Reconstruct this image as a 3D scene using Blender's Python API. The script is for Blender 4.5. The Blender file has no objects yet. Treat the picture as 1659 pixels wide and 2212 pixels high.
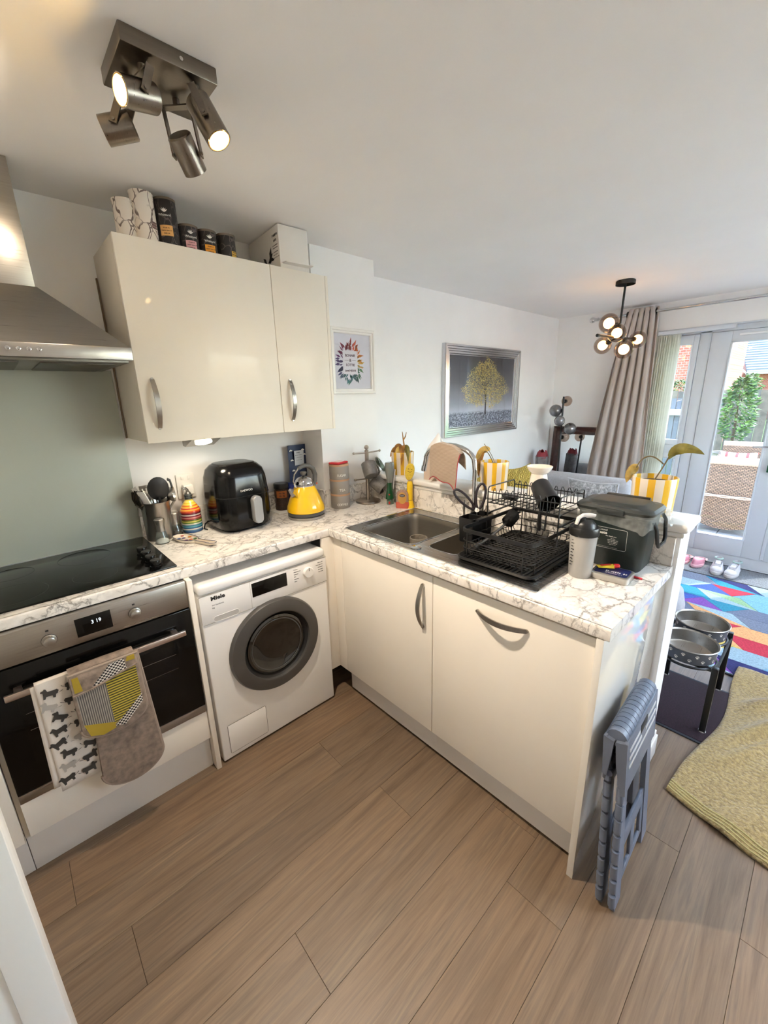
import bpy, bmesh, math, random
from mathutils import Vector, Matrix, Euler
random.seed(7)
SC = bpy.context.scene
COL = SC.collection
PI = math.pi

# ------------------------------------------------------------------ camera, world, exposure
cam = bpy.data.objects.new('camera', bpy.data.cameras.new('camera'))
COL.objects.link(cam)
_yaw, _pitch, _roll, _f = 0.74134, -0.27177, -0.02539, 888.21
_F = Vector((math.sin(_yaw)*math.cos(_pitch), math.cos(_yaw)*math.cos(_pitch), math.sin(_pitch)))
_R = Vector((math.cos(_yaw), -math.sin(_yaw), 0)); _U = _R.cross(_F)
_R2 = math.cos(_roll)*_R + math.sin(_roll)*_U; _U2 = -math.sin(_roll)*_R + math.cos(_roll)*_U
cam.matrix_world = Matrix(((_R2.x, _U2.x, -_F.x, -0.44018), (_R2.y, _U2.y, -_F.y, -2.13662), (_R2.z, _U2.z, -_F.z, 1.53168), (0, 0, 0, 1)))
cam.data.sensor_fit = 'HORIZONTAL'; cam.data.sensor_width = 36.0
cam.data.lens = _f/1659*36; cam.data.clip_start = 0.05; cam.data.clip_end = 200
SC.camera = cam
SC.view_settings.view_transform = 'Standard'; SC.view_settings.look = 'None'
SC.view_settings.exposure = 0.94; SC.view_settings.gamma = 1.0; SC.view_settings.use_curve_mapping = False
CY = SC.cycles
CY.max_bounces = 12; CY.diffuse_bounces = 9; CY.glossy_bounces = 4; CY.transmission_bounces = 6; CY.transparent_max_bounces = 12
CY.adaptive_threshold = .03; CY.sample_clamp_indirect = 10; CY.use_light_tree = False

SKY_STRENGTH = 0.92; SUN_POWER = 2.8
SPOT_POWER = 1.0; PENDANT_POWER = 3.2; UNDER_POWER = 2.0; WINDOW_FILL_POWER = 300
wd = bpy.data.worlds.new('sky'); SC.world = wd; wd.use_nodes = True
_nt = wd.node_tree; _nt.nodes.clear()
_sky = _nt.nodes.new('ShaderNodeTexSky'); _sky.sky_type = 'NISHITA'; _sky.sun_disc = False
_sky.sun_elevation = math.radians(58); _sky.sun_rotation = math.radians(125); _sky.air_density = 1.3; _sky.dust_density = 1.2; _sky.ozone_density = 1.5
_bg = _nt.nodes.new('ShaderNodeBackground'); _bg.inputs[1].default_value = SKY_STRENGTH
_wo = _nt.nodes.new('ShaderNodeOutputWorld')
_nt.links.new(_sky.outputs[0], _bg.inputs[0]); _nt.links.new(_bg.outputs[0], _wo.inputs[0])
_sl = bpy.data.lights.new('sun', 'SUN'); _sl.energy = SUN_POWER; _sl.angle = math.radians(0.6); _sl.color = (1.0, .95, .86)
_so = bpy.data.objects.new('sun', _sl); COL.objects.link(_so)
_so.rotation_euler = Vector((-0.42, 0.30, -0.85)).to_track_quat('-Z', 'Y').to_euler()
_so.location = (8, -4, 9)
# added area light set in the unseen window opening to brighten the room
_al = bpy.data.lights.new('added_window_fill', 'AREA'); _al.shape = 'RECTANGLE'; _al.size = 1.72; _al.size_y = 1.0; _al.energy = WINDOW_FILL_POWER; _al.color = (.86, .93, 1.0)
_ao = bpy.data.objects.new('added_window_fill', _al); COL.objects.link(_ao); _ao.location = (2.175, -3.33, 1.505); _ao.rotation_euler = (PI/2, 0, PI)

# ------------------------------------------------------------------ helpers: colour and materials
def lin(c):
    r = []
    for v in c[:3]:
        v = v/255
        r.append(v/12.92 if v <= .04045 else ((v+.055)/1.055)**2.4)
    return (r[0], r[1], r[2], 1.0)

MATS = {}
class NT:
    def __init__(s, name):
        s.m = bpy.data.materials.new(name); s.m.use_nodes = True
        s.t = s.m.node_tree; s.b = s.t.nodes['Principled BSDF']; s.out = s.t.nodes['Material Output']
    def n(s, typ, **kw):
        nd = s.t.nodes.new('ShaderNode'+typ)
        for k, v in kw.items(): setattr(nd, k, v)
        return nd
    def l(s, a, b): s.t.links.new(a, b)
    def coord(s, scale=(1, 1, 1), kind='Object', rnd=False):
        tc = s.n('TexCoord'); mp = s.n('Mapping'); mp.inputs['Scale'].default_value = scale
        s.l(tc.outputs[kind], mp.inputs[0])
        if rnd:
            oi = s.n('ObjectInfo'); mu = s.n('VectorMath', operation='SCALE'); mu.inputs[0].default_value = (37, 91, 13)
            s.l(oi.outputs['Random'], mu.inputs['Scale']); s.l(mu.outputs[0], mp.inputs['Location'])
        return mp.outputs[0]
    def noise(s, vec, scale=10, detail=4, rough=.55, dist=0):
        nz = s.n('TexNoise'); nz.inputs['Scale'].default_value = scale; nz.inputs['Detail'].default_value = detail
        nz.inputs['Roughness'].default_value = rough; nz.inputs['Distortion'].default_value = dist
        s.l(vec, nz.inputs['Vector']); return nz.outputs['Fac']
    def ramp(s, fac, stops, interp='LINEAR'):
        r = s.n('ValToRGB'); r.color_ramp.interpolation = interp
        e = r.color_ramp.elements
        while len(e) < len(stops): e.new(.5)
        for i, (p, c) in enumerate(stops):
            e[i].position = p; e[i].color = c if len(c) == 4 else lin(c)
        s.l(fac, r.inputs[0]); return r.outputs[0]
    def mix(s, fac, a, b, blend='MIX'):
        m = s.n('MixRGB', blend_type=blend)
        for i, v in ((0, fac), (1, a), (2, b)):
            if isinstance(v, (int, float)): m.inputs[i].default_value = v
            elif isinstance(v, tuple): m.inputs[i].default_value = v if len(v) == 4 else lin(v)
            else: s.l(v, m.inputs[i])
        return m.outputs[0]
    def math(s, op, a, b=0.0):
        m = s.n('Math', operation=op)
        for i, v in ((0, a), (1, b)):
            if isinstance(v, (int, float)): m.inputs[i].default_value = v
            else: s.l(v, m.inputs[i])
        return m.outputs[0]
    def sep(s, vec):
        x = s.n('SeparateXYZ'); s.l(vec, x.inputs[0]); return x.outputs
    def bump(s, h, strength=.2, dist=.002):
        b = s.n('Bump'); b.inputs['Strength'].default_value = strength; b.inputs['Distance'].default_value = dist
        s.l(h, b.inputs['Height']); s.l(b.outputs[0], s.b.inputs['Normal'])
    def set(s, **kw):
        for k, v in kw.items():
            i = s.b.inputs[k.replace('_', ' ')]
            if isinstance(v, (int, float, tuple)): i.default_value = v
            else: s.l(v, i)
        return s

def mat(name, col, rough=.5, metal=0., var=.04, vscale=6., bump=0., bscale=200., coat=0., spec=.5, sheen=0., trans=0., emit=None, estr=0.):
    """a plain surface: base colour with a faint procedural mottling, optional fine bump"""
    if name in MATS: return MATS[name]
    N = NT(name); v = N.coord()
    c = lin(col)
    nz = N.noise(v, vscale, 3)
    d = tuple(max(0, x*(1-var*1.6)) for x in c[:3])+(1,); h = tuple(min(1, x*(1+var*1.6)) for x in c[:3])+(1,)
    N.set(Base_Color=N.ramp(nz, [(.3, d), (.7, h)]), Roughness=rough, Metallic=metal, Coat_Weight=coat, Specular_IOR_Level=spec, Sheen_Weight=sheen, Transmission_Weight=trans)
    if coat: N.set(Coat_Roughness=.03)
    if bump: N.bump(N.noise(v, bscale, 2), bump, .001)
    if emit: N.set(Emission_Color=lin(emit), Emission_Strength=estr)
    MATS[name] = N.m; return N.m

def brushed(name, col, rough=.3, axis=2, strength=.12):
    if name in MATS: return MATS[name]
    N = NT(name); sc = [260, 260, 260]; sc[axis] = 4
    v = N.coord(tuple(sc)); nz = N.noise(v, 1.0, 3)
    c = lin(col)
    N.set(Base_Color=N.ramp(nz, [(.2, tuple(x*.86 for x in c[:3])+(1,)), (.8, c)]), Metallic=1.0,
          Roughness=N.math('ADD', N.math('MULTIPLY', nz, .14), rough-.07))
    N.bump(nz, strength, .0004)
    MATS[name] = N.m; return N.m

def thin_glass(name, tint=(255, 255, 255), mixv=.08, rough=.0, alpha=0.0):
    """a thin pane: clear transmission plus a fresnel reflection"""
    if name in MATS: return MATS[name]
    N = NT(name); tr = N.n('BsdfTransparent'); tr.inputs[0].default_value = lin(tint)
    gl = N.n('BsdfGlossy'); gl.inputs['Roughness'].default_value = rough; gl.inputs[0].default_value = (1, 1, 1, 1)
    ge = N.n('NewGeometry'); dt = N.n('VectorMath', operation='DOT_PRODUCT'); N.l(ge.outputs['Incoming'], dt.inputs[0]); N.l(ge.outputs['Normal'], dt.inputs[1])
    c5 = N.math('POWER', N.math('SUBTRACT', 1.0, N.math('ABSOLUTE', dt.outputs['Value'])), 5.0)     # Schlick reflectance, same from both faces
    nz = N.noise(N.coord(), 2.0, 1)
    fac = N.math('ADD', N.math('ADD', N.math('MULTIPLY', c5, .94), .035), N.math('MULTIPLY', nz, mixv*.1))
    mx = N.n('MixShader'); N.l(fac, mx.inputs[0]); N.l(tr.outputs[0], mx.inputs[1]); N.l(gl.outputs[0], mx.inputs[2])
    N.l(mx.outputs[0], N.out.inputs[0]); MATS[name] = N.m; return N.m

def emitter(name, col, s):
    if name in MATS: return MATS[name]
    N = NT(name); nz = N.noise(N.coord(), 30, 1)
    N.set(Base_Color=lin(col), Emission_Color=N.ramp(nz, [(.2, lin(col)), (.9, lin(tuple(min(255, c+10) for c in col)))]), Emission_Strength=s)
    N.m.cycles.emission_sampling = 'NONE'; MATS[name] = N.m; return N.m

# ------------------------------------------------------------------ helpers: meshes
class MB:
    def __init__(s): s.v = []; s.f = []; s.m = []; s.T = Matrix.Identity(4)
    def at(s, loc=(0, 0, 0), rot=(0, 0, 0), sc=1.0):
        s.T = Matrix.Translation(Vector(loc)) @ Euler(rot).to_matrix().to_4x4() @ Matrix.Scale(sc, 4); return s
    def add(s, vs, fs, m=0):
        b = len(s.v); T = s.T
        s.v += [tuple(T @ Vector(p)) for p in vs]; s.f += [[i+b for i in f] for f in fs]; s.m += [m]*len(fs); return s
    def box(s, x0, x1, y0, y1, z0, z1, m=0, b=0., seg=2):
        if x1 < x0: x0, x1 = x1, x0
        if y1 < y0: y0, y1 = y1, y0
        if z1 < z0: z0, z1 = z1, z0
        if b <= 0:
            return s.add([(x0, y0, z0), (x1, y0, z0), (x1, y1, z0), (x0, y1, z0), (x0, y0, z1), (x1, y0, z1), (x1, y1, z1), (x0, y1, z1)],
                         [(0, 3, 2, 1), (4, 5, 6, 7), (0, 1, 5, 4), (1, 2, 6, 5), (2, 3, 7, 6), (3, 0, 4, 7)], m)
        b = min(b, (x1-x0)*.49, (y1-y0)*.49, (z1-z0)*.49)
        bm = bmesh.new(); bmesh.ops.create_cube(bm, size=1)
        for v in bm.verts:
            v.co = Vector(((x0+x1)/2+v.co.x*(x1-x0), (y0+y1)/2+v.co.y*(y1-y0), (z0+z1)/2+v.co.z*(z1-z0)))
        bmesh.ops.bevel(bm, geom=bm.edges[:], offset=b, segments=seg, profile=.5, affect='EDGES')
        bm.verts.index_update()
        s.add([v.co.copy() for v in bm.verts], [[v.index for v in f.verts] for f in bm.faces], m); bm.free(); return s
    def tube(s, pts, r, n=8, closed=False, m=0, flat=1.0):
        P = [Vector(p) for p in pts]; k = len(P)
        rr = r if isinstance(r, (list, tuple)) else [r]*k
        T = []
        for i in range(k):
            a = P[(i-1) % k] if (closed or i > 0) else P[i]; c = P[(i+1) % k] if (closed or i < k-1) else P[i]
            T.append((c-a).normalized() if (c-a).length > 1e-9 else Vector((0, 0, 1)))
        u = T[0].orthogonal().normalized()
        if abs(T[0].z) < .9: u = T[0].cross(Vector((0, 0, 1))).normalized()
        vs = []
        for i in range(k):
            if i:
                ax = T[i-1].cross(T[i])
                if ax.length > 1e-7: u = Matrix.Rotation(T[i-1].angle(T[i]), 3, ax.normalized()) @ u
            w = T[i].cross(u).normalized(); u = w.cross(T[i]).normalized()
            for j in range(n):
                a = 2*PI*(j+.5)/n; vs.append(P[i]+rr[i]*(math.cos(a)*u+flat*math.sin(a)*w))
        fs = []
        for i in range(k if closed else k-1):
            i2 = (i+1) % k
            for j in range(n):
                j2 = (j+1) % n; fs.append((i*n+j, i*n+j2, i2*n+j2, i2*n+j))
        if not closed: fs += [tuple(range(n-1, -1, -1)), tuple(range((k-1)*n, k*n))]
        return s.add(vs, fs, m)
    def lathe(s, prof, n=28, m=0, c=(0, 0, 0), sx=1., sy=1.):
        vs = []; ring = []
        for r, z in prof:
            if r < 1e-6: ring.append([len(vs)]); vs.append((c[0], c[1], c[2]+z))
            else:
                ring.append(list(range(len(vs), len(vs)+n)))
                vs += [(c[0]+sx*r*math.cos(2*PI*j/n), c[1]+sy*r*math.sin(2*PI*j/n), c[2]+z) for j in range(n)]
        fs = []
        for a, b in zip(ring, ring[1:]):
            for j in range(n):
                j2 = (j+1) % n
                if len(a) == 1 and len(b) == 1: continue
                if len(a) == 1: fs.append((a[0], b[j2], b[j]))
                elif len(b) == 1: fs.append((a[j], a[j2], b[0]))
                else: fs.append((a[j], a[j2], b[j2], b[j]))
        return s.add(vs, fs, m)
    def prism(s, poly, z0, z1, m=0):
        n = len(poly)
        vs = [(x, y, z0) for x, y in poly]+[(x, y, z1) for x, y in poly]
        return s.add(vs, [tuple(range(n-1, -1, -1)), tuple(range(n, 2*n))]+[(i, (i+1) % n, n+(i+1) % n, n+i) for i in range(n)], m)
    def ext(s, poly, vec, m=0):
        """extrude a 3-D polygon along vec"""
        n = len(poly); v = Vector(vec); vs = [Vector(p) for p in poly]+[Vector(p)+v for p in poly]
        return s.add(vs, [tuple(range(n-1, -1, -1)), tuple(range(n, 2*n))]+[(i, (i+1) % n, n+(i+1) % n, n+i) for i in range(n)], m)
    def grid(s, fn, nu, nv, m=0, closed=False):
        vs = [fn(i/nu, j/nv) for j in range(nv+1) for i in range(nu+(0 if closed else 1))]
        w = nu+(0 if closed else 1); fs = []
        for j in range(nv):
            for i in range(nu):
                i2 = (i+1) % w; fs.append((j*w+i, j*w+i2, (j+1)*w+i2, (j+1)*w+i))
        return s.add(vs, fs, m)
    def sphere(s, c, r, n=16, m=0, sc=(1, 1, 1)):
        k = max(6, n//2)
        vs = [(c[0], c[1], c[2]-r*sc[2])]
        for i in range(1, k):
            a = -PI/2+PI*i/k
            vs += [(c[0]+sc[0]*r*math.cos(a)*math.cos(2*PI*j/n), c[1]+sc[1]*r*math.cos(a)*math.sin(2*PI*j/n), c[2]+sc[2]*r*math.sin(a)) for j in range(n)]
        vs.append((c[0], c[1], c[2]+r*sc[2])); t = len(vs)-1; fs = []
        for j in range(n):
            j2 = (j+1) % n; fs.append((0, 1+j2, 1+j)); fs.append((t, t-n+j, t-n+j2))
            for i in range(k-2): fs.append((1+i*n+j, 1+i*n+j2, 1+(i+1)*n+j2, 1+(i+1)*n+j))
        return s.add(vs, fs, m)
    def cyl(s, a, b, r, n=20, m=0, r2=None):
        return s.tube([a, b], [r, r if r2 is None else r2], n, m=m)

BASE = {}
def _mesh(name, mb, mats, off, smooth=38, recalc=True):
    me = bpy.data.meshes.new(name)
    me.from_pydata([tuple(Vector(v)-off) for v in mb.v], [], mb.f)
    for mt in (mats if isinstance(mats, (list, tuple)) else [mats]): me.materials.append(mt)
    if max(mb.m, default=0) > 0: me.polygons.foreach_set('material_index', mb.m)
    if recalc:
        bm = bmesh.new(); bm.from_mesh(me); bmesh.ops.recalc_face_normals(bm, faces=bm.faces[:]); bm.to_mesh(me); bm.free()
    if smooth:
        me.polygons.foreach_set('use_smooth', [True]*len(me.polygons)); me.set_sharp_from_angle(angle=math.radians(smooth))
    me.update(); return me

def obj(name, mb, mats, parent=None, smooth=38, label=None, recalc=True):
    off = BASE.get(parent.name, Vector((0, 0, 0))) if parent else Vector((0, 0, 0))
    o = bpy.data.objects.new(name, _mesh(name, mb, mats, off, smooth, recalc)); COL.objects.link(o)
    if parent: o.parent = parent; BASE[o.name] = off
    if label: o['label'] = label
    return o
def tag(o, label, cat, group=None):
    o['label'] = label; o['category'] = cat
    if group: o['group'] = group
    return o
def thing(name, label, cat, loc=(0, 0, 0), rot=0., group=None, local=False):
    """an Empty at the thing's base; with local=False its parts are given in world coordinates"""
    o = bpy.data.objects.new(name, None); COL.objects.link(o); o.empty_display_size = .05
    o.location = loc; o.rotation_euler = (0, 0, rot) if isinstance(rot, (int, float)) else rot
    BASE[o.name] = Vector((0, 0, 0)) if local else Vector(loc)
    return tag(o, label, cat, group)
def solo(name, mb, mats, label, cat, group=None, smooth=38, loc=None, rot=None, recalc=True):
    """a thing that is one mesh; its origin sits at the middle of its base"""
    if loc is None:
        xs = [v[0] for v in mb.v]; ys = [v[1] for v in mb.v]; zs = [v[2] for v in mb.v]
        off = Vector(((min(xs)+max(xs))/2, (min(ys)+max(ys))/2, min(zs))); loc = off
    else: off = Vector((0, 0, 0))
    o = bpy.data.objects.new(name, _mesh(name, mb, mats, off, smooth, recalc)); COL.objects.link(o)
    o.location = loc; BASE[o.name] = off
    if rot is not None: o.rotation_euler = (0, 0, rot) if isinstance(rot, (int, float)) else rot
    return tag(o, label, cat, group)
def struct(name, mb, mats, smooth=38, parent=None):
    o = obj(name, mb, mats, parent, smooth); 
    if not parent: o['kind'] = 'structure'
    return o
def copy_tree(o, parent=None):
    c = o.copy(); COL.objects.link(c); c.parent = parent
    if o.name in BASE: BASE[c.name] = BASE[o.name]
    for ch in list(o.children): copy_tree(ch, c)
    return c
def text(name, body, size, mt, parent, loc, rot=(PI/2, 0, 0), align='LEFT', depth=.0003, shear=0., sx=1.0, bold=0., spacing=1.):
    cu = bpy.data.curves.new(name, 'FONT'); cu.body = body; cu.size = size; cu.align_x = align; cu.align_y = 'CENTER'
    cu.extrude = depth; cu.shear = shear; cu.offset = bold; cu.resolution_u = 3; cu.space_character = spacing
    t = bpy.data.objects.new(name+'_c', cu); COL.objects.link(t)
    bpy.context.view_layer.update()
    me = bpy.data.meshes.new_from_object(t.evaluated_get(bpy.context.evaluated_depsgraph_get()))
    bpy.data.objects.remove(t); me.materials.clear(); me.materials.append(mt)
    off = BASE.get(parent.name, Vector((0, 0, 0))) if parent else Vector((0, 0, 0))
    o = bpy.data.objects.new(name, me); COL.objects.link(o); o.parent = parent
    o.location = Vector(loc)-off; o.rotation_euler = rot; o.scale = (sx, 1, 1); BASE[o.name] = Vector((0, 0, 0))
    return o
def circ(cx, cy, r, n=16, a0=0., a1=2*PI, end=False):
    return [(cx+r*math.cos(a0+(a1-a0)*i/n), cy+r*math.sin(a0+(a1-a0)*i/n)) for i in range(n+(1 if end else 0))]
def rrect(x0, x1, y0, y1, r, n=5):
    p = []
    for cx, cy, a in ((x1-r, y1-r, 0), (x0+r, y1-r, PI/2), (x0+r, y0+r, PI), (x1-r, y0+r, 1.5*PI)):
        p += [(cx+r*math.cos(a+PI/2*i/n), cy+r*math.sin(a+PI/2*i/n)) for i in range(n+1)]
    return p
def bez(p0, p1, p2, p3, n=10):
    P = [Vector(p) for p in (p0, p1, p2, p3)]; o = []
    for i in range(n+1):
        t = i/n; o.append(P[0]*(1-t)**3+P[1]*3*t*(1-t)**2+P[2]*3*t*t*(1-t)+P[3]*t**3)
    return o
def loft(mb, rings, m=0, cap=True):
    """rings: lists of 3-D points with equal length"""
    n = len(rings[0]); vs = [p for r in rings for p in r]; fs = []
    for i in range(len(rings)-1):
        for j in range(n):
            j2 = (j+1) % n; fs.append((i*n+j, i*n+j2, (i+1)*n+j2, (i+1)*n+j))
    if cap: fs += [tuple(range(n-1, -1, -1)), tuple(range((len(rings)-1)*n, len(rings)*n))]
    return mb.add(vs, fs, m)
def light(name, kind, loc, power, col, parent=None, target=None, size=.02, angle=80, blend=.6):
    l = bpy.data.lights.new(name, kind); l.energy = power; l.color = col
    if kind in ('POINT', 'SPOT'): l.shadow_soft_size = size
    if kind == 'SPOT': l.spot_size = math.radians(angle); l.spot_blend = blend
    if kind == 'AREA': l.size = size
    o = bpy.data.objects.new(name, l); COL.objects.link(o)
    if target is not None: o.rotation_euler = (Vector(target)-Vector(loc)).to_track_quat('-Z', 'Y').to_euler()
    if parent: o.parent = parent; o.location = Vector(loc)-BASE.get(parent.name, Vector((0, 0, 0)))
    else: o.location = loc
    return o

# ------------------------------------------------------------------ key dimensions (metres)
ZT = .9256; YF = -.556; XP = .642; XH = 1.237; YE = -1.83; XD = .664
ZC = 2.2763; YL = .0414; YP = -.1933; XPL = .88; XPR = 1.307; XR = 4.113
# ------------------------------------------------------------------ shared materials
M_WALL = mat('wall_paint', (238, 237, 236), .85, var=.015, vscale=3, bump=.05, bscale=500)
M_CEIL = mat('ceiling_paint', (240, 239, 238), .9, var=.012, vscale=2, bump=.05, bscale=400)
M_TRIM = mat('white_gloss_trim', (232, 230, 226), .3, var=.01, coat=.2)
M_CAB = mat('cream_gloss_laminate', (233, 226, 214), .5, var=.008, coat=.22, spec=.15)
M_CABSIDE = mat('cabinet_carcass', (214, 206, 192), .4, var=.01)
M_PLINTH = mat('plinth_board', (214, 209, 202), .35, var=.01)
M_BLACK = mat('black_plastic', (18, 18, 19), .38, var=.05)
M_BLACKG = mat('black_gloss_plastic', (7, 7, 8), .17, var=.03, spec=.3)
M_WIRE = mat('black_wire_coating', (16, 16, 17), .45, var=.04)
M_GLASSBLK = mat('black_glass', (8, 8, 8), .12, var=.02, spec=.3)
M_CHROME = mat('chrome', (205, 205, 205), .08, 1.0, var=.01)
M_STEEL = brushed('brushed_steel', (176, 172, 166), .3, 0)
M_STEELV = brushed('brushed_steel_vertical', (176, 172, 166), .3, 2)
M_NICKEL = brushed('satin_nickel', (168, 163, 156), .32, 2, .06)
M_SINK = brushed('sink_steel', (170, 168, 164), .26, 1)
M_WHITEP = mat('white_plastic', (236, 234, 230), .35, var=.01)
M_WHITEE = mat('white_enamel', (238, 237, 235), .25, var=.008, coat=.3)
M_INKB = mat('print_black', (30, 28, 28), .6)
M_INKW = mat('print_white', (225, 222, 215), .6)
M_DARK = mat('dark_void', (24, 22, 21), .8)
M_GLASS = thin_glass('window_glass', (250, 253, 253))

def marble():
    N = NT('marble_laminate'); v = N.coord((1, 1.25, 1))
    def warp(src, sc, amp):
        w = N.n('TexNoise'); w.inputs['Scale'].default_value = sc; w.inputs['Detail'].default_value = 6; w.inputs['Roughness'].default_value = .62; N.l(src, w.inputs['Vector'])
        k = N.n('VectorMath', operation='MULTIPLY_ADD'); N.l(w.outputs['Color'], k.inputs[0]); k.inputs[1].default_value = (amp, amp, amp); N.l(src, k.inputs[2]); return k.outputs[0]
    wv = warp(warp(v, 5, .16), 22, .045)
    def veins(scale, hi):
        vo = N.n('TexVoronoi', feature='DISTANCE_TO_EDGE'); vo.inputs['Scale'].default_value = scale; N.l(wv, vo.inputs['Vector'])
        return N.ramp(vo.outputs['Distance'], [(0, (1, 1, 1, 1)), (hi*.35, (.55, .55, .55, 1)), (hi, (0, 0, 0, 1))])
    def mask(sc, lo, hi): return N.ramp(N.noise(v, sc, 5, .65), [(lo, (0, 0, 0, 1)), (hi, (1, 1, 1, 1))])
    f = N.math('MAXIMUM', N.math('MULTIPLY', veins(13, .085), mask(9, .40, .56)), N.math('MULTIPLY', veins(27, .10), mask(7, .50, .64)))
    cloud = N.math('MULTIPLY', mask(11, .52, .8), .35)
    base = N.ramp(N.noise(v, 14, 5, .6), [(.3, (212, 205, 197)), (.5, (232, 227, 220)), (.75, (238, 234, 229))])
    vein = N.ramp(N.noise(v, 20, 3), [(.35, (70, 65, 62)), (.7, (122, 108, 94))])
    c = N.mix(cloud, base, (198, 190, 182)); c = N.mix(N.math('MULTIPLY', f, .85), c, vein)
    N.set(Base_Color=c, Roughness=.32, Coat_Weight=.2, Coat_Roughness=.1)
    return N.m
M_MARBLE = marble()

def oak():
    N = NT('oak_laminate'); v = N.coord((1.0, 9.0, 9.0), rnd=True)
    oi = N.n('ObjectInfo')
    big = N.noise(N.coord((.75, 4.2, 5), rnd=True), 1.5, 4, .55, 1.2); mid = N.noise(N.coord((.9, 17, 17), rnd=True), 1.3, 5, .62, .7)
    fine = N.noise(N.coord((3, 90, 90), rnd=True), 1.5, 4, .7, .4)
    pores = N.noise(N.coord((7, 260, 260), rnd=True), 1.0, 2)
    c = N.ramp(big, [(.28, (92, 76, 60)), (.45, (122, 101, 80)), (.6, (128, 110, 92)), (.78, (146, 122, 96))])
    c = N.mix(.7, c, N.ramp(mid, [(.28, (66, 54, 43)), (.42, (110, 91, 72)), (.52, (134, 113, 92)), (.60, (104, 90, 76)), (.74, (172, 149, 120))]))
    c = N.mix(.25, c, N.ramp(fine, [(.3, (84, 67, 53)), (.7, (150, 128, 104))]))
    c = N.mix(N.math('MULTIPLY', N.ramp(pores, [(.28, (1, 1, 1, 1)), (.42, (0, 0, 0, 1))]), .3), c, (84, 68, 54))
    tone = N.ramp(oi.outputs['Random'], [(0, (.74, .73, .73, 1)), (.5, (.9, .89, .88, 1)), (1, (.92, .86, .8, 1))])
    N.set(Base_Color=N.mix(1.0, c, tone, 'MULTIPLY'), Roughness=N.math('ADD', N.math('MULTIPLY', fine, .15), .36))
    N.bump(pores, .12, .0006); return N.m
M_OAK = oak()

# ------------------------------------------------------------------ the room
# floor: a screed slab and every plank laid on it
X0, X1, Y0, Y1 = -1.06, XR, -3.3, YL
floor = struct('floor', MB().box(X0-.1, X1+.15, Y0-.1, Y1+.1, -.06, -.008), mat('screed', (70, 56, 44), .9), 0)
PW = .1805; seams = -.59
joints = {0: -.556, 1: .364, 2: -.441, 3: .417, 4: -.088, 5: -.60, 6: .487, 7: .99, 8: .15, 9: .841, 10: -.2}
row = -4
y = seams + 4*PW
while y > Y0:
    j0 = joints.get(row, random.uniform(-1, 1)); L = 1.28
    x = j0 - L*math.ceil((j0-X0)/L)
    ylo = max(y-PW, Y0); yhi = min(y, Y1)
    while x < X1:
        a, b = max(x, X0), min(x+L, X1)
        if b-a > .01 and yhi-ylo > .01:
            obj('plank', MB().box(a+.0004, b-.0004, ylo+.0004, yhi-.0004, -.008, 0, b=.0006, seg=1), M_OAK, floor, 0)
        x += L
    y -= PW; row += 1

struct('ceiling', MB().box(X0-.1, X1+.15, Y0-.1, Y1+.1, ZC, ZC+.1), M_CEIL, 0)
struct('wall_back', MB().box(X0-.1, XPL, 0, .1, 0, ZC).box(XPL, XPR, YP, .1, 0, ZC).box(XPR, X1+.15, YL, YL+.1, 0, ZC), M_WALL, 0)
struct('wall_left', MB().box(X0-.1, X0, Y0, 0, 0, ZC), M_WALL, 0)
# the wall behind the photographer, with an unseen window added for daylight from that side
VX0, VX1, VZ0, VZ1 = 1.25, 3.1, .95, 2.06
struct('wall_front', MB().box(X0, VX0, Y0-.1, Y0, 0, ZC).box(VX1, X1, Y0-.1, Y0, 0, ZC).box(VX0, VX1, Y0-.1, Y0, 0, VZ0).box(VX0, VX1, Y0-.1, Y0, VZ1, ZC), M_WALL, 0)
w4 = struct('added_window', MB().box(VX0, VX0+.06, Y0-.08, Y0-.02, VZ0, VZ1, b=.003).box(VX1-.06, VX1, Y0-.08, Y0-.02, VZ0, VZ1, b=.003).box(VX0, VX1, Y0-.08, Y0-.02, VZ0, VZ0+.06, b=.003).box(VX0, VX1, Y0-.08, Y0-.02, VZ1-.06, VZ1, b=.003).box((VX0+VX1)/2-.03, (VX0+VX1)/2+.03, Y0-.08, Y0-.02, VZ0, VZ1, b=.003), M_TRIM)
struct('pane', MB().box(VX0+.05, VX1-.05, Y0-.052, Y0-.048, VZ0+.05, VZ1-.05), M_GLASS, 0, parent=w4)
DY0, DY1, DZ = -.895, -2.93, 2.045       # garden door opening
struct('wall_right', MB().box(XR, XR+.15, DY0, YL+.1, 0, ZC).box(XR, XR+.15, Y0-.1, DY1, 0, ZC).box(XR, XR+.15, DY1, DY0, DZ, ZC), M_WALL, 0)
struct('baseboard_right', MB().box(XR-.016, XR, DY0, YL, 0, .11, b=.004), M_TRIM)
struct('baseboard_back', MB().box(XPR+.2, XR-.016, YL-.016, YL, 0, .11, b=.004), M_TRIM)

# half wall between kitchen and living room, its sill and skirting
WX0, WX1, WY = 1.24, 1.375, -1.838
struct('wall_peninsula', MB().box(WX0, WX1, WY, YP, 0, 1.045), M_WALL, 0)
sill = MB().box(WX0-.03, WX1+.03, WY-.022, YP, 1.055, 1.085, b=.010, seg=3).box(WX0-.012, WX1+.012, WY-.01, YP, 1.032, 1.052, b=.006)
struct('trim_1', sill, M_TRIM)
sk = MB().box(WX0, WX1+.016, WY-.016, WY-.0005, 0, .10, b=.002).box(WX0, WX1+.010, WY-.010, WY-.0005, .098, .125, b=.003).box(WX1+.0005, WX1+.016, WY, YP, 0, .10, b=.002).box(WX1+.0005, WX1+.010, WY, YP, .098, .125, b=.003)
struct('baseboard_peninsula', sk, M_TRIM)

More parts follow.
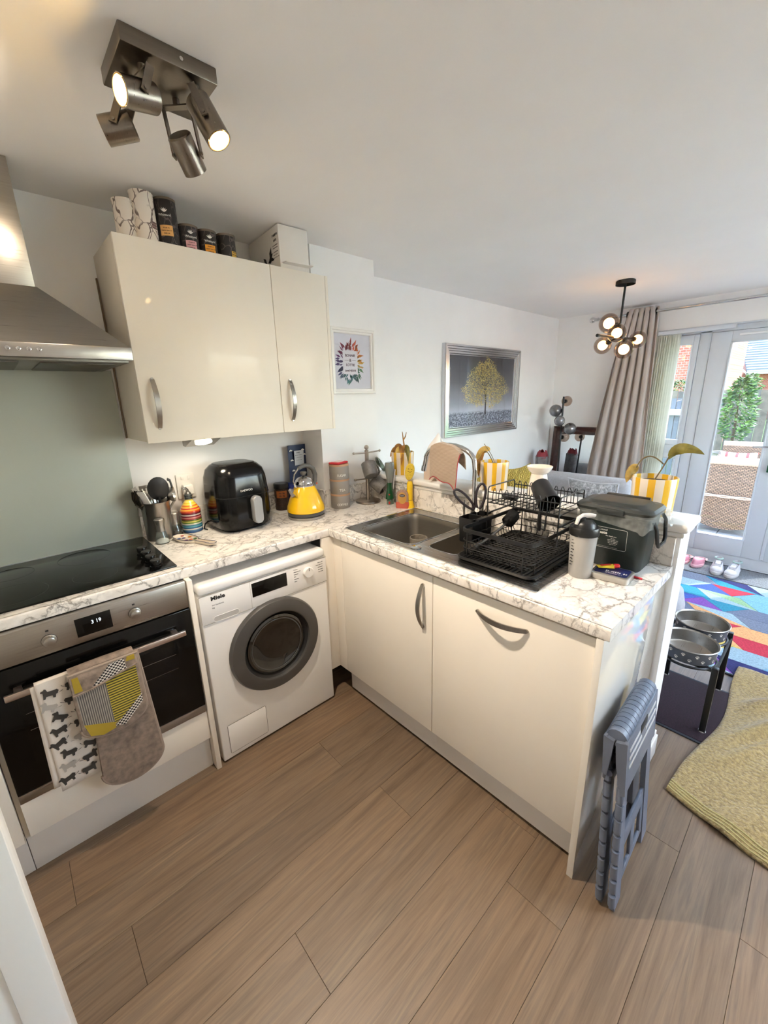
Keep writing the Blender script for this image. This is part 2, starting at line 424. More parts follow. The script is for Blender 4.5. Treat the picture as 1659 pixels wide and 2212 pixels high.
# inner door leaf at the left of the photographer, panelled
d2 = struct('door_3', MB().box(-1.05, -.5385, -1.494, -1.458, .008, 2.0, b=.003).box(-.583, -.5385, -1.5005, -1.49, .008, 2.0, b=.003).box(-1.05, -.583, -1.5005, -1.49, .008, .10, b=.003), M_TRIM)
p = MB()
for z0, z1 in ((.12, 1.88),):
    for (x0_, x1_, a, b) in ((-1.0, -.602, z0, z1),):
        p.box(x0_, x1_, -1.503, -1.492, a, b, b=.008, seg=3)
struct('panel', p, M_TRIM, parent=d2)

# ------------------------------------------------------------------ worktop (one continuous L) with upstands
wt = thing('worktop', 'white marble-effect L-shaped worktop with grey veins over the kitchen units', 'worktop', (XP, YF, ZT-.04))
SX0, SX1, SY0, SY1 = .7015, 1.1946, -1.587, -.609     # sink cut-out
zb = ZT-.038; xl = -1.05
s = MB(); e = .006
s.box(xl, XP+e, YF+e, -.001, zb, ZT).box(XP+e, XH, SY1, YP-.001, zb, ZT).box(XP+e, XPL-.002, YP-.001, -.001, zb, ZT)
s.box(XP+e, SX0+.012, SY0, SY1, zb, ZT).box(SX1-.012, XH, SY0, SY1, zb, ZT).box(XP+e, XH, YE, SY0, zb, ZT)
def nose(mb, a, b, out):
    """rounded front edge strip from a to b, bulging towards out"""
    a = Vector(a); b = Vector(b); o = Vector(out); r = .008; pr = []
    ring = [(0, zb)]+[(e-r*.5+r*.5*math.sin(t*PI/8), zb+r*.5-r*.5*math.cos(t*PI/8)) for t in range(5)]+[(e-r+r*math.cos(t*PI/8), ZT-r+r*math.sin(t*PI/8)) for t in range(5)]+[(0, ZT)]
    A = [(a.x+o.x*d, a.y+o.y*d, z) for d, z in ring]; B = [(b.x+o.x*d, b.y+o.y*d, z) for d, z in ring]
    loft(mb, [A, B])
nose(s, (xl, YF+e, 0), (XP+e, YF+e, 0), (0, -1, 0)); nose(s, (XP+e, YF, 0), (XP+e, YE, 0), (-1, 0, 0))
obj('slab', s, M_MARBLE, wt)
def upstand(mb, label): solo('upstand', mb, M_MARBLE, label, 'upstand')
upstand(MB().box(-.034, XPL-.018, -.016, -.001, ZT+.0004, ZT+.1, b=.0015), 'low marble-effect upstand on the wall behind the air fryer')
upstand(MB().box(XPL-.016, XPL-.001, YP-.016, -.001, ZT+.0004, ZT+.1, b=.0015), 'short marble-effect upstand on the side of the alcove by the kettle')
upstand(MB().box(XPL, XH-.016, YP-.016, YP-.001, ZT+.0004, ZT+.1, b=.0015), 'marble-effect upstand behind the grey canisters and mug tree')
upstand(MB().box(XH-.014, XH+.002, YE+.004, YP-.002, ZT+.0004, ZT+.106, b=.0015), 'long marble-effect upstand along the half wall behind the sink')
obj('joint_strip', MB().box(XP-.001, XP+.0005, YF-.0005, YF+.002, zb, ZT+.0004).box(XP+.001, XPL-.02, YF+.0002, YF+.0015, ZT, ZT+.0005), M_STEEL, wt)

# glass splashback behind the hob
N = NT('splashback_glass'); N.set(Base_Color=N.ramp(N.noise(N.coord(), 3, 2), [(.3, (172, 178, 168)), (.7, (178, 184, 174))]), Roughness=.38, Coat_Weight=.25, Coat_Roughness=.25)
solo('splashback', MB().box(-.66, -.036, -.009, -.001, ZT+.004, 1.668, b=.001), N.m, 'pale green-grey glass splashback on the wall behind the hob', 'splashback')

# ------------------------------------------------------------------ base units along the back wall
tl = thing('base_cabinet', 'cream gloss base cabinet left of the oven, by the white door', 'cabinet', (-.84, -.3, 0))
obj('body', MB().box(-1.04, -.645, -.555, -.02, .15, .885), M_CABSIDE, tl, 0)
obj('door', MB().box(-1.04, -.641, -.577, -.557, .152, .875, b=.002), M_CAB, tl)
obj('plinth', MB().box(-1.04, -.642, -.545, -.53, 0, .15, b=.001), M_PLINTH, tl)
oc = thing('oven_housing', 'cream oven housing with low drawer front and plinth under the oven', 'cabinet', (-.33, -.3, 0))
obj('body', MB().box(-.64, -.62, -.555, -.02, .15, .885).box(-.06, -.04, -.555, -.02, .15, .885).box(-.62, -.06, -.55, -.02, .15, .298), M_CABSIDE, oc, 0)
obj('drawer_front', MB().box(-.626, -.036, -.577, -.557, .165, .302, b=.002), M_CAB, oc)
obj('plinth', MB().box(-.64, -.036, -.545, -.53, 0, .15, b=.001), M_PLINTH, oc)
solo('end_panel', MB().box(-.034, -.014, -.589, -.02, 0, .887, b=.0015), M_CAB, 'narrow cream upright panel between the oven and the washing machine', 'panel')

ov = thing('oven', 'built-in oven with steel control strip, black glass door and steel handle', 'oven', (-.33, -.57, .3))
obj('cavity', MB().box(-.618, -.062, -.55, -.08, .31, .88), M_DARK, ov, 0)
cp = obj('control_panel', MB().box(-.624, -.037, -.582, -.551, .7795, .886, b=.002), M_STEEL, ov)
ds = obj('display', MB().box(-.381, -.282, -.5835, -.58, .802, .866, b=.0006), M_GLASSBLK, cp)
M_LED = emitter('clock_digits', (225, 240, 255), .7)
text('digits', '3 19', .018, M_LED, ds, (-.339, -.5838, .842), sx=.9)
for kx in (-.451, -.213):
    kn = obj('knob', MB().at((kx, -.582, .825), (PI/2, 0, 0)).lathe([(0, 0), (.0195, 0), (.0195, .003), (.0165, .004), (.0155, .017), (.0135, .0185), (0, .0185)], 24), M_STEEL, cp)
    obj('knob_ring', MB().at((kx, -.5815, .825), (PI/2, 0, 0)).lathe([(.0205, 0), (.0205, .0014), (.019, .0014), (.019, 0)], 24), M_BLACK, kn)
    obj('symbol', MB().box(kx-.004, kx+.004, -.5826, -.5818, .855, .8605).box(kx-.004, kx+.004, -.5826, -.5818, .848, .8535, 1), [M_INKB, M_STEELV], cp, 0)
dr = obj('door', MB().box(-.624, -.037, -.585, -.553, .338, .7755, b=.003), M_GLASSBLK, ov)
obj('inner_window', MB().box(-.56, -.1, -.5856, -.5846, .42, .69, b=.0004), mat('oven_window', (14, 13, 12), .1, spec=.3), dr)
obj('shelf_line', MB().tube([(-.55, -.586, .55), (-.11, -.586, .55)], .0008, 5).tube([(-.55, -.586, .61), (-.11, -.586, .61)], .0006, 5), M_STEEL, dr)
obj('bottom_strip', MB().box(-.624, -.037, -.584, -.553, .304, .3365, b=.0015), M_STEEL, ov)
hb = MB().box(-.582, -.074, -.632, -.62, .695, .716, b=.003).box(-.56, -.54, -.622, -.584, .699, .712, b=.002).box(-.116, -.096, -.622, -.584, .699, .712, b=.002)
obj('handle', hb, brushed('handle_steel', (205, 190, 180), .32, 0), ov)

# hob
hob = thing('hob', 'black glass ceramic hob with four black knobs on the worktop', 'hob', (-.33, -.27, ZT))
obj('glass_top', MB().box(-.622, -.037, -.514, -.025, ZT, ZT+.006, b=.0015), M_GLASSBLK, hob)
mring = mat('hob_ring_print', (52, 52, 52), .2)
for cx, cy, r in ((-.22, -.14, .09), (-.45, -.15, .07), (-.45, -.38, .095), (-.22, -.39, .07)):
    obj('ring_mark', MB().lathe([(r, ZT+.0060), (r, ZT+.0063), (r-.0012, ZT+.0063), (r-.0012, ZT+.0060)], 40, c=(cx-.06, cy, 0)), mring, hob, 0)
for ky in (-.27, -.335, -.398, -.466):
    k = obj('knob', MB().at((-.097, ky, ZT+.006)).lathe([(.021, 0), (.021, .004), (.0185, .006), (.0195, .024), (.018, .027), (0, .027)], 26), M_BLACKG, hob)
    obj('knob_cap', MB().at((-.097, ky, ZT+.006)).lathe([(.017, .027), (.0165, .0278), (0, .0278)], 26), mat('knob_cap_grey', (70, 70, 70), .3, .6), k)

# extractor hood
hd = thing('cooker_hood', 'stainless steel chimney cooker hood above the hob', 'cooker hood', (-.355, -.25, 1.67))
HX0, HX1, HY = -.655, -.056, -.49
b = MB().box(HX0, HX1, HY, -.002, 1.672, 1.712, b=.0015)
obj('canopy_band', b, M_STEEL, hd)
def rect(x0, x1, y0, y1, z): return [(x0, y0, z), (x1, y0, z), (x1, y1, z), (x0, y1, z)]
obj('canopy', loft(MB(), [rect(HX0+.002, HX1-.002, HY+.002, -.003, 1.7118), rect(-.462, -.248, -.252, -.003, 1.912)]), M_STEEL, hd, 20)
ch = obj('chimney', MB().box(-.458, -.252, -.248, -.003, 1.912, ZC-.001, b=.001), brushed('chimney_steel', (176, 170, 160), .3, 0), hd)
obj('underside', MB().box(HX0+.012, HX1-.012, HY+.014, -.014, 1.664, 1.6725, b=.001), mat('hood_filter', (120, 117, 110), .45, .8), hd)
for i in range(2):
    x_ = -.55+i*.25
    obj('filter', MB().box(x_, x_+.2, HY+.06, -.06, 1.660, 1.6645, b=.001), mat('filter_mesh', (95, 92, 86), .5, .9, bump=.6, bscale=700), hd)
for i in range(4):
    bx_ = -.371+i*.0235
    obj('button', MB().at((bx_, HY, 1.694), (PI/2, 0, 0)).lathe([(.0062, 0), (.0062, .003), (.0045, .0035), (.0045, .006), (.0035, .0068), (0, .0068)], 16), M_CHROME, hd)

# washing machine
wm = thing('washing_machine', 'white front-loading washing machine with dark grey porthole ring under the worktop', 'washing machine', (.298, -.3, 0))
WYF = -.579
obj('body', MB().box(.001, .595, WYF, -.05, .008, .80, b=.006, seg=3), M_WHITEE, wm)
obj('lid', MB().box(.001, .595, WYF-.001, -.05, .8025, .846, b=.016, seg=5), M_WHITEE, wm)
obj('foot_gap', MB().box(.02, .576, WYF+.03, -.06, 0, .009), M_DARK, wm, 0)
fas = obj('fascia', MB().box(.001, .595, WYF-.003, WYF+.01, .6785, .8005, b=.003), M_WHITEE, wm)
obj('seam', MB().box(.2075, .2085, WYF-.0034, WYF-.002, .68, .8).box(.004, .594, WYF-.0034, WYF-.002, .6778, .679).box(.001, .595, WYF-.0034, WYF-.0005, .8002, .8028), mat('seam_grey', (150, 146, 140), .6), fas, 0)
obj('display', MB().box(.215, .381, WYF-.0045, WYF-.002, .726, .789, b=.0008), M_GLASSBLK, wm)
text('maker_name', 'Miele', .0235, M_INKB, fas, (.044, WYF-.0034, .781), bold=.0009, sx=1.12)
text('range_name', 'W1 Excellence', .0078, M_INKB, fas, (.046, WYF-.0034, .752))
text('load_size', '8kg', .0065, M_INKB, fas, (.046, WYF-.0034, .741))
sl = MB(); sl.ext([(x_, WYF-.0032, z_) for x_, z_ in rrect(.046, .150, .675+.004, .701, .0109)], (0, .002, 0))
obj('drawer_grip', sl, mat('grip_recess', (188, 186, 182), .5), wm)
obj('drawer_grip_rim', MB().tube([(x_, WYF-.003, z_) for x_, z_ in rrect(.045, .151, .678, .702, .0118)], .0012, 6, True), M_WHITEE, wm)
kn = obj('dial', MB().at((.49, WYF-.003, .757), (PI/2, 0, 0)).lathe([(0, 0), (.025, 0), (.0245, .013), (.0225, .0165), (0, .0165)], 32), M_WHITEP, wm)
obj('pointer', MB().box(.489, .491, WYF-.0205, WYF-.019, .766, .781), M_INKB, kn, 0)
names = ['Cottons', 'Minimum iron', 'Delicates', 'Silks', 'Woollens', 'Shirts', 'Express 20', 'Dark garments', 'Outerwear', 'Drain/Spin', 'Eco 40-60']
for i in range(6):
    text('programme', names[i], .0062, M_INKB, fas, (.418, WYF-.0034, .787-.0115*i), align='LEFT')
    if i < 5: text('programme', names[6+i], .0062, M_INKB, fas, (.575, WYF-.0034, .785-.0118*i), align='RIGHT')
# porthole
cx, cz, R = .300, .468, .2185
M_RING = mat('graphite_ring', (88, 86, 84), .38, .35, var=.02)
M_SEAL = mat('rubber_seal', (26, 26, 27), .6)
pd = obj('porthole_ring', MB().at((cx, WYF, cz), (PI/2, 0, 0)).lathe([(R, 0), (R, .012), (R-.006, .022), (R-.052, .030), (R-.058, .028), (R-.062, .010), (R-.062, 0)], 64), M_RING, wm)
obj('inner_ring', MB().at((cx, WYF, cz), (PI/2, 0, 0)).lathe([(R-.060, .018), (R-.064, .012), (R-.076, .002), (R-.076, .0), (R-.060, .0)], 64), M_SEAL, pd)
obj('drum', MB().at((cx, WYF-.001, cz), (PI/2, 0, 0)).lathe([(R-.074, .001), (R-.10, .0006), (0, .0004)], 48), M_DARK, pd)
N = NT('porthole_glass'); N.set(Base_Color=N.ramp(N.noise(N.coord(), 9, 4, .6, 2.0), [(.35, (16, 16, 16)), (.55, (40, 39, 37)), (.7, (22, 22, 22))]), Roughness=.07, Coat_Weight=1., Coat_Roughness=.02)
obj('porthole_glass', MB().at((cx, WYF-.001, cz), (PI/2, 0, 0)).lathe([(R-.076, .001), (R-.078, .010), (R-.088, .014), (R-.094, .012), (R-.102, .0065), (.05, .004), (0, .0035)], 56), N.m, pd)
obj('glass_highlight_rim', MB().at((cx, WYF-.001, cz), (PI/2, 0, 0)).lathe([(R-.094, .0126), (R-.096, .0136), (R-.099, .0122)], 56), mat('glass_rim', (70, 72, 74), .12, coat=1.), pd)
obj('filter_flap', MB().box(.036, .213, WYF-.0022, WYF+.002, .033, .1775, b=.001), M_WHITEE, wm)
fl = MB(); fl.tube([(x_, WYF-.0012, z_) for x_, z_ in rrect(.0355, .2135, .0325, .178, .006)], .0011, 5, True)
obj('flap_seam', fl, mat('seam_dark', (96, 93, 90), .7), wm)

# ------------------------------------------------------------------ peninsula units
solo('corner_filler', MB().box(.5985, XD+.018, -.5535, -.537, .15, .886, b=.001).box(XD, XD+.018, -.6165, -.5535, .15, .886, b=.001), M_CAB, 'cream corner filler post between the washing machine and the sink cabinet', 'panel')
def bow_handle(mb, a, b, out, w, sag=.03, t=.0045):
    """flat bowed pull: a and b are its feet on the door"""
    a = Vector(a); b = Vector(b); o = Vector(out).normalized(); ax = (b-a).normalized(); sd = ax.cross(o); rings = []
    for i in range(17):
        k = i/16; c = a+(b-a)*k+o*(sag*(1-(2*k-1)**2)+.004)
        ww = w*(.78+.22*math.sin(PI*k)); tn = (ax+o*(sag*4*(1-2*k)/(b-a).length)).normalized(); nn = tn.cross(sd).normalized()
        rings.append([c+sd*ww+nn*t*.6, c+sd*ww*.8+nn*t, c-sd*ww*.8+nn*t, c-sd*ww+nn*t*.6, c-sd*ww-nn*t*.4, c+sd*ww-nn*t*.4])
    loft(mb, rings)
    for p_ in (a, b): mb.cyl(p_, p_+o*.006, w*.6, 10)
    return mb
sk_ = thing('sink_cabinet', 'cream gloss sink cabinet with a vertical bowed steel handle', 'cabinet', (.95, -.9, 0))
obj('body', MB().box(XD+.02, 1.2, -1.193, -.62, .15, .72), M_CABSIDE, sk_, 0)
d = obj('door', MB().box(XD, XD+.019, -1.1945, -.618, .15, .872, b=.0022), M_CAB, sk_)
obj('handle', bow_handle(MB(), (XD, -1.147, .635), (XD, -1.147, .822), (-1, 0, 0), .0095), M_NICKEL, d)
obj('plinth', MB().box(.70, .716, -1.195, -.6, .02, .15, b=.001), M_PLINTH, sk_)
dw = thing('dishwasher_unit', 'integrated dishwasher with wide cream door and horizontal bowed handle', 'dishwasher', (.95, -1.5, 0))
obj('body', MB().box(XD+.02, 1.2, -1.793, -1.198, .15, .88), M_CABSIDE, dw, 0)
d = obj('door', MB().box(XD, XD+.019, -1.7935, -1.1975, .15, .872, b=.0022), M_CAB, dw)
obj('handle', bow_handle(MB(), (XD, -1.402, .807), (XD, -1.588, .807), (-1, 0, 0), .0095), M_NICKEL, d)
obj('plinth', MB().box(.70, .716, -1.794, -1.195, .02, .15, b=.001), M_PLINTH, dw)
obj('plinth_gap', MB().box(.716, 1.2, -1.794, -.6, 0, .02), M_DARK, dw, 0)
N = NT('gloss_end_panel'); N.set(Base_Color=N.ramp(N.noise(N.coord(), 3, 2), [(.3, (226, 221, 211)), (.7, (230, 225, 215))]), Roughness=.04, Coat_Weight=1., Coat_Roughness=.01, Specular_IOR_Level=.6)
solo('peninsula_end_panel', MB().box(XP+.002, 1.2385, -1.8165, -1.7965, 0, .887, b=.0012), [N.m], 'glossy cream end panel closing the peninsula, behind the folded grey stool', 'panel')

# ------------------------------------------------------------------ wall cupboards
def wall_cab(x0, x1, hx, name, label):
    t = thing(name, label, 'cabinet', ((x0+x1)/2, -.17, 1.381))
    obj('body', MB().box(x0+.001, x1-.001, -.318, -.002, 1.385, 2.099, b=.001), M_CABSIDE, t)
    d = obj('door', MB().box(x0+.0012, x1-.0012, -.339, -.319, 1.381, 2.0993, b=.0022), M_CAB, t)
    obj('handle', bow_handle(MB(), (hx, -.339, 1.437), (hx, -.339, 1.62), (0, -1, 0), .0095), M_NICKEL, d)
    return t
wall_cab(-.0216, .5707, .029, 'wall_cupboard', 'wide cream gloss wall cupboard beside the cooker hood, bowed steel handle')
wall_cab(.5707, .8588, .622, 'wall_cupboard', 'narrow cream gloss wall cupboard on the right, next to the flower print')
solo('cupboard_end_panel', MB().box(.8592, .875, -.338, -.197, 1.381, 2.0993, b=.001), M_CAB, 'thin cream end panel on the right side of the wall cupboards', 'panel')
solo('gap_shade_strip', MB().box(-.0275, -.0225, -.012, -.002, 1.385, 2.02), mat('shadow_strip', (120, 104, 84), .7), 'thin brown strip coloured as gap shade where the wide cupboard meets the wall', 'trim')  # brown strip stands in for the shade in the cupboard-to-wall gap
ul = thing('cupboard_light', 'small lit triangular lamp under the wide wall cupboard', 'light', (.22, -.24, 1.36))
obj('housing', MB().ext([(.155, -.305, 1.3808), (.155, -.17, 1.3808), (.155, -.17, 1.346), (.155, -.20, 1.342)], (.125, 0, 0)), M_STEEL, ul)
obj('lens', MB().at((.2175, -.2535, 1.3608), (-.354, 0, 0)).lathe([(0, -.0022), (.035, -.0022), (.035, .003)], 28), emitter('under_lens', (255, 240, 205), 14), ul)
light('under_lamp', 'SPOT', (.2175, -.262, 1.340), UNDER_POWER, (1, .86, .66), ul, (.2175, -.17, .9), .03, 160, .8)
def scribble(parent, mt_, loc, rot, w, h, align='CENTER', n=None, name='small_print'):
    """a line of print too small to read: a row of tiny strokes"""
    rnd = random.Random(int(w*1e5+h*1e6)); mb = MB(); x = -w/2
    while x < w/2:
        ln = h*rnd.uniform(.35, .7)
        mb.box(x, x+ln*.5, -h*.5*rnd.uniform(.6, 1), h*.5*rnd.uniform(.5, 1), 0, .0002)
        x += ln*.5+h*.22+(h*.5 if rnd.random() < .16 else 0)
    o = obj(name, mb, mt_, parent, 0); off = BASE.get(parent.name, Vector((0, 0, 0)))
    for v in o.data.vertices: v.co += off
    o['kind'] = 'stuff'
    o.location = Vector(loc)-off; o.rotation_euler = rot; return o
# ------------------------------------------------------------------ ceiling spotlight, four heads
M_FIX = brushed('fixture_steel', (128, 119, 108), .34, 0); M_FIXV = brushed('fixture_head_steel', (140, 131, 120), .3, 2)
cs = thing('ceiling_spotlight', 'brushed steel square ceiling light with four lit adjustable spot heads', 'ceiling light', (0, -.925, ZC))
PZ = ZC-.034
obj('ceiling_plate', MB().box(-.1, .1, -1.01, -.84, PZ, ZC-.0005, b=.003), M_FIX, cs)
obj('plate_screw', MB().cyl((.02, -1.0105, PZ+.017), (.02, -1.013, PZ+.017), .004, 10), M_CHROME, cs)
M_LAMP = emitter('halogen_face', (255, 205, 120), 28)
for back, face, mount, watt, cone in (((-.030, -.962, 2.19), (-.105, -.976, 2.172), (-.05, -.965), 4, 112), ((-.066, -.905, 2.152), (-.125, -.878, 2.132), (-.06, -.885), 12, 125),
                          ((.022, -.935, 2.152), (.066, -.903, 2.098), (.04, -.90), 2.5, 80), ((.058, -.982, 2.21), (.082, -1.023, 2.125), (.06, -.975), 70, 146)):
    bk, fc = Vector(back), Vector(face); ax = (fc-bk).normalized(); c = (bk+fc)/2; r = .0285
    mt_ = Vector((mount[0], mount[1], PZ)); dn = (c-mt_); top = Vector((mount[0], mount[1], PZ-.012))
    side = ax.cross(dn).normalized()
    if side.length < .5: side = Vector((0, 1, 0))
    up = -(dn-ax*dn.dot(ax)).normalized() if (dn-ax*dn.dot(ax)).length > 1e-4 else Vector((0, 0, 1))
    brk = MB(); brk.cyl(mt_+Vector((0, 0, .002)), mt_-Vector((0, 0, .014)), .008, 14)
    w = r+.006; side = Vector((side.x, side.y, 0)).normalized(); bt = mt_-Vector((0, 0, .016)); fw = side.cross(Vector((0, 0, 1)))
    def plate(a, b, wd_, th):
        d_ = (b-a).normalized(); v2 = (fw-d_*fw.dot(d_)).normalized(); n_ = d_.cross(v2).normalized(); A = []
        for p_ in (a, b): A.append([p_+v2*wd_+n_*th, p_+v2*wd_-n_*th, p_-v2*wd_-n_*th, p_-v2*wd_+n_*th])
        loft(brk, A)
    plate(bt-side*w, bt+side*w, .009, .0016)
    for sg in (-1, 1):
        e_ = c+side*w*sg; plate(bt+side*w*sg+Vector((0, 0, .0016)), e_+(e_-(bt+side*w*sg)).normalized()*.008, .008, .0016)
        brk.cyl(c+side*(r-.002)*sg, c+side*(w+.004)*sg, .0035, 10)
    obj('bracket', brk, M_FIX, cs)
    q = ax.to_track_quat('Z', 'Y').to_euler(); L_ = (fc-bk).length
    h = obj('spot_head', MB().at(bk, q).lathe([(0, 0), (.0255, 0), (r, .003), (r, L_-.0005), (r-.0018, L_), (r-.0022, L_-.005), (0, L_-.005)], 36), M_FIXV, cs)
    obj('bulb', MB().at(bk, q).lathe([(0, L_-.0005), (.018, L_-.0008), (.0235, L_-.0025), (.0235, L_-.0045)], 30), M_LAMP, h)
    obj('bulb_rim', MB().at(bk, q).lathe([(.0235, L_-.004), (.0245, L_+.0006), (.0262, L_+.0002)], 30), mat('bulb_rim_gold', (210, 170, 100), .25, .9), h)
    light('spot_lamp', 'SPOT', fc+ax*.004, SPOT_POWER*watt, (1, .85, .68), cs, fc+ax, .022, cone, .8)

# ------------------------------------------------------------------ tins and box on top of the wall cupboards
ZU = 2.0993
def botanical(name, bg, line, sc=28.):
    N = NT(name); v = N.coord((1, 1, .6)); vo = N.n('TexVoronoi', feature='DISTANCE_TO_EDGE'); vo.inputs['Scale'].default_value = sc
    w = N.n('TexNoise'); w.inputs['Scale'].default_value = 25; N.l(v, w.inputs['Vector'])
    a = N.n('VectorMath', operation='MULTIPLY_ADD'); N.l(w.outputs['Color'], a.inputs[0]); a.inputs[1].default_value = (.05, .05, .05); N.l(v, a.inputs[2]); N.l(a.outputs[0], vo.inputs['Vector'])
    f = N.ramp(vo.outputs['Distance'], [(.0, (1, 1, 1, 1)), (.035, (1, 1, 1, 1)), (.05, (0, 0, 0, 1))])
    k = N.ramp(N.noise(v, 18, 2), [(.36, (0, 0, 0, 1)), (.44, (1, 1, 1, 1))])
    N.set(Base_Color=N.mix(N.math('MULTIPLY', f, k), bg, line), Roughness=.55); return N.m
M_CANW = botanical('leafy_white_print', (222, 212, 200), (112, 96, 90)); M_CANB = botanical('leafy_black_print', (34, 29, 29), (86, 76, 72), 36.)
def can(x, y, r, h, body, lab, name_, label, mark=True, logo_h=.62):
    t = thing(name_, label, 'canister', (x, y, ZU))
    obj('body', MB().lathe([(0, 0), (r, 0), (r, h-.004), (r-.001, h-.002)], 32, c=(x, y, ZU)), body, t)
    obj('lid', MB().lathe([(r+.0008, h-.008), (r+.0008, h), (r-.002, h+.001), (r-.003, h-.002), (0, h-.002)], 32, c=(x, y, ZU)), mat('can_rim', (120, 108, 96), .35, .8) if body is M_CANB else body, t)
    a0 = math.atan2(-2.137-y, -.44-x)
    if lab:
        def patch(col, z0, z1, a, w, nm):
            p = MB(); p.grid(lambda u_, v_: (x+(r+.0006)*math.cos(a+(u_-.5)*w), y+(r+.0006)*math.sin(a+(u_-.5)*w), ZU+z0+(z1-z0)*v_), 8, 1)
            o_ = obj(nm, p, col, t, recalc=False); return o_
        patch(lab[0], h*lab[1], h*lab[2], a0+lab[3], lab[4], 'paper_label')
        lp = Vector((x+(r+.0012)*math.cos(a0+lab[3]), y+(r+.0012)*math.sin(a0+lab[3]), ZU+h*(lab[1]+lab[2])/2))
        rz = a0+lab[3]+PI/2
        for i_ in range(3): scribble(t, M_INKB, lp+Vector((0, 0, .008-.009*i_)), (PI/2, 0, rz), (.022, .034, .02)[i_], .004)
        if mark:
            lg = Vector((x+(r+.0010)*math.cos(a0+lab[3]), y+(r+.001)*math.sin(a0+lab[3]), ZU+h*logo_h))
            text('maker_name', 'Whittard', .011, M_INKW, t, lg, (PI/2, 0, rz), 'CENTER')
            L_ = MB()
            for k_ in range(5):
                an = (k_-2)*.45; d = Vector((-math.sin(a0+lab[3])*math.sin(an), math.cos(a0+lab[3])*math.sin(an), math.cos(an)))
                L_.tube([lg+Vector((0, 0, .010)), lg+Vector((0, 0, .010))+d*.007, lg+Vector((0, 0, .010))+d*.014], [.0006, .0022, .0004], 5)
            obj('emblem', L_, M_INKW, t)
    return t
can(.052, -.265, .037, .128, M_CANW, None, 'storage_canister', 'shorter cream leaf-patterned canister half hidden on the wide cupboard')
can(.108, -.283, .039, .160, M_CANW, (mat('label_mauve', (140, 110, 105), .6), .28, .42, .9, .6), 'storage_canister', 'tall cream leaf-patterned canister on top of the wide cupboard', False)
can(.186, -.283, .037, .158, M_CANB, (mat('label_peach', (214, 160, 92), .6), .2, .42, -.12, 1.2), 'storage_canister', 'tall black canister with orange label on top of the wide cupboard')
can(.258, -.285, .0365, .087, M_CANB, (mat('label_pink', (214, 158, 160), .6), .02, .36, .25, 1.1), 'storage_canister', 'short black canister with pink label on top of the cupboard', True, .5)
can(.33, -.285, .0365, .085, M_CANB, (mat('label_amber', (222, 146, 30), .6), .02, .36, .3, 1.1), 'storage_canister', 'short black canister with amber label on top of the cupboard', True, .5)
can(.408, -.285, .0365, .087, M_CANB, (mat('label_yellow', (210, 165, 60), .6), .02, .3, .95, .8), 'storage_canister', 'short black canister with label turned away, nearest the cardboard box', False)
bx = thing('cardboard_box', 'white cardboard box with black leaf print on top of the narrow cupboard', 'box', (.70, -.2, ZU), -.06, local=True)
M_CARD = mat('white_card', (222, 218, 212), .7, var=.02); M_PRN = mat('card_print', (40, 36, 36), .7)
obj('carton', MB().box(-.06, .085, -.13, .19, 0, .172, b=.0015), M_CARD, bx)
fl_ = MB(); fl_.add([(-.058, -.132, .022), (.085, -.132, .022), (.085, -.168, .020), (-.05, -.168, .020)], [(0, 1, 2, 3)]); fl_.box(-.05, .085, -.168, -.132, .018, .021)
obj('flap', fl_, M_CARD, bx)
for i_ in range(4): scribble(bx, M_PRN, (-.03+i_*.03, -.150, .0215), (0, 0, .3), .02, .009, name='flap_print')
pr = MB()
for k_, (yy, zz, a_, l_) in enumerate(((-.02, .05, .5, .05), (-.03, .05, 1.2, .055), (-.01, .045, .1, .045), (.0, .04, 2.4, .05), (-.04, .055, -.3, .035), (.09, .05, 1.6, .025), (.095, .045, .6, .02))):
    d = Vector((0, -math.cos(a_), math.sin(a_))); n_ = Vector((0, math.sin(a_), math.cos(a_))); c0 = Vector((-.0606, yy, zz))
    pr.add([c0, c0+d*l_*.5+n_*l_*.22, c0+d*l_, c0+d*l_*.5-n_*l_*.22], [(0, 1, 2, 3)])
obj('leaf_print', pr, M_PRN, bx, 0)
for i_, (w_, h_) in enumerate(((.05, .011), (.024, .011), (.05, .004), (.045, .004), (.05, .004), (.042, .004), (.07, .004))):
    scribble(bx, M_PRN, (-.0606, -.092, .138-(0, .021, .040, .050, .066, .077, .088)[i_]), (PI/2, 0, -PI/2), w_, h_)

# ------------------------------------------------------------------ on the worktop, left to right
Z = ZT
# utensil pot and what stands in it
ux, uy = .022, -.088
up_ = thing('utensil_pot', 'brushed steel utensil pot full of cooking tools beside the hob', 'pot', (ux, uy, Z))
obj('pot', MB().lathe([(0, .002), (.054, 0), (.056, .002), (.060, .168), (.064, .174), (.066, .178), (.063, .1785), (.0585, .172), (.0545, .01), (0, .008)], 40, c=(ux, uy, Z)), M_STEELV, up_)
def utensil(name, label, tip, foot, parts):
    """tip/foot world points; parts build the head in a local frame (x across, y thickness, z along, origin at head base)"""
    a = Vector(foot); b = Vector(tip); d = (b-a).normalized(); L_ = (b-a).length
    t = thing(name, label, 'utensil', a, d.to_track_quat('Z', 'Y').to_euler(), 'cooking tools in the steel pot', local=True)
    for nm, mb_, mt_ in parts(L_): obj(nm, mb_, mt_, t)
    return t
M_NYL = mat('black_nylon', (34, 34, 36), .45)
def head_turner(L_):
    h = MB(); pts = [(-.022, 0), (.022, 0), (.036, .03), (.038, .085), (-.038, .085), (-.036, .03)]
    h.ext([(x_, 0, L_-.10+z_) for x_, z_ in pts], (0, .002, 0))
    return [('handle', MB().tube([(0, 0, 0), (0, 0, L_-.09)], .005, 8), M_STEEL), ('blade', h, M_STEEL)]
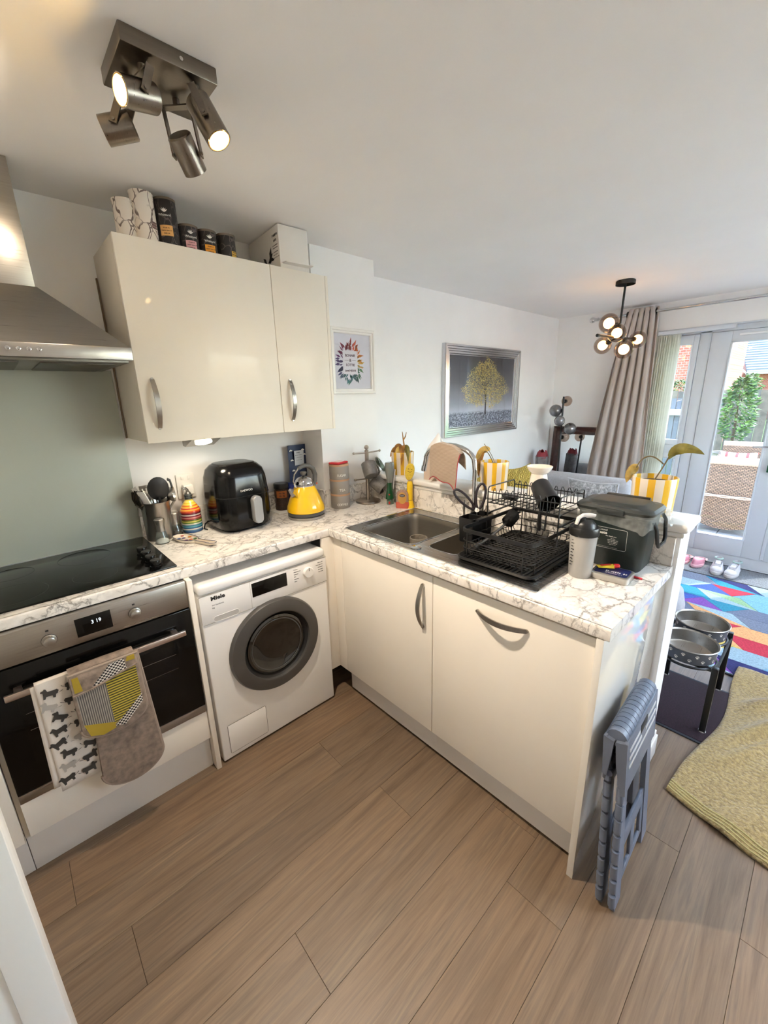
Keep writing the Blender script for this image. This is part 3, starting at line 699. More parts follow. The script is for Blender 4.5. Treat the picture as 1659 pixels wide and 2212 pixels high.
def head_slotted(L_):
    h = MB()
    for i_ in range(5): h.box(-.036+i_*.016, -.027+i_*.016, 0, .002, L_-.09, L_-.01)
    h.box(-.036, .037, 0, .002, L_-.10, L_-.088).box(-.036, .037, 0, .002, L_-.014, L_)
    return [('handle', MB().tube([(0, 0, 0), (0, 0, L_-.09)], .005, 8), M_STEEL), ('slotted_blade', h, M_STEEL)]
def head_spoon(mt_, w=.034, l=.1):
    def f(L_):
        h = MB(); h.grid(lambda u_, v_: (math.cos(2*PI*u_)*w*math.sqrt(max(0, v_)), .012*(v_-1), L_-l*.5+math.sin(2*PI*u_)*l*.5*math.sqrt(max(0, v_))), 20, 5, closed=True)
        h.grid(lambda u_, v_: (math.cos(2*PI*u_)*w*math.sqrt(max(0, v_)), .012*(v_-1)-.0025, L_-l*.5+math.sin(2*PI*u_)*l*.5*math.sqrt(max(0, v_))), 20, 5, closed=True)
        h.tube([(math.cos(2*PI*u_/20)*w, -.001, L_-l*.5+math.sin(2*PI*u_/20)*l*.5) for u_ in range(20)], .0018, 5, True)
        return [('handle', MB().tube([(0, 0, 0), (0, -.003, L_-l*.6), (0, -.004, L_-l*.9)], [.006, .006, .005], 8), mt_), ('bowl', h, mt_)]
    return f
def head_fork(mt_):
    def f(L_):
        h = MB()
        for i_ in range(5):
            x_ = -.02+i_*.01; h.tube([(x_, 0, L_-.055), (x_*1.15, .006, L_-.03), (x_*1.15, .022, L_-.006), (x_*1.1, .034, L_-.004)], [.0042, .004, .0036, .003], 7)
        h.tube([(-.022, 0, L_-.055), (0, 0, L_-.075), (.022, 0, L_-.055)], .006, 8)
        return [('handle', MB().tube([(0, 0, 0), (0, 0, L_-.07)], .0065, 8), mt_), ('claw', h, mt_)]
    return f
def head_ladle(L_):
    h = MB().at((.0, .02, L_-.03), (.9, 0, 0)).lathe([(0, -.03), (.02, -.025), (.033, -.008), (.036, .006), (.0345, .006), (.031, -.007), (.018, -.022), (0, -.027)], 24)
    return [('handle', MB().tube([(0, 0, 0), (0, 0, L_-.05)], .0055, 8), M_STEEL), ('bowl', h, M_STEEL)]
bz = Z+.015
utensil('solid_spoon', 'large black nylon cooking spoon standing tallest in the steel pot', (ux+.012, uy-.055, Z+.292), (ux+.02, uy+.015, bz), head_spoon(M_NYL, .042, .11))
utensil('pasta_server', 'black pasta server with hooked prongs leaning right in the steel pot', (ux+.095, uy-.02, Z+.26), (ux-.015, uy+.01, bz), head_fork(M_NYL))
utensil('fish_slice', 'white silicone spatula leaning left over the rim of the steel pot', (ux-.062, uy-.06, Z+.238), (ux+.022, uy+.018, bz), lambda L_: [('handle', MB().tube([(0, 0, 0), (0, 0, L_-.075)], .005, 8), M_STEEL), ('blade', MB().box(-.018, .018, -.003, .003, L_-.085, L_, b=.003), mat('white_silicone', (220, 218, 214), .5))])
utensil('slotted_turner', 'slotted steel turner standing at the back of the steel pot', (ux-.012, uy+.03, Z+.25), (ux-.005, uy-.01, bz), head_slotted)
utensil('soup_ladle', 'steel soup ladle hanging over the left rim of the steel pot', (ux-.075, uy+.0, Z+.215), (ux+.02, uy+.0, bz), head_ladle)
utensil('salad_fork', 'dark salad claw sticking out furthest left from the steel pot', (ux-.095, uy-.028, Z+.222), (ux+.025, uy+.02, bz), head_fork(mat('dark_metal', (70, 66, 60), .3, .8)))
utensil('steel_turner', 'glassy clear-edged turner at the back left of the steel pot', (ux-.075, uy+.03, Z+.258), (ux+.02, uy-.01, bz), head_turner)
utensil('serving_spoon', 'steel serving spoon leaning right toward the striped bottle', (ux+.105, uy-.035, Z+.215), (ux-.02, uy+.02, bz), head_ladle)

# salt and pepper
M_CLR = thin_glass('clear_acrylic', (240, 243, 243), .1)
def shaker(x, y, fill, label):
    t = thing('salt_shaker' if fill else 'pepper_mill', label, 'shaker', (x, y, Z), local=True)
    obj('glass_body', MB().lathe([(0, 0), (.0285, 0), (.030, .003), (.026, .028), (.0185, .052), (.0175, .058), (.0165, .058), (.0172, .052), (.0245, .028), (.028, .004), (0, .003)], 32), M_CLR, t)
    obj('seasoning', MB().lathe([(0, .0035), (.0272, .0045), (.0262, .012), (.02, .017), (0, .019)], 24), mat('salt_grain', (232, 230, 226), .8, bump=.5) if fill else mat('peppercorn', (58, 48, 40), .8, var=.4, vscale=300), t)
    obj('steel_neck', MB().lathe([(.018, .056), (.0185, .06), (.0165, .075), (.0205, .098), (.022, .108), (.0195, .112), (.012, .1135), (0, .1135)], 32), M_STEELV, t)
    return t
shaker(.008, -.168, True, 'clear salt shaker with steel top in front of the utensil pot')
shaker(.088, -.1, False, 'clear pepper shaker with steel top behind the spoon rest')

# striped oil bottle
sb = thing('oil_bottle', 'ceramic bottle with rainbow stripes and a steel pourer', 'bottle', (.168, -.085, Z), local=True)
cols = [(38, 70, 112), (60, 105, 140), (200, 200, 190), (40, 90, 130), (90, 160, 175), (60, 120, 140), (210, 205, 190), (110, 140, 60), (196, 190, 90), (90, 100, 40), (150, 60, 60), (205, 130, 120), (120, 30, 50), (205, 190, 180), (90, 30, 40), (160, 45, 40), (215, 90, 40), (235, 170, 60), (210, 70, 50), (240, 190, 70), (225, 120, 40), (240, 205, 80), (235, 190, 60), (245, 215, 110), (230, 200, 80)]
prof = lambda z: .046 if z < .105 else (.046-.029*((z-.105)/.05)**1.25 if z < .155 else .017)
zs = 0.0
for i_, c_ in enumerate(cols):
    z0, z1 = .004+i_*.155/len(cols), .004+(i_+1)*.155/len(cols); bd = MB()
    P_ = [(prof(z0+(z1-z0)*k_/2)+(.0006 if k_ == 1 else 0), z0+(z1-z0)*k_/2) for k_ in range(3)]
    if i_ == 0: P_ = [(0, 0), (.042, 0), (.045, .002)]+P_
    obj('stripe', bd.lathe(P_, 30), mat('glaze_%d_%d_%d' % c_, c_, .2, coat=.4), sb)
obj('neck', MB().lathe([(.017, .159), (.0168, .17), (.0172, .18), (.0172, .1845), (0, .185)], 28), mat('glaze_grey', (90, 96, 96), .25, coat=.4), sb)
obj('neck_ring', MB().lathe([(.0176, .165), (.0176, .169), (.016, .169)], 28).lathe([(.0178, .175), (.0178, .178), (.016, .178)], 28), mat('glaze_dark', (40, 45, 45), .25, coat=.4), sb)
obj('pourer', MB().lathe([(.014, .184), (.0145, .19), (.010, .196), (.007, .198)], 20).tube([(0, 0, .195), (0, 0, .205), (-.006, -.002, .213), (-.022, -.006, .215)], [.007, .007, .0065, .005], 10), M_STEEL, sb)

# spoon rest
sr = thing('spoon_rest', 'hand-painted ceramic spoon rest with coloured dots by the hob', 'spoon rest', (.112, -.25, Z), 0, local=True)
out = []
A0, A1 = Vector((-.045, .105, 0)), Vector((.048, -.147, 0)); axd = (A1-A0).normalized(); sdv = Vector((-axd.y, axd.x, 0)); LL = (A1-A0).length
def halfw(k):
    if k < .55: return .036*math.sqrt(max(0, 1-((k-.27)/.28)**2))
    if k < .9: return max(.012, .036*math.sqrt(max(0, 1-min(1, (k-.27)/.28)**2)))+.004*max(0, (k-.75))/.15
    return .016*math.sqrt(max(0, 1-((k-.9)/.1)**2))+.0005
ks = [i_/26 for i_ in range(27)]
rim = [A0+axd*LL*k+sdv*halfw(k) for k in ks]+[A0+axd*LL*k-sdv*halfw(k) for k in reversed(ks)]
def ringat(sc_, z, zf=None):
    c_ = A0+axd*LL*.45; return [Vector((c_.x+(p_.x-c_.x)*sc_, c_.y+(p_.y-c_.y)*sc_, z+.004*abs(((p_-A0).dot(axd)/LL)-.45))) for p_ in rim]
obj('dish', loft(MB(), [ringat(.86, .001), ringat(.97, .008), ringat(1, .013), ringat(.97, .0145), ringat(.9, .009), ringat(.6, .005)]), mat('cream_glaze', (226, 214, 196), .25, coat=.4), sr)
obj('rim_line', MB().tube([p_+Vector((0, 0, .0005)) for p_ in ringat(.992, .0142)], .0013, 5, True), mat('navy_glaze', (40, 38, 70), .3), sr)
dots = [((170, 40, 60), .1, .018), ((60, 80, 140), .18, -.016), ((190, 120, 40), .26, .024), ((100, 40, 110), .34, -.012), ((60, 120, 70), .42, .018), ((180, 50, 50), .5, -.006), ((80, 60, 130), .2, .004), ((190, 90, 40), .37, .006), ((160, 40, 70), .72, 0), ((60, 90, 60), .8, 0), ((170, 50, 60), .93, 0)]
for c_, k, s_ in dots:
    p_ = A0+axd*LL*k+sdv*s_; r_ = .0085 if k < .6 else .006
    obj('painted_dot', MB().lathe([(r_, .0), (r_*.6, .0012), (0, .0014)], 14, c=(p_.x, p_.y, .0105 if abs(s_) > .014 else .008)), mat('dot_%d_%d_%d' % c_, c_, .3), sr)

# double wall socket
so = thing('wall_socket', 'white double wall socket on the wall behind the striped bottle', 'socket', (.2, -.001, 1.135))
obj('face_plate', MB().box(.148, .232, -.011, -.001, 1.075, 1.195, b=.003), M_WHITEP, so)
obj('switch', MB().box(.17, .182, -.0145, -.0105, 1.168, 1.184, b=.001).box(.2, .212, -.0145, -.0105, 1.168, 1.184, b=.001), M_WHITEP, so)
obj('plug', MB().box(.166, .214, -.045, -.0105, 1.095, 1.145, b=.006, seg=3), M_WHITEP, so)

# air fryer
fx, fy = .372, -.168
af = thing('air_fryer', 'glossy black air fryer with grey basket handle on the worktop', 'air fryer', (fx, fy, Z), .06, local=True)
def rr3(w_, d_, r_, z, yo=0): return [Vector((x_, y_+yo, z)) for x_, y_ in rrect(-w_, w_, -d_, d_, r_, 7)]
W_, D_ = .135, .128
obj('body', loft(MB(), [rr3(W_-.022, D_-.022, .06, .008), rr3(W_-.006, D_-.006, .07, .02), rr3(W_, D_, .075, .07), rr3(W_-.001, D_-.001, .075, .18), rr3(W_-.006, D_-.006, .075, .255), rr3(W_-.016, D_-.016, .072, .292), rr3(W_-.034, D_-.034, .066, .313), rr3(W_-.046, D_-.046, .055, .318)]), M_BLACKG, af, 60)
obj('top_panel', loft(MB(), [rr3(W_-.044, D_-.044, .056, .3175), rr3(W_-.046, D_-.046, .055, .3205), rr3(W_-.052, D_-.052, .05, .322)]), mat('fryer_top', (16, 16, 17), .22), af, 60)
obj('foot_ring', loft(MB(), [rr3(W_-.03, D_-.03, .055, 0), rr3(W_-.026, D_-.026, .058, .01)]), M_BLACK, af)
obj('drawer_seam', MB().tube([(x_*1.002, y_*1.002, .172) for x_, y_ in rrect(-W_, W_, -D_, D_, .075, 7) if y_ < 0], .0011, 5), mat('seam_black', (2, 2, 2), .7), af)
obj('handle', loft(MB(), [[Vector((.023+(x_-.023)*sc_, -D_-dy, .1025+(z_-.1025)*sc_)) for x_, z_ in rrect(0, .046, .035, .170, .021, 6)] for sc_, dy in ((.86, -.004), (1., .006), (1., .030), (.93, .034))]), mat('handle_grey', (150, 150, 150), .35, .3), af)
text('maker_name', 'DAEWOO', .0135, M_INKW, af, (-.012, -D_-.0012, .20), align='CENTER')
obj('power_cord', MB().tube([(-.1, .10, .04), (-.14, .09, .02), (-.155, .07, .004), (-.150, .045, .004)], .0035, 7), M_BLACK, af)

# jars and snack bag in the alcove, tray under them
solo('tray', MB().box(.60, .80, -.15, -.03, Z, Z+.008, b=.003), mat('tray_white', (222, 220, 214), .4), 'small white tray under the jars behind the kettle', 'tray')
JZ = Z+.008
def jar(x, y, r, h, glass, fill, lidm, labm, label, tx):
    t = thing('jar', label, 'jar', (x, y, JZ), local=True)
    obj('glass', MB().lathe([(0, 0), (r*.96, 0), (r, .004), (r*.92, h*.3), (r*.86, h*.42), (r, h*.52), (r, h*.72), (r*.85, h*.8), (r*.85, h*.82)], 28), glass, t)
    obj('lid', MB().lathe([(r*.9, h*.8), (r*1.0, h*.82), (r*1.0, h*.97), (r*.96, h), (0, h)], 28), lidm, t)
    a = math.atan2(-2.137-y, -.44-x)
    p_ = MB(); p_.grid(lambda u_, v_: ((r+.0008)*math.cos(a+(u_-.5)*1.5), (r+.0008)*math.sin(a+(u_-.5)*1.5), h*(.48+.26*v_)), 8, 1)
    obj('paper_label', p_, labm, t, recalc=False)
    for k_ in range(2): scribble(t, M_INKB, ((r+.0014)*math.cos(a), (r+.0014)*math.sin(a), h*(.66-.1*k_)), (PI/2, 0, a+PI/2), .03, .011)
    return t
M_COF = mat('coffee_granules', (52, 34, 24), .5, var=.5, vscale=180)
jar(.668, -.075, .041, .150, M_COF, None, mat('jar_lid_black', (28, 28, 30), .4), mat('label_brown_orange', (150, 84, 36), .5), 'coffee jar with black lid and orange-brown label behind the kettle', 'KENCO')
jar(.742, -.068, .038, .135, mat('jar_blue', (24, 48, 130), .3), None, mat('jar_lid_blue', (18, 40, 120), .35), mat('label_navy', (20, 34, 90), .5), 'blue jar with blue lid mostly hidden by the kettle', 'DECAF')
sn = thing('snack_bag', 'navy blue paper snack bag with cloud print leaning on the alcove wall', 'bag', (.81, -.035, Z+.105), (0, 0, .1), local=True)
g = MB(); g.grid(lambda u_, v_: ((u_-.5)*.125, -.018*math.sin(PI*u_)*math.sin(PI*min(1, v_*1.05)), .335*v_), 10, 10); g.grid(lambda u_, v_: ((u_-.5)*.125, .012*math.sin(PI*u_)*math.sin(PI*min(1, v_*1.05)), .335*v_), 10, 10)
sn.location.z = Z+.02
obj('bag', g, mat('navy_paper', (26, 44, 78), .5), sn)
obj('paper_label', MB().at((0, -.0185, .262), (.03, 0, 0)).box(-.033, .033, -.0006, .0006, -.042, .042), mat('label_grey', (196, 196, 196), .6), sn)
for i_ in range(4): scribble(sn, M_INKB, (-.004, -.0208, .292-.014*i_), (PI/2, 0, 0), (.028, .048, .046, .04)[i_], (.009, .004, .0025, .0025)[i_])
cl = MB()
for x_, z_ in ((-.045, .15), (.046, .175), (-.04, .09), (.03, .205), (-.048, .205), (.04, .1), (0, .11)):
    for k_ in range(3): cl.sphere((x_-.006+k_*.006, -.0205*math.sin(PI*(x_/.125+.5))-.002, z_+.10+(.003 if k_ == 1 else 0)), .005, 8, sc=(1, .2, .8))
obj('cloud_print', cl, M_INKW, sn)

# kettle
M_YEL = mat('yellow_enamel', (236, 186, 22), .16, coat=.6, var=.01)
kt = thing('kettle', 'yellow pyramid kettle with grey loop handle and steel spout', 'kettle', (.690, -.285, Z), .25, local=True)
obj('power_base', MB().lathe([(0, 0), (.094, 0), (.097, .003), (.097, .014), (.092, .017), (0, .017)], 44), M_STEEL, kt)
obj('foot_band', MB().lathe([(.088, .017), (.0965, .019), (.0965, .034), (.094, .036)], 44), mat('kettle_grey', (70, 70, 68), .4), kt)
obj('body', MB().lathe([(.095, .035), (.099, .038), (.0995, .05), (.096, .066), (.080, .108), (.063, .146), (.052, .168), (.049, .173), (0, .174)], 48), M_YEL, kt)
obj('collar', MB().lathe([(.052, .169), (.053, .173), (.050, .178), (.046, .180)], 40), M_CHROME, kt)
obj('lid', MB().lathe([(.049, .176), (.050, .182), (.046, .196), (.036, .209), (.022, .217), (.010, .220), (0, .2205)], 36), M_CHROME, kt)
obj('lid_knob', MB().lathe([(.006, .219), (.006, .224), (.014, .229), (.0175, .240), (.014, .2435), (0, .244)], 24), mat('knob_grey', (96, 94, 90), .4), kt)
hp = [(.066, 0, .150), (.083, 0, .182), (.087, 0, .215), (.074, 0, .246), (.044, 0, .267), (.006, 0, .274), (-.034, 0, .264), (-.066, 0, .238), (-.078, 0, .205), (-.068, 0, .178), (-.054, 0, .166)]
obj('handle', MB().tube(hp[:7], [.010, .012, .013, .013, .0125, .0115, .009], 12), mat('handle_dark_grey', (92, 90, 86), .45), kt)
obj('handle_arm', MB().tube(hp[6:], .0038, 8), M_CHROME, kt)
obj('spout', loft(MB(), [[Vector((-.070, -.024, .112)), Vector((-.070, .024, .112)), Vector((-.056, .0, .152))], [Vector((-.096, -.014, .146)), Vector((-.096, .014, .146)), Vector((-.082, .0, .166))], [Vector((-.114, -.005, .166)), Vector((-.114, .005, .166)), Vector((-.105, .0, .173))]]), M_CHROME, kt)
obj('gauge', MB().tube([(.093, .0, .07), (.078, 0, .112), (.063, 0, .15)], .006, 8), M_WHITEP, kt)
obj('switch', MB().tube([(.062, 0, .158), (.085, 0, .168), (.098, 0, .163)], [.007, .007, .005], 8), mat('orange_switch', (226, 90, 40), .4), kt)

# tea, coffee and sugar canisters
M_GREYC = mat('grey_canister', (140, 134, 127), .45)
zc = Z
for i_, (nm, lb) in enumerate((('COFFEE', 'bottom grey canister of the stack, lettered COFFEE'), ('TEA', 'middle grey canister of the stack, lettered TEA'), ('SUGAR', 'top grey canister of the stack, lettered SUGAR, red packet on it'))):
    hh = .084
    t = thing('kitchen_canister', lb, 'canister', (.938, -.262, zc), group='stacked grey canisters', local=True)
    obj('tin', MB().lathe([(0, 0), (.0535, 0), (.0555, .003), (.0555, hh-.012), (.0545, hh-.010), (0, hh-.010)], 40), M_GREYC, t)
    obj('lid', MB().lathe([(.0548, hh-.0105), (.0562, hh-.0095), (.0562, hh-.002), (.0545, hh), (0, hh)], 40), mat('canister_lid', (176, 138, 108), .5), t)
    a = math.atan2(-2.137+.262, -.44-.938)+.12
    for k_, ch_ in enumerate(nm):
        aa = a+(k_-(len(nm)-1)/2)*.195+.12
        text('letter', ch_, .019, M_INKW, t, (.0558*math.cos(aa), .0558*math.sin(aa), .024), (PI/2, 0, aa+PI/2), 'CENTER')
    zc += hh
solo('sugar_packet', MB().at((.938, -.262, zc), (0, 0, .3)).box(-.05, .045, -.035, .035, .0005, .012, b=.005, seg=3).box(-.03, .03, -.02, .025, .012, .0135, 1, b=.0006), [mat('red_packet', (190, 40, 50), .5), mat('packet_white', (230, 215, 210), .6)], 'flat red and white packet lying on the stacked grey canisters', 'packet')

# mug tree with two mugs
M_TREE = brushed('mug_tree_steel', (176, 166, 154), .3, 2, .05)
tx_, ty_ = 1.122, -.292
mtree = thing('mug_tree', 'brushed steel mug tree with four visible arms and a ball top', 'mug tree', (tx_, ty_, Z), local=True)
obj('base', MB().lathe([(0, 0), (.074, 0), (.076, .004), (.074, .012), (.05, .0155), (0, .016)], 44), M_TREE, mtree)
obj('pole', MB().lathe([(.0115, .015), (.0115, .31), (.006, .314), (.006, .318)], 24), M_TREE, mtree)
obj('ball_top', MB().sphere((0, 0, .328), .0135, 20), M_TREE, mtree)
ad = Vector((math.cos(-.06), math.sin(-.06), 0))
for z_, d_, ln in ((.296, ad, .098), (.296, -ad, .092), (.142, -ad, .088), (.142, ad, .085), (.185, Vector((.3, .95, 0)).normalized(), .05)):
    a = obj('arm', MB().tube([(0, 0, z_), tuple(d_*ln+Vector((0, 0, z_+.004)))], .0042, 10), M_TREE, mtree)
    obj('arm_tip', MB().sphere(tuple(d_*ln+Vector((0, 0, z_+.004))), .0075, 14), M_TREE, a)
def mug(label, loc, rot, mt_, r=.041, h=.088, group=None, inner=None):
    t = thing('mug', label, 'mug', loc, rot, group, local=True)
    obj('cup', MB().lathe([(0, 0), (r*.9, 0), (r*.97, .004), (r, h*.5), (r, h-.002), (r-.002, h), (r-.0045, h-.001), (r-.005, h*.5), (r*.82, .008), (0, .006)], 36), [mt_], t)
    obj('handle', MB().tube([(r*.96, 0, h*.8), (r*1.35, 0, h*.84), (r*1.72, 0, h*.66), (r*1.72, 0, h*.40), (r*1.35, 0, h*.2), (r*.96, 0, h*.22)], [.0055, .0062, .006, .006, .0062, .0055], 10), mt_, t)
    return t
M_MUGD = mat('dark_grey_stoneware', (104, 102, 100), .4, var=.12, vscale=60); M_MUGT = botanical('patterned_grey_stoneware', (124, 121, 118), (82, 79, 77), 90)
mug('plain dark grey mug hanging high on the mug tree, handle up', (tx_-.012, ty_-.052, Z+.165), (-.55, .2, 0), M_MUGD, .043, .085)
mug('patterned grey mug hanging low on the right of the mug tree', (tx_+.055, ty_+.01, Z+.125), (2.2, .1, .45), M_MUGT, .042, .088)

# sealed foil packet on the sill end
pk = thing('foil_packet', 'crumpled green and silver foil packet on the sill behind the mug tree', 'packet', (1.30, -.255, 1.0865), (0, 0, .8), local=True)
g = MB(); g.grid(lambda u_, v_: ((u_-.5)*.1, -.014*math.sin(PI*u_)*math.sin(PI*v_)+.05*v_+.006*math.sin(9*u_+5*v_), .085*v_+.004*math.sin(8*u_)), 10, 8)
g.grid(lambda u_, v_: ((u_-.5)*.1, .014*math.sin(PI*u_)*math.sin(PI*v_)+.05*v_+.006*math.sin(9*u_+5*v_)+.003, .085*v_+.004*math.sin(8*u_)), 10, 8)
N = NT('foil_print'); N.set(Base_Color=N.ramp(N.noise(N.coord(), 22, 2), [(.42, (70, 84, 66)), (.5, (150, 156, 146)), (.6, (205, 205, 200))], 'CONSTANT'), Roughness=.3, Metallic=.3)
obj('packet_body', g, N.m, pk); 
# ------------------------------------------------------------------ sink, tap and what is in it
sk2 = thing('kitchen_sink', 'stainless steel inset sink with a large bowl, half bowl and drainer', 'sink', (.95, -1.1, Z-.17))
B1 = (.737, 1.118, -1.012, -.668); B2 = (.775, 1.095, -1.222, -1.060)
zr = ZT+.003
def bowl_mb(mb, b, depth, r):
    x0, x1, y0, y1 = b; R = []
    for sc_, z_, rr in ((1.0, zr, r), (.985, zr-.006, r), (.965, zr-.03, r), (.93, zr-depth+.03, r), (.87, zr-depth+.006, r*.9), (.74, zr-depth, r*.7)):
        cx_, cy_ = (x0+x1)/2, (y0+y1)/2; hw = (x1-x0)/2; hh = (y1-y0)/2; sh = (1-sc_)*min(hw, hh)
        R.append([Vector((x_, y_, z_)) for x_, y_ in rrect(x0+sh, x1-sh, y0+sh, y1-sh, max(.01, rr-sh*.3), 6)])
    loft(mb, R, cap=False); n = len(R[-1]); mb.add(R[-1], [tuple(range(n))])
    # outer skin
    O = [[Vector((x_, y_, z_)) for x_, y_ in rrect(x0-.003, x1+.003, y0-.003, y1+.003, r, 6)] for z_ in (zr-.004, zr-depth-.003)]
    loft(mb, O, cap=False); mb.add(O[-1], [tuple(range(len(O[-1])))]); return mb
M_BOWL = brushed('sink_bowl_steel', (150, 144, 136), .46, 1)
obj('large_bowl', bowl_mb(MB(), B1, .165, .05), M_BOWL, sk2, 50, recalc=False)
obj('half_bowl', bowl_mb(MB(), B2, .11, .04), M_BOWL, sk2, 50, recalc=False)
# deck plate: triangulated ring around the bowls with a raised outer rim
def deck():
    bm = bmesh.new()
    loops = [[(x_, y_) for x_, y_ in rrect(SX0, SX1, SY0, SY1, .004, 2)], [p_ for p_ in rrect(*B1, .05, 6)], [p_ for p_ in rrect(*B2, .04, 6)]]
    ed = []
    for lp in loops:
        vs = [bm.verts.new((x_, y_, zr)) for x_, y_ in lp]
        for i_ in range(len(vs)): ed.append(bm.edges.new((vs[i_], vs[(i_+1) % len(vs)])))
    bmesh.ops.triangle_fill(bm, use_beauty=True, use_dissolve=False, edges=ed)
    # drop triangles that fill a bowl
    bad = [f for f in bm.faces if any(b_[0]+.001 < f.calc_center_median().x < b_[1]-.001 and b_[2]+.001 < f.calc_center_median().y < b_[3]-.001 and
           all(b_[0]-.001 <= v.co.x <= b_[1]+.001 and b_[2]-.001 <= v.co.y <= b_[3]+.001 for v in f.verts) for b_ in (B1, B2))]
    bmesh.ops.delete(bm, geom=bad, context='FACES_ONLY')
    bm.verts.index_update(); mb = MB(); mb.add([v.co.copy() for v in bm.verts], [[v.index for v in f.verts] for f in bm.faces]); bm.free(); return mb
obj('deck', deck(), M_SINK, sk2, 30)
obj('rim', MB().tube([(x_, y_, ZT+.002) for x_, y_ in rrect(SX0, SX1, SY0, SY1, .006, 3)], .0035, 6, True), M_CHROME, sk2)
obj('bowl_lip', MB().tube([(x_, y_, zr) for x_, y_ in rrect(*B1, .05, 6)], .0025, 6, True).tube([(x_, y_, zr) for x_, y_ in rrect(*B2, .04, 6)], .0025, 6, True), M_CHROME, sk2)
rb = MB()
for i_ in range(9): rb.tube([(.78, -1.285-i_*.032, zr), (1.12, -1.285-i_*.032, zr)], .004, 6)
obj('drainer_ribs', rb, M_SINK, sk2)
obj('plug_control', MB().lathe([(.024, 0), (.024, .003), (.02, .0045), (0, .005)], 30, c=(.738, -1.041, zr)), M_CHROME, sk2)
obj('drain', MB().lathe([(.035, 0), (.035, .002), (.028, .003), (.02, .001), (0, .001)], 28, c=(.93, -.84, zr-.1649)), M_CHROME, sk2)

tap = thing('kitchen_tap', 'tall chrome swan-neck mixer tap with lever handles behind the sink', 'tap', (1.163, -1.024, zr))
tb = (1.163, -1.024)
neck = [Vector((tb[0], tb[1], zr+.02)), Vector((tb[0], tb[1], 1.19)), Vector((tb[0], tb[1]+.004, 1.225))]
for i_ in range(1, 13):
    a = PI*i_/12*1.02; neck.append(Vector((tb[0]-.02*(1-math.cos(a))/2, tb[1]+.004+.142*(1-math.cos(a)), 1.225+.077*math.sin(a))))
neck.append(neck[-1]+Vector((-.002, .010, -.045)))
obj('spout', MB().tube(neck, .0115, 14), M_CHROME, tap)
obj('nozzle', MB().cyl(neck[-1]+Vector((0, -.001, .012)), neck[-1]+Vector((-.001, .003, -.014)), .0135, 16), M_CHROME, tap)
obj('body', MB().lathe([(.027, 0), (.027, .006), (.021, .012), (.02, .045), (.016, .055), (.0125, .06)], 28, c=(tb[0], tb[1], zr)), M_CHROME, tap)
for sg in (-1, 1):
    hb_ = Vector((tb[0]-.004, tb[1]+sg*.048, zr))
    obj('lever', MB().cyl(hb_+Vector((0, -sg*.03, .03)), hb_+Vector((0, sg*.006, .03)), .011, 14).cyl(hb_+Vector((0, sg*.003, .025)), hb_+Vector((0, sg*.006, .115)), .0055, 12), M_CHROME, tap)

# dishcloth over the tap: drapes on both sides of the swan neck
M_WEAVE = None
N = NT('beige_waffle_cloth'); v_ = N.coord((1, 1, 1)); w1 = N.n('TexWave', wave_type='BANDS', bands_direction='Z'); w1.inputs['Scale'].default_value = 95; w1.inputs['Distortion'].default_value = 1.2; N.l(v_, w1.inputs['Vector'])
N.set(Base_Color=N.ramp(w1.outputs['Fac'], [(.2, (140, 120, 102)), (.8, (188, 168, 148))]), Roughness=.95, Sheen_Weight=.2); N.bump(w1.outputs['Fac'], .6, .002)
clh = thing('dishcloth', 'beige woven dishcloth with red edging draped over the tap', 'cloth', (1.15, -.87, 1.12))
def cloth_pt(u_, v_):
    # u along the pipe (y), v from front hem over the pipe to the back hem
    y_ = -.785-.175*u_-.012*u_*v_; k_ = (u_-.5)*2
    top = 1.302+.012-.055*max(0, (abs(k_)-.35))**1.6-.012*k_
    if v_ < .62:
        d_ = (.62-v_)/.62; drop = .165+.022*u_; x_ = 1.145-.020-.016*math.sin(min(1, d_*3)*PI/2)+.006*math.sin(6*u_+3*d_)*d_-.018*d_
        return (x_, y_+.018*(u_-.5)*d_-.01*d_, top-drop*d_+.006*math.sin(9*u_)*d_)
    d_ = (v_-.62)/.38; x_ = 1.145+.014*math.sin(min(1, d_*3)*PI/2)+.006*d_
    return (x_, y_, top-.085*d_)
gm = MB().grid(cloth_pt, 26, 30)
co = obj('fabric', gm, N.m, clh); md = co.modifiers.new('t', 'SOLIDIFY'); md.thickness = .003
ed_ = [cloth_pt(i_/20, 0) for i_ in range(21)]+[cloth_pt(1, j_/14*.6) for j_ in range(1, 15)]
obj('red_edging', MB().tube(ed_, .0022, 6), mat('red_thread', (150, 36, 44), .8), clh)

mug('grey mug standing in the large sink bowl', (1.0, -.815, zr-.1635), (0, 0, -.95), mat('speckled_stoneware', (128, 120, 108), .45, var=.15, vscale=70), .044, .09)

# ------------------------------------------------------------------ behind the sink corner: bottles and brush
wb = thing('washing_up_bottle', 'upside-down clear washing-up liquid bottle half full of green liquid', 'bottle', (1.176, -.428, Z), local=True)
obj('cap', MB().lathe([(0, 0), (.024, 0), (.024, .022), (.020, .026)], 24, sx=1, sy=.75), mat('clear_cap', (86, 104, 92), .3), wb)
obj('liquid', MB().lathe([(.020, .026), (.030, .034), (.030, .05), (.021, .085), (.0185, .105), (.019, .128), (0, .1285)], 28, sy=.75), mat('green_liquid', (14, 74, 38), .15, coat=.5), wb)
obj('bottle', MB().lathe([(.019, .1285), (.021, .15), (.028, .19), (.031, .225), (.031, .240), (.027, .247), (0, .248)], 28, sy=.75), mat('clear_bottle_grey', (150, 156, 152), .12, coat=.6, trans=.55), wb)
obj('back_label', MB().at((.0215, -.012, .15), (0, .12, -.5)).box(-.002, .002, -.012, .012, -.06, .055, b=.0015), mat('label_white_grey', (205, 205, 203), .5), wb)
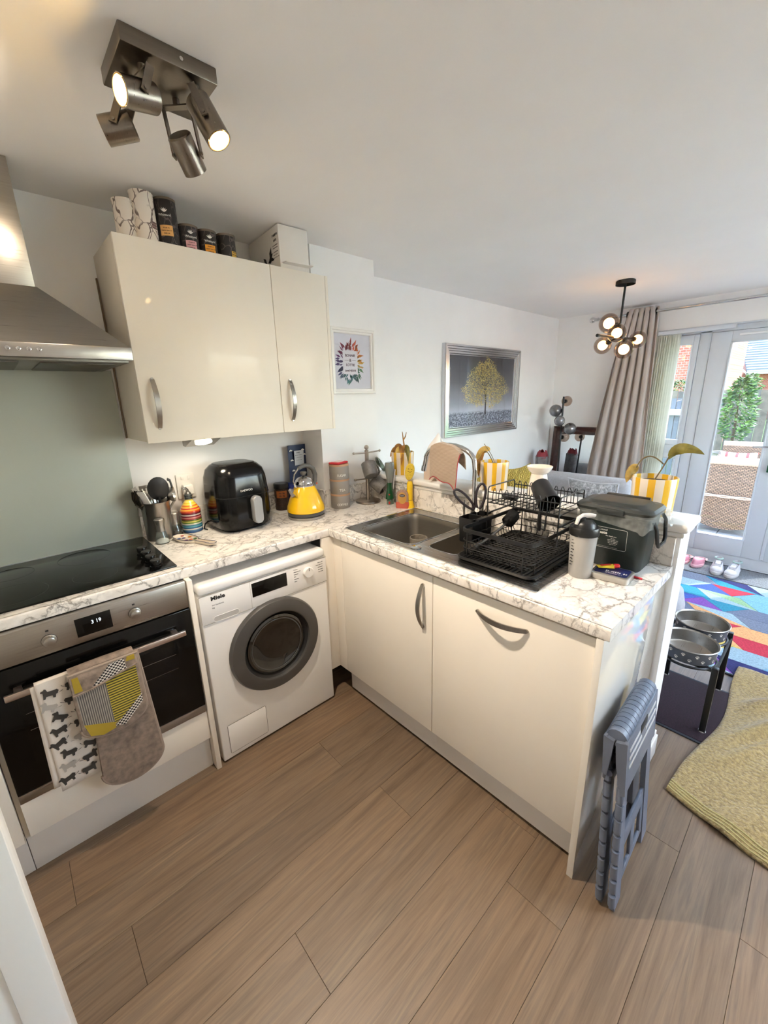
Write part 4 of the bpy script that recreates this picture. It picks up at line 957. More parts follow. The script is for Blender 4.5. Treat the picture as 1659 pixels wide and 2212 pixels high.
obj('red_tag', MB().box(-.026, -.018, -.02, -.012, .004, .02, b=.002).box(-.024, -.018, -.02, -.012, .058, .066, b=.002), mat('red_tag', (190, 50, 40), .5), wb)

sp = thing('soap_bottle', 'pump bottle of orange-red hand soap with oval label', 'bottle', (1.163, -.545, Z), -.95, local=True)
def slab(w_, d_, z0, z1, r_=.012): return [[Vector((x_, y_, z_)) for x_, y_ in rrect(-w0, w0, -d0, d0, r_, 5)] for w0, d0, z_ in ((w_*.96, d_*.9, z0), (w_, d_, z0+.004), (w_, d_, z1-.004), (w_*.97, d_*.92, z1))]
obj('soap_liquid', loft(MB(), [[Vector((x_, y_, z_)) for x_, y_ in rrect(-w0, w0, -.018, .018, .012, 5)] for w0, z_ in ((.037, 0), (.0395, .005), (.0395, .028), (.036, .034), (.0345, .037))]), mat('soap_orange', (186, 84, 62), .12, coat=.6), sp)
obj('bottle', loft(MB(), [[Vector((x_, y_, z_)) for x_, y_ in rrect(-w0, w0, -.0178, .0178, .012, 5)] for w0, z_ in ((.0345, .037), (.034, .08), (.029, .094), (.014, .102), (.012, .108))]), mat('soap_bottle_clear', (190, 150, 130), .1, coat=.6, trans=.3), sp)
obj('front_label', MB().ext([(x_, -.0185, .060+z_) for x_, z_ in [(.024*math.cos(2*PI*i_/24), .034*math.sin(2*PI*i_/24)) for i_ in range(24)]], (0, .0006, 0)), mat('label_gold', (190, 140, 66), .4), sp)
obj('name_badge', MB().ext([(x_, -.0192, .074+z_) for x_, z_ in [(.016*math.cos(2*PI*i_/20), .008*math.sin(2*PI*i_/20)) for i_ in range(20)]], (0, .0006, 0)), mat('label_dark_blue', (24, 26, 56), .4), sp)
scribble(sp, M_INKW, (0, -.0196, .074), (PI/2, 0, 0), .02, .006)
obj('pump', MB().lathe([(.012, .106), (.0125, .118), (.006, .12), (.0045, .133), (.011, .136), (.011, .139), (.004, .140), (.004, .148)], 20).tube([(.004, 0, .149), (-.01, 0, .152), (-.024, 0, .150)], [.005, .0045, .0035], 8), mat('pump_clear', (205, 200, 190), .25, trans=.3), sp)

br = thing('dish_brush', 'yellow dish wand with sponge smiley head standing in its yellow stand', 'brush', (1.193, -.572, Z), -.85, local=True)
M_YB = mat('yellow_plastic', (232, 190, 20), .35)
obj('stand', MB().lathe([(0, 0), (.025, 0), (.0255, .003), (.019, .034), (.0165, .042), (.0165, .046)], 30), M_YB, br)
obj('handle', MB().lathe([(.0155, .0445), (.0155, .05), (.0165, .06), (.0165, .132), (.0145, .145), (.012, .152), (0, .153)], 28), M_YB, br)
obj('handle_seam', MB().lathe([(.0168, .044), (.0168, .046), (.015, .046)], 28), mat('seam_ochre', (150, 110, 20), .6), br)
hd_ = MB(); hd_.at((0, -.002, .205), (0, .16, 0))
loft(hd_, [[Vector((x_*sc_, y0_, z_*sc_)) for x_, z_ in [(.026*(1+.12*math.sin(-2*PI*i_/28)*-1)*math.cos(2*PI*i_/28), .047*math.sin(2*PI*i_/28)) for i_ in range(28)]] for sc_, y0_ in ((.9, -.014), (1, -.010), (1, .010), (.9, .014))])
obj('sponge', hd_, mat('yellow_sponge', (204, 172, 56), .9, var=.1, vscale=120, bump=.6, bscale=500), br)
fc_ = MB().at((0, -.002, .205), (0, .16, 0)); fc_.sphere((-.008, -.0145, .018), .0026, 8, sc=(1.3, .4, .8)).sphere((.010, -.0145, .018), .0026, 8, sc=(1.3, .4, .8)); fc_.tube([(-.011, -.0145, .006), (-.004, -.0148, .001), (.004, -.0148, .001), (.012, -.0145, .006)], .0013, 6)
obj('smile', fc_, mat('sponge_mark', (96, 76, 24), .9), br)

# ------------------------------------------------------------------ dish rack on its drip tray
tr = thing('drip_tray', 'black plastic drip tray under the dish rack on the drainer', 'tray', (.967, -1.385, zr))
TX0, TX1, TY0, TY1 = .748, 1.182, -1.548, -1.232
R_ = lambda d, z, r=.03: [Vector((x_, y_, z)) for x_, y_ in rrect(TX0+d, TX1-d, TY0+d, TY1-d, r, 5)]
obj('tray', loft(MB(), [R_(.012, zr+.0005), R_(.002, zr+.008), R_(0, zr+.017), R_(.004, zr+.018), R_(.010, zr+.011), R_(.014, zr+.008)]), mat('tray_black', (22, 21, 21), .5, bump=.15, bscale=90), tr)
rr_ = MB()
for i_ in range(18): rr_.box(TX0+.025, TX1-.03, TY0+.022+i_*.0158, TY0+.026+i_*.0158, zr+.0075, zr+.012)
ro = obj('tray_ribs', rr_, M_BLACK, tr, 0); ro['kind'] = 'stuff'
rk = thing('dish_rack', 'black wire two-tier dish rack with plate slots over the drainer', 'dish rack', (.967, -1.385, zr+.02))
RX0, RX1, RY0, RY1 = .768, 1.168, -1.53, -1.243
zt1, zm1, zm2, zb1 = 1.046, 1.006, .978, .951
def ringwire(mb, z, r, x0=RX0, x1=RX1, y0=RY0, y1=RY1, flat=1.): mb.tube([(x_, y_, z) for x_, y_ in rrect(x0, x1, y0, y1, .03, 4)], r, 6, True, flat=flat)
top = MB()
loft(top, [[Vector((x_, y_, zt1+dz)) for x_, y_ in rrect(RX0-o_, RX1+o_, RY0-o_, RY1+o_, .032, 5)] for o_, dz in ((-.002, -.007), (.0025, -.007), (.0025, .007), (-.002, .007), (-.002, -.007))], cap=False)
obj('top_band', top, M_WIRE, rk)
for z_ in (zm1, zm2):
    w_ = MB(); ringwire(w_, z_, .002); obj('side_wire', w_, M_WIRE, rk)
for x_, y_ in ((RX0, RY0+.03), (RX0, RY1-.03), (RX1, RY0+.03), (RX1, RY1-.03), (RX0+.03, RY0), (RX1-.03, RY0), (RX0+.03, RY1), (RX1-.03, RY1)):
    obj('corner_post', MB().tube([(x_, y_, zt1), (x_, y_, zr+.012)], .0024, 6), M_WIRE, rk)
n_ = 0
for i_ in range(19):     # floor wires run across (y) and curl up to the sides
    x_ = RX0+.02+i_*(RX1-RX0-.04)/18
    obj('floor_wire', MB().tube([(x_, RY0+.0015, zm2), (x_, RY0+.004, zm2-.016), (x_, RY0+.016, zb1), (x_, RY1-.016, zb1), (x_, RY1-.004, zm2-.016), (x_, RY1-.0015, zm2)], .0016, 5), M_WIRE, rk)
for i_ in range(10):     # plate loops along the front and back
    y_ = RY0+.03+i_*.0252
    for x_, d_ in ((RX0+.0015, 1), (RX1-.0015, -1)):
        obj('plate_prong', MB().tube([(x_, y_, zm2), (x_+d_*.004, y_, zm2-.02), (x_+d_*.018, y_, zb1-.002), (x_+d_*.04, y_, zb1)], .0017, 5), M_WIRE, rk)
for y_ in (RY0+.10, RY1-.10): obj('cross_wire', MB().tube([(RX0+.02, y_, zb1-.002), (RX1-.02, y_, zb1-.002)], .0022, 6), M_WIRE, rk)
# upper tier
UX0, UX1, UZ0, UZ1 = .945, 1.145, 1.115, 1.180
for y_ in (RY0-.002, RY1+.002):
    obj('side_frame', MB().tube([(UX0, y_, 1.0), (UX0, y_, UZ1-.008), (UX0+.008, y_, UZ1), (UX1-.008, y_, UZ1), (UX1, y_, UZ1-.008), (UX1, y_, 1.06)], .0027, 7), M_WIRE, rk)
    obj('side_rail', MB().tube([(UX0, y_, UZ0), (UX1, y_, UZ0)], .0022, 6), M_WIRE, rk)
    obj('side_rail', MB().tube([(UX0, y_, 1.072), (UX1, y_, 1.072), (UX1, y_, 1.05)], .004, 6), M_WIRE, rk)
for x_, z_ in ((UX0, UZ0+.045), (UX1, UZ0+.045), (UX0, UZ0+.003), (UX1, UZ0+.003), ((UX0+UX1)/2, UZ0)):
    obj('tier_wire', MB().tube([(x_, RY0, z_), (x_, RY1, z_)], .0024, 6), M_WIRE, rk)
for i_ in range(10):
    y_ = RY0+.026+i_*.0262
    for x_, s_ in ((UX0+.002, 1), (UX1-.002, -1)):
        obj('plate_loop', MB().tube([(x_, y_-.0085, UZ0), (x_+s_*.002, y_-.0065, UZ0+.05), (x_+s_*.003, y_-.002, UZ0+.062), (x_+s_*.003, y_+.002, UZ0+.062), (x_+s_*.002, y_+.0065, UZ0+.05), (x_, y_+.0085, UZ0)], .0016, 5), M_WIRE, rk)
    obj('tier_floor_wire', MB().tube([(UX0, y_, UZ0), (UX1, y_, UZ0)], .0016, 5), M_WIRE, rk)

mug_b = thing('travel_mug', 'matt black cup drying upside down on the upper tier of the rack', 'cup', (1.03, -1.455, UZ0+.04), (0, 0, 0), local=True)
mug_b.rotation_euler = (2.35, .35, .3); mug_b.location = (1.035, -1.432, UZ0+.045)
obj('cup', MB().lathe([(0, .058), (.030, .058), (.034, .056), (.036, .05), (.041, -.035), (.043, -.045), (.040, -.045), (.034, .045), (0, .05)], 32).at((0, 0, 0)), mat('matt_black_cup', (14, 14, 15), .45), mug_b)
mug_b.rotation_euler = (-.75, .75, 0)
obj('handle', MB().tube([(.04, 0, -.02), (.062, 0, -.02), (.066, 0, .01), (.055, 0, .03), (.037, 0, .03)], .005, 8), M_BLACK, mug_b)
solo('measuring_spoon_set', MB().tube([(1.06, -1.41, UZ0), (1.055, -1.408, 1.07), (1.05, -1.41, 1.035), (1.053, -1.412, 1.01)], [.005, .007, .008, .005], 8).tube([(1.08, -1.43, UZ0), (1.072, -1.426, 1.06), (1.06, -1.43, 1.02), (1.058, -1.43, 1.01)], [.003, .003, .004, .003], 8), M_BLACK, 'black cord loops hanging below the upper tier of the dish rack', 'strap')
solo('black_lid', MB().at((1.03, -1.29, UZ0+.018), (.25, .15, 0)).lathe([(0, -.004), (.035, -.004), (.037, 0), (.034, .006), (0, .009)], 24, sx=1.3, sy=.8), M_BLACK, 'flat black lid lying on the upper tier of the dish rack', 'lid')
bs = thing('scrubbing_brush', 'black bristled brush with steel handle lying across the lower rack', 'brush', (.97, -1.275, zb1+.004), local=False)
pth = [(.835, -1.262, zb1+.008), (.92, -1.263, zb1+.022), (1.0, -1.268, zb1+.046), (1.045, -1.271, zb1+.062)]
obj('handle', MB().tube(pth, [.007, .0065, .006, .005], 10), M_STEEL, bs)
obj('bristle_head', MB().at((1.075, -1.274, zb1+.077), (0, -.42, 0)).box(-.038, .034, -.022, .022, -.02, .02, b=.008, seg=3), mat('black_bristle', (10, 10, 11), .8, bump=.8, bscale=300), bs)
for i_ in range(14):
    a_ = i_*.45; bx0 = Vector((1.09, -1.274, zb1+.082))
    obj('bristle', MB().tube([bx0, bx0+Vector((.028+.006*math.cos(a_), .026*math.cos(a_*2.1), .026*math.sin(a_*1.7)))], [.003, .0015], 5), M_BLACK, bs)

# cutlery holder hooked on the rack end, with scissors
chd = thing('cutlery_holder', 'black plastic cutlery holder hooked onto the end of the dish rack', 'holder', (.90, -1.195, .955))
def hol(x0, x1, y0, y1, z0, z1, mb):
    O = [[Vector((x_, y_, z_)) for x_, y_ in rrect(x0+i_, x1-i_, y0+i_, y1-i_, .008, 3)] for i_, z_ in ((.004, z0), (.002, z0+.004), (0, z1), (.0025, z1), (.0045, z0+.006))]
    loft(mb, O); return mb
obj('compartment', hol(.855, .925, -1.236, -1.165, .958, 1.06, MB()), M_BLACK, chd)
obj('compartment', hol(.926, .996, -1.236, -1.165, .958, 1.06, MB()), M_BLACK, chd)
obj('hook', MB().box(.87, .98, -1.252, -1.236, 1.054, 1.06, b=.002), M_BLACK, chd)
sc = thing('scissors', 'kitchen scissors with dark purple loop handles standing in the cutlery holder', 'scissors', (.93, -1.2, .97))
M_SCH = mat('purple_black_rubber', (38, 30, 36), .5)
piv = Vector((.935, -1.198, 1.075))
def loop(c0, d, L_, w_, side):
    d = Vector(d).normalized(); n = d.cross(Vector(side)).normalized(); P_ = []
    for i_ in range(20):
        a_ = 2*PI*i_/20; k_ = (1-math.cos(a_))/2; P_.append(Vector(c0)+d*(L_*k_)+n*(w_*math.sin(a_)*(.7+.3*k_)))
    return P_
toc = (Vector((-.44, -2.137, 1.53))-piv).normalized()
lf = Vector((.735, -.677, 0)); 
obj('left_loop', MB().tube(loop(piv-lf*.012+Vector((0, 0, .008)), -lf*.72+Vector((0, 0, .72)), .115, .019, toc), .0052, 8, True), M_SCH, sc)
obj('right_loop', MB().tube(loop(piv+lf*.006+Vector((0, 0, .008)), lf*.12+Vector((0, 0, 1)), .105, .021, toc), .0056, 8, True), M_SCH, sc)
obj('pivot', MB().at(piv+Vector((0, 0, .004)), toc.to_track_quat('Z', 'Y').to_euler()).lathe([(0, .006), (.006, .006), (.010, .004), (.010, 0), (.006, -.002)], 16), M_WHITEP, sc)
obj('blade', MB().tube([piv+Vector((0, 0, .01)), piv-Vector((0, 0, .05)), piv-Vector((0, 0, .10))], [.008, .007, .002], 6, flat=.25), M_STEEL, sc)
solo('spray_bottle', MB().lathe([(0, 0), (.02, 0), (.021, .01), (.019, .07), (.008, .085), (.007, .1), (0, .1)], 20, c=(1.183, -1.085, zr)), mat('clear_grey_bottle', (150, 140, 128), .2, coat=.4, trans=.4), 'small clear bottle standing behind the tap levers', 'bottle')

# ------------------------------------------------------------------ right end of the peninsula
sh = thing('shaker_bottle', 'translucent protein shaker with black lid and white flip cap', 'bottle', (.934, -1.626, Z), -.5, local=True)
N = NT('frosted_plastic'); zc_ = N.sep(N.coord())[2]
N.set(Base_Color=N.ramp(N.noise(N.coord(), 6, 2), [(.3, (196, 192, 186)), (.7, (204, 200, 194))]), Roughness=.35, Transmission_Weight=.35, Coat_Weight=.3)
obj('cup', MB().lathe([(0, 0), (.034, 0), (.037, .004), (.0405, .10), (.0430, .150), (.0425, .155)], 36), N.m, sh)
obj('lid', MB().lathe([(.0455, .148), (.0465, .150), (.0465, .172), (.0445, .176), (.041, .174), (.036, .172), (.033, .186), (.024, .197), (.012, .201), (0, .202)], 36), M_BLACK, sh)
obj('flip_cap', MB().tube([(-.034, 0, .186), (-.028, 0, .206), (-.014, 0, .213), (.012, 0, .212), (.034, 0, .208)], [.010, .012, .012, .012, .009], 12, flat=.55), mat('white_cap', (238, 224, 214), .4), sh)
obj('spout', MB().lathe([(.012, 0), (.012, .028), (.010, .03), (0, .03)], 18, c=(-.014, 0, .18)), M_BLACK, sh)
mk = MB()
for i_ in range(9): mk.box(-.0428, -.0395, -.004-(i_ % 2)*.004, .004, .045+i_*.011, .0465+i_*.011)
obj('level_marks', mk, M_INKB, sh, 0)
tn = thing('tin', 'flat silver tin with a dark blue printed lid beside the shaker', 'tin', (.986, -1.712, Z), .06, local=True)
RT = lambda d, z, r=.014: [Vector((x_, y_, z)) for x_, y_ in rrect(-.045+d, .045-d, -.058+d, .058-d, r, 5)]
obj('tray', loft(MB(), [RT(.002, 0), RT(0, .002), RT(0, .013), RT(.001, .014)]), mat('tin_metal', (196, 192, 184), .3, .9), tn)
obj('lid', loft(MB(), [RT(-.0008, .0135), RT(-.0008, .021), RT(.002, .0235), RT(.006, .024)]), mat('tin_lid_metal', (200, 196, 188), .28, .9), tn)
obj('printed_panel', MB().prism(rrect(-.037, .037, -.05, .05, .01), .0238, .0244), mat('navy_print', (28, 34, 78), .3), tn)
scribble(tn, M_INKW, (-.008, -.012, .0246), (0, 0, -PI/2), .06, .012, name='lid_lettering'); scribble(tn, M_INKW, (-.024, -.01, .0246), (0, 0, -PI/2), .05, .005, name='lid_lettering')
gt = thing('glue_tube', 'small yellow tube of glue with a red cap lying on the tin', 'tube', (.99, -1.69, Z+.0335), -.82, local=True)
obj('tube', loft(MB(), [[Vector((-.03, y_, z_)) for y_, z_ in ((-.011, -.0008), (.011, -.0008), (.011, .0008), (-.011, .0008))]]+[[Vector((x_, .0095*math.cos(a_), h_*math.sin(a_))) for a_ in (-2.36, -.78, .78, 2.36)] for x_, h_ in ((0, .006), (.024, .008))]), mat('yellow_tube', (232, 200, 50), .4), gt, 50)
obj('tube_print', MB().at((0, 0, .0062), (0, -.10, 0)).box(-.02, .014, -.004, .004, -.0004, .0004), mat('red_print', (200, 40, 34), .5), gt)
obj('cap', MB().cyl((.023, 0, .0005), (.037, 0, .0005), .0075, 14).sphere((.037, 0, .0005), .0075, 12), mat('red_cap', (206, 34, 36), .35), gt)
scw = thing('screwdriver', 'tiny red screwdriver lying right of the tin', 'screwdriver', (1.03, -1.785, Z+.003), local=False)
obj('handle', MB().cyl((1.035, -1.765, Z+.0035), (1.033, -1.79, Z+.0035), .0035, 10), mat('red_handle', (178, 30, 46), .4), scw)
obj('shaft', MB().cyl((1.033, -1.79, Z+.0035), (1.031, -1.815, Z+.002), .0014, 8), M_STEEL, scw)

cd = thing('food_waste_caddy', 'dark green food waste caddy with grey lid and clear liner bag', 'bin', (1.13, -1.662, Z))
M_CAD = mat('dark_green_plastic', (22, 34, 32), .42, bump=.1, bscale=400)
CR = lambda x0, x1, y0, y1, z, r=.03: [Vector((x_, y_, z)) for x_, y_ in rrect(x0, x1, y0, y1, r, 5)]
CX0, CX1, CY0, CY1 = 1.062, 1.206, -1.768, -1.562
obj('bucket', loft(MB(), [CR(CX0+.006, CX1-.004, CY0+.006, CY1-.006, Z+.0005), CR(CX0, CX1, CY0, CY1, Z+.01), CR(CX0-.012, CX1+.002, CY0-.012, CY1+.012, Z+.195), CR(CX0-.018, CX1+.006, CY0-.018, CY1+.018, Z+.20), CR(CX0-.018, CX1+.006, CY0-.018, CY1+.018, Z+.21)]), M_CAD, cd)
M_LID = mat('dark_grey_lid', (46, 50, 48), .4)
obj('lid', loft(MB(), [CR(CX0-.022, CX1+.012, CY0-.022, CY1+.022, Z+.209, .035), CR(CX0-.024, CX1+.014, CY0-.024, CY1+.024, Z+.218, .035), CR(CX0-.016, CX1+.008, CY0-.016, CY1+.016, Z+.227, .035), CR(CX0+.004, CX1-.006, CY0+.006, CY1-.006, Z+.2285, .03), CR(CX0+.010, CX1-.012, CY0+.014, CY1-.014, Z+.236, .03), CR(CX0+.02, CX1-.02, CY0+.024, CY1-.024, Z+.238, .025)]), M_LID, cd)
obj('hinge_bar', MB().box(CX1-.004, CX1+.012, CY0+.03, CY1-.03, Z+.222, Z+.240, b=.004), M_BLACK, cd)
obj('lid_tab', MB().box(CX0-.03, CX0-.018, CY0+.06, CY1-.06, Z+.203, Z+.222, b=.003), M_LID, cd)
# liner bag skirt
lp = rrect(CX0-.021, CX1+.010, CY0-.021, CY1+.021, .034, 9); nl = len(lp)
def skirt(u_, v_):
    i_ = int(round(u_*nl)) % nl; x_, y_ = lp[i_]; cx_, cy_ = 1.134, -1.665; ph = i_*.9
    corner = max(0, 1-math.hypot(x_-CX0, y_-CY0)/.12)
    dr_ = .036+.010*math.sin(ph*.7)+.022*corner
    k_ = 1+(.012*math.sin(ph)+.012)*v_*(1.2-v_)
    return (cx_+(x_-cx_)*k_*(1-.03*v_), cy_+(y_-cy_)*k_*(1-.03*v_), Z+.2085-dr_*v_)
N = NT('clear_film'); t_ = N.n('BsdfTransparent'); g_ = N.n('BsdfGlossy'); g_.inputs['Roughness'].default_value = .18; d_ = N.n('BsdfDiffuse'); d_.inputs[0].default_value = lin((200, 205, 200))
m1 = N.n('MixShader'); m1.inputs[0].default_value = .35; N.l(d_.outputs[0], m1.inputs[1]); N.l(g_.outputs[0], m1.inputs[2])
m2 = N.n('MixShader'); N.l(N.math('ADD', N.math('MULTIPLY', N.noise(N.coord(), 60, 3), .5), .02), m2.inputs[0]); N.l(t_.outputs[0], m2.inputs[1]); N.l(m1.outputs[0], m2.inputs[2]); N.l(m2.outputs[0], N.out.inputs[0])
M_FILM = N.m
obj('liner_bag', MB().grid(skirt, nl, 6, closed=True), M_FILM, cd)
obj('liner_knot', MB().grid(lambda u_, v_: (1.185+.012*math.cos(2*PI*u_)*(1+v_)+.006*math.sin(9*v_), -1.797-.010*math.sin(2*PI*u_)*(1+.6*v_)-.006*v_, Z+.212-.055*v_+.004*math.sin(7*u_)), 12, 6, closed=True), M_FILM, cd)
obj('carry_handle', MB().tube([(1.095, -1.783, Z+.185), (1.094, -1.795, Z+.16), (1.096, -1.802, Z+.115), (1.11, -1.803, Z+.10), (1.17, -1.803, Z+.10), (1.185, -1.802, Z+.115), (1.187, -1.795, Z+.18), (1.187, -1.783, Z+.198)], .006, 8), M_BLACK, cd)
# printed panel on the front (facing the sink side)
fp = (1.0515, -1.66, Z+.135); rotp = (PI/2+.065, 0, -PI/2)
def onf(y_, z_): return (CX0-.0125*(z_-.01)/.185-.0012, y_, Z+z_)
obj('print_border', MB().tube([onf(y_, z_) for y_, z_ in [(p_[0], p_[1]) for p_ in rrect(-1.722, -1.58, .075, .150, .006, 3)]], .0006, 4, True), M_INKW, cd)
text('council_name', 'field District Council', .0092, M_INKW, cd, onf(-1.588, .141), rotp, sx=.92)
text('bin_title', 'food waste', .0135, M_INKW, cd, onf(-1.5935, .130), rotp, bold=.0004, sx=1.08)
text('print_heading', 'Yes please', .0062, M_INKW, cd, onf(-1.592, .1205), rotp); text('print_heading', 'No thank you', .0062, M_INKW, cd, onf(-1.655, .1205), rotp)
for i_ in range(6):
    scribble(cd, M_INKW, onf(-1.612, .113-.0055*i_), rotp, (.034, .038, .04, .034, .026, .018)[i_], .0028)
    if i_ < 5: scribble(cd, M_INKW, onf(-1.679, .113-.0055*i_), rotp, (.014, .034, .032, .03, .02)[i_], .0028)
scribble(cd, M_INKW, onf(-1.66, .080), rotp, .07, .0014)

# ------------------------------------------------------------------ on the sill of the half wall
ZS = 1.0852
def striped_pot(name, loc, r, h, n, label, ph=0.):
    N = NT('stripes_'+name); s_ = N.sep(N.coord()); at = N.math('ARCTAN2', s_[1], s_[0])
    fr = N.math('FRACT', N.math('ADD', N.math('MULTIPLY', at, n/(2*PI)), ph))
    N.set(Base_Color=N.mix(N.math('GREATER_THAN', fr, .55), (226, 214, 198), (222, 172, 32)), Roughness=.3, Coat_Weight=.4)
    t = thing('plant_pot', label, 'plant', loc, local=True)
    obj('pot', MB().lathe([(0, 0), (r*.9, 0), (r*.93, .003), (r, h*.98), (r*.99, h), (r*.93, h), (r*.92, h*.85), (0, h*.85)], 48), N.m, t)
    obj('soil', MB().lathe([(r*.925, h*.86), (r*.5, h*.9), (0, h*.88)], 24), mat('soil', (52, 40, 32), .95, var=.3, vscale=90), t)
    return t
M_DRY = mat('dry_leaf', (150, 104, 44), .7, var=.25, vscale=30); M_DRYY = mat('yellowing_leaf', (188, 158, 84), .65, var=.2, vscale=30); M_DRYG = mat('olive_leaf', (120, 112, 46), .6, var=.25, vscale=25); M_STEM = mat('dry_stem', (112, 96, 64), .7)
def leaf(mb, pts, w_, face=(-.8, -.5, .25), fold=.35):
    """a dry leaf along a bezier spine, its blade facing the room, folded along the midrib"""
    S = bez(*pts, 12); face = Vector(face).normalized()
    def f(u_, v_):
        i_ = min(11, int(v_*12)); k_ = v_*12-i_; p_ = S[i_]+(S[i_+1]-S[i_])*k_; t_ = (S[i_+1]-S[i_]).normalized(); sd = t_.cross(face).normalized(); n = sd.cross(t_)
        ww = w_*(max(0, math.sin(PI*min(1, v_**.8)))**.8)+.0004
        return p_+sd*ww*(u_-.5)*2-n*fold*ww*abs(u_-.5)*2+n*.003*math.sin(9*v_+4*u_)
    mb.grid(f, 4, 12); return mb
p1 = striped_pot('a', (1.312, -.40, ZS), .068, .132, 9, 'yellow striped pot with drooping brown leaves behind the washing-up bottle', .2)
obj('stem', MB().tube([(0, 0, .11), (.004, -.01, .17), (-.004, -.012, .205), (-.012, -.012, .25)], [.005, .0045, .004, .002], 7).tube([(-.004, -.012, .2), (.012, -.014, .22), (.02, -.014, .245)], [.004, .0035, .0015], 7), M_DRY, p1)
for P_, w_, m_ in ((((0, 0, .15), (-.02, .01, .19), (-.05, .02, .16), (-.045, .02, .085)), .016, M_DRY), (((0, -.01, .15), (-.03, -.02, .20), (-.05, -.045, .17), (-.06, -.05, .06)), .018, M_DRY),
                   (((0, -.01, .15), (-.04, -.005, .175), (-.06, -.01, .14), (-.07, -.012, .07)), .015, M_DRYY), (((0, -.01, .15), (-.02, -.05, .19), (-.03, -.075, .15), (-.04, -.085, .075)), .015, M_DRYG), (((0, 0, .15), (-.03, .03, .175), (-.05, .045, .13), (-.055, .05, .10)), .012, M_DRY)):
    obj('leaf', leaf(MB(), P_, w_), m_, p1)
p2 = striped_pot('b', (1.305, -1.037, ZS), .068, .135, 9, 'yellow striped pot with a curling pale leaf right of the tap', .45)
obj('stem', MB().tube(bez((0, 0, .11), (-.01, .02, .16), (.0, .05, .2), (.005, .075, .165), 8), .0022, 6).tube(bez((0, 0, .115), (.0, -.0, .15), (-.01, .035, .19), (-.005, .06, .215), 6), .0015, 6), M_STEM, p2)
obj('leaf', leaf(MB(), ((.003, .03, .185), (-.0, .055, .20), (-.01, .085, .185), (-.02, .105, .105)), .017), M_DRYY, p2); obj('leaf', leaf(MB(), ((0, .06, .175), (-.01, .085, .15), (-.015, .088, .10), (-.015, .075, .045)), .013), M_DRY, p2)
p3 = striped_pot('c', (1.322, -1.713, ZS), .074, .138, 9, 'large yellow striped pot with one bent leaf beside the caddy', .1)
obj('stem', MB().tube(bez((.005, .005, .12), (.01, -.02, .18), (.005, -.03, .21), (.0, -.036, .225), 8), .0026, 6).tube(bez((.005, -.018, .185), (.0, .02, .225), (-.0, .05, .22), (0, .068, .165), 9), .0024, 6), M_STEM, p3)
obj('leaf', leaf(MB(), ((.0, -.034, .205), (-.005, -.045, .255), (-.01, -.085, .262), (-.01, -.135, .232)), .019), M_DRYG, p3)
obj('leaf', leaf(MB(), ((.0, .066, .178), (-.0, .075, .16), (-.005, .088, .14), (-.01, .092, .105)), .017), M_DRYY, p3)
tb_ = thing('tissue_box', 'beige tissue box with a white tissue pulled up, behind the dishcloth', 'tissue box', (1.315, -.672, ZS), .1, local=True)
obj('carton', MB().box(-.056, .056, -.056, .056, 0, .132, b=.002), mat('beige_carton', (204, 182, 164), .7), tb_)
obj('tissue', MB().grid(lambda u_, v_: (.034*math.cos(2*PI*u_)*(1+.9*math.sin(PI*v_)+.5*math.sin(6*PI*u_)*v_)*(1-.72*v_), .046*math.sin(2*PI*u_)*(1+1.0*math.sin(PI*v_))*(1-.65*v_)+.014*v_*math.sin(3*u_*PI), .128+.125*v_*(.72+.28*math.cos(2*PI*u_*2+.6))), 28, 10, closed=True), mat('white_tissue', (236, 232, 228), .9, bump=.2, bscale=80), tb_)
wx = thing('wax_burner', 'white ceramic wax burner with a shallow dish on top, on the sill', 'burner', (1.318, -1.262, ZS), local=True)
M_CER = mat('white_ceramic', (236, 226, 212), .2, coat=.5)
obj('base', MB().lathe([(0, 0), (.045, 0), (.047, .003), (.041, .05), (.036, .085), (.033, .098), (.030, .098), (.034, .05), (.04, .006), (0, .004)], 40), M_CER, wx)
obj('dish', MB().lathe([(0, .094), (.030, .096), (.044, .108), (.053, .122), (.056, .130), (.0545, .132), (.051, .125), (.042, .114), (.028, .105), (0, .103)], 44), M_CER, wx)
obj('opening', MB().at((-.0405, -.014, .05), (0, PI/2-.12, 0)).lathe([(.012, 0), (.012, .003), (0, .003)], 20), mat('burner_hole', (110, 104, 98), .7), wx)
pc = thing('craft_knife', 'green and grey craft knife lying on the sill by the caddy', 'knife', (1.30, -1.53, ZS+.008), .5, local=True)
obj('grip', MB().box(-.05, .0, -.009, .009, -.007, .007, b=.004), mat('lime_plastic', (150, 180, 50), .4), pc)
obj('shank', MB().box(0, .05, -.006, .006, -.005, .005, b=.002), mat('grey_plastic', (90, 92, 92), .4), pc)

# ------------------------------------------------------------------ hanging on the oven handle
twm = mat('white_cotton', (214, 205, 194), .95, bump=.25, bscale=350)
tt = thing('tea_towel', 'white tea towel printed with black dogs hanging on the oven handle', 'towel', (-.455, -.63, .32))
def towel(x0, x1, zb_, yo, zt=.722, sway=0.):
    def f(u_, v_):
        x_ = x0+(x1-x0)*u_
        if v_ < .72:
            d_ = 1-v_/.72; return (x_+sway*d_, yo-.0008*0-.003*math.sin(6*u_+1)*d_-.012*math.sin(PI*min(1, d_*1.0))*.0, zt-(zt-zb_)*d_)
        k_ = (v_-.72)/.28; a_ = PI*min(1, k_*1.6)
        y_ = yo+.010*(1-math.cos(a_)); z_ = zt+.004*math.sin(a_)-max(0, k_-.62)*.5*.3
        return (x_, y_, z_)
    return f
fa = towel(-.512, -.392, .325, -.6405, sway=-.006); o_ = obj('front_layer', MB().grid(fa, 14, 26), twm, tt); m_ = o_.modifiers.new('t', 'SOLIDIFY'); m_.thickness = .003
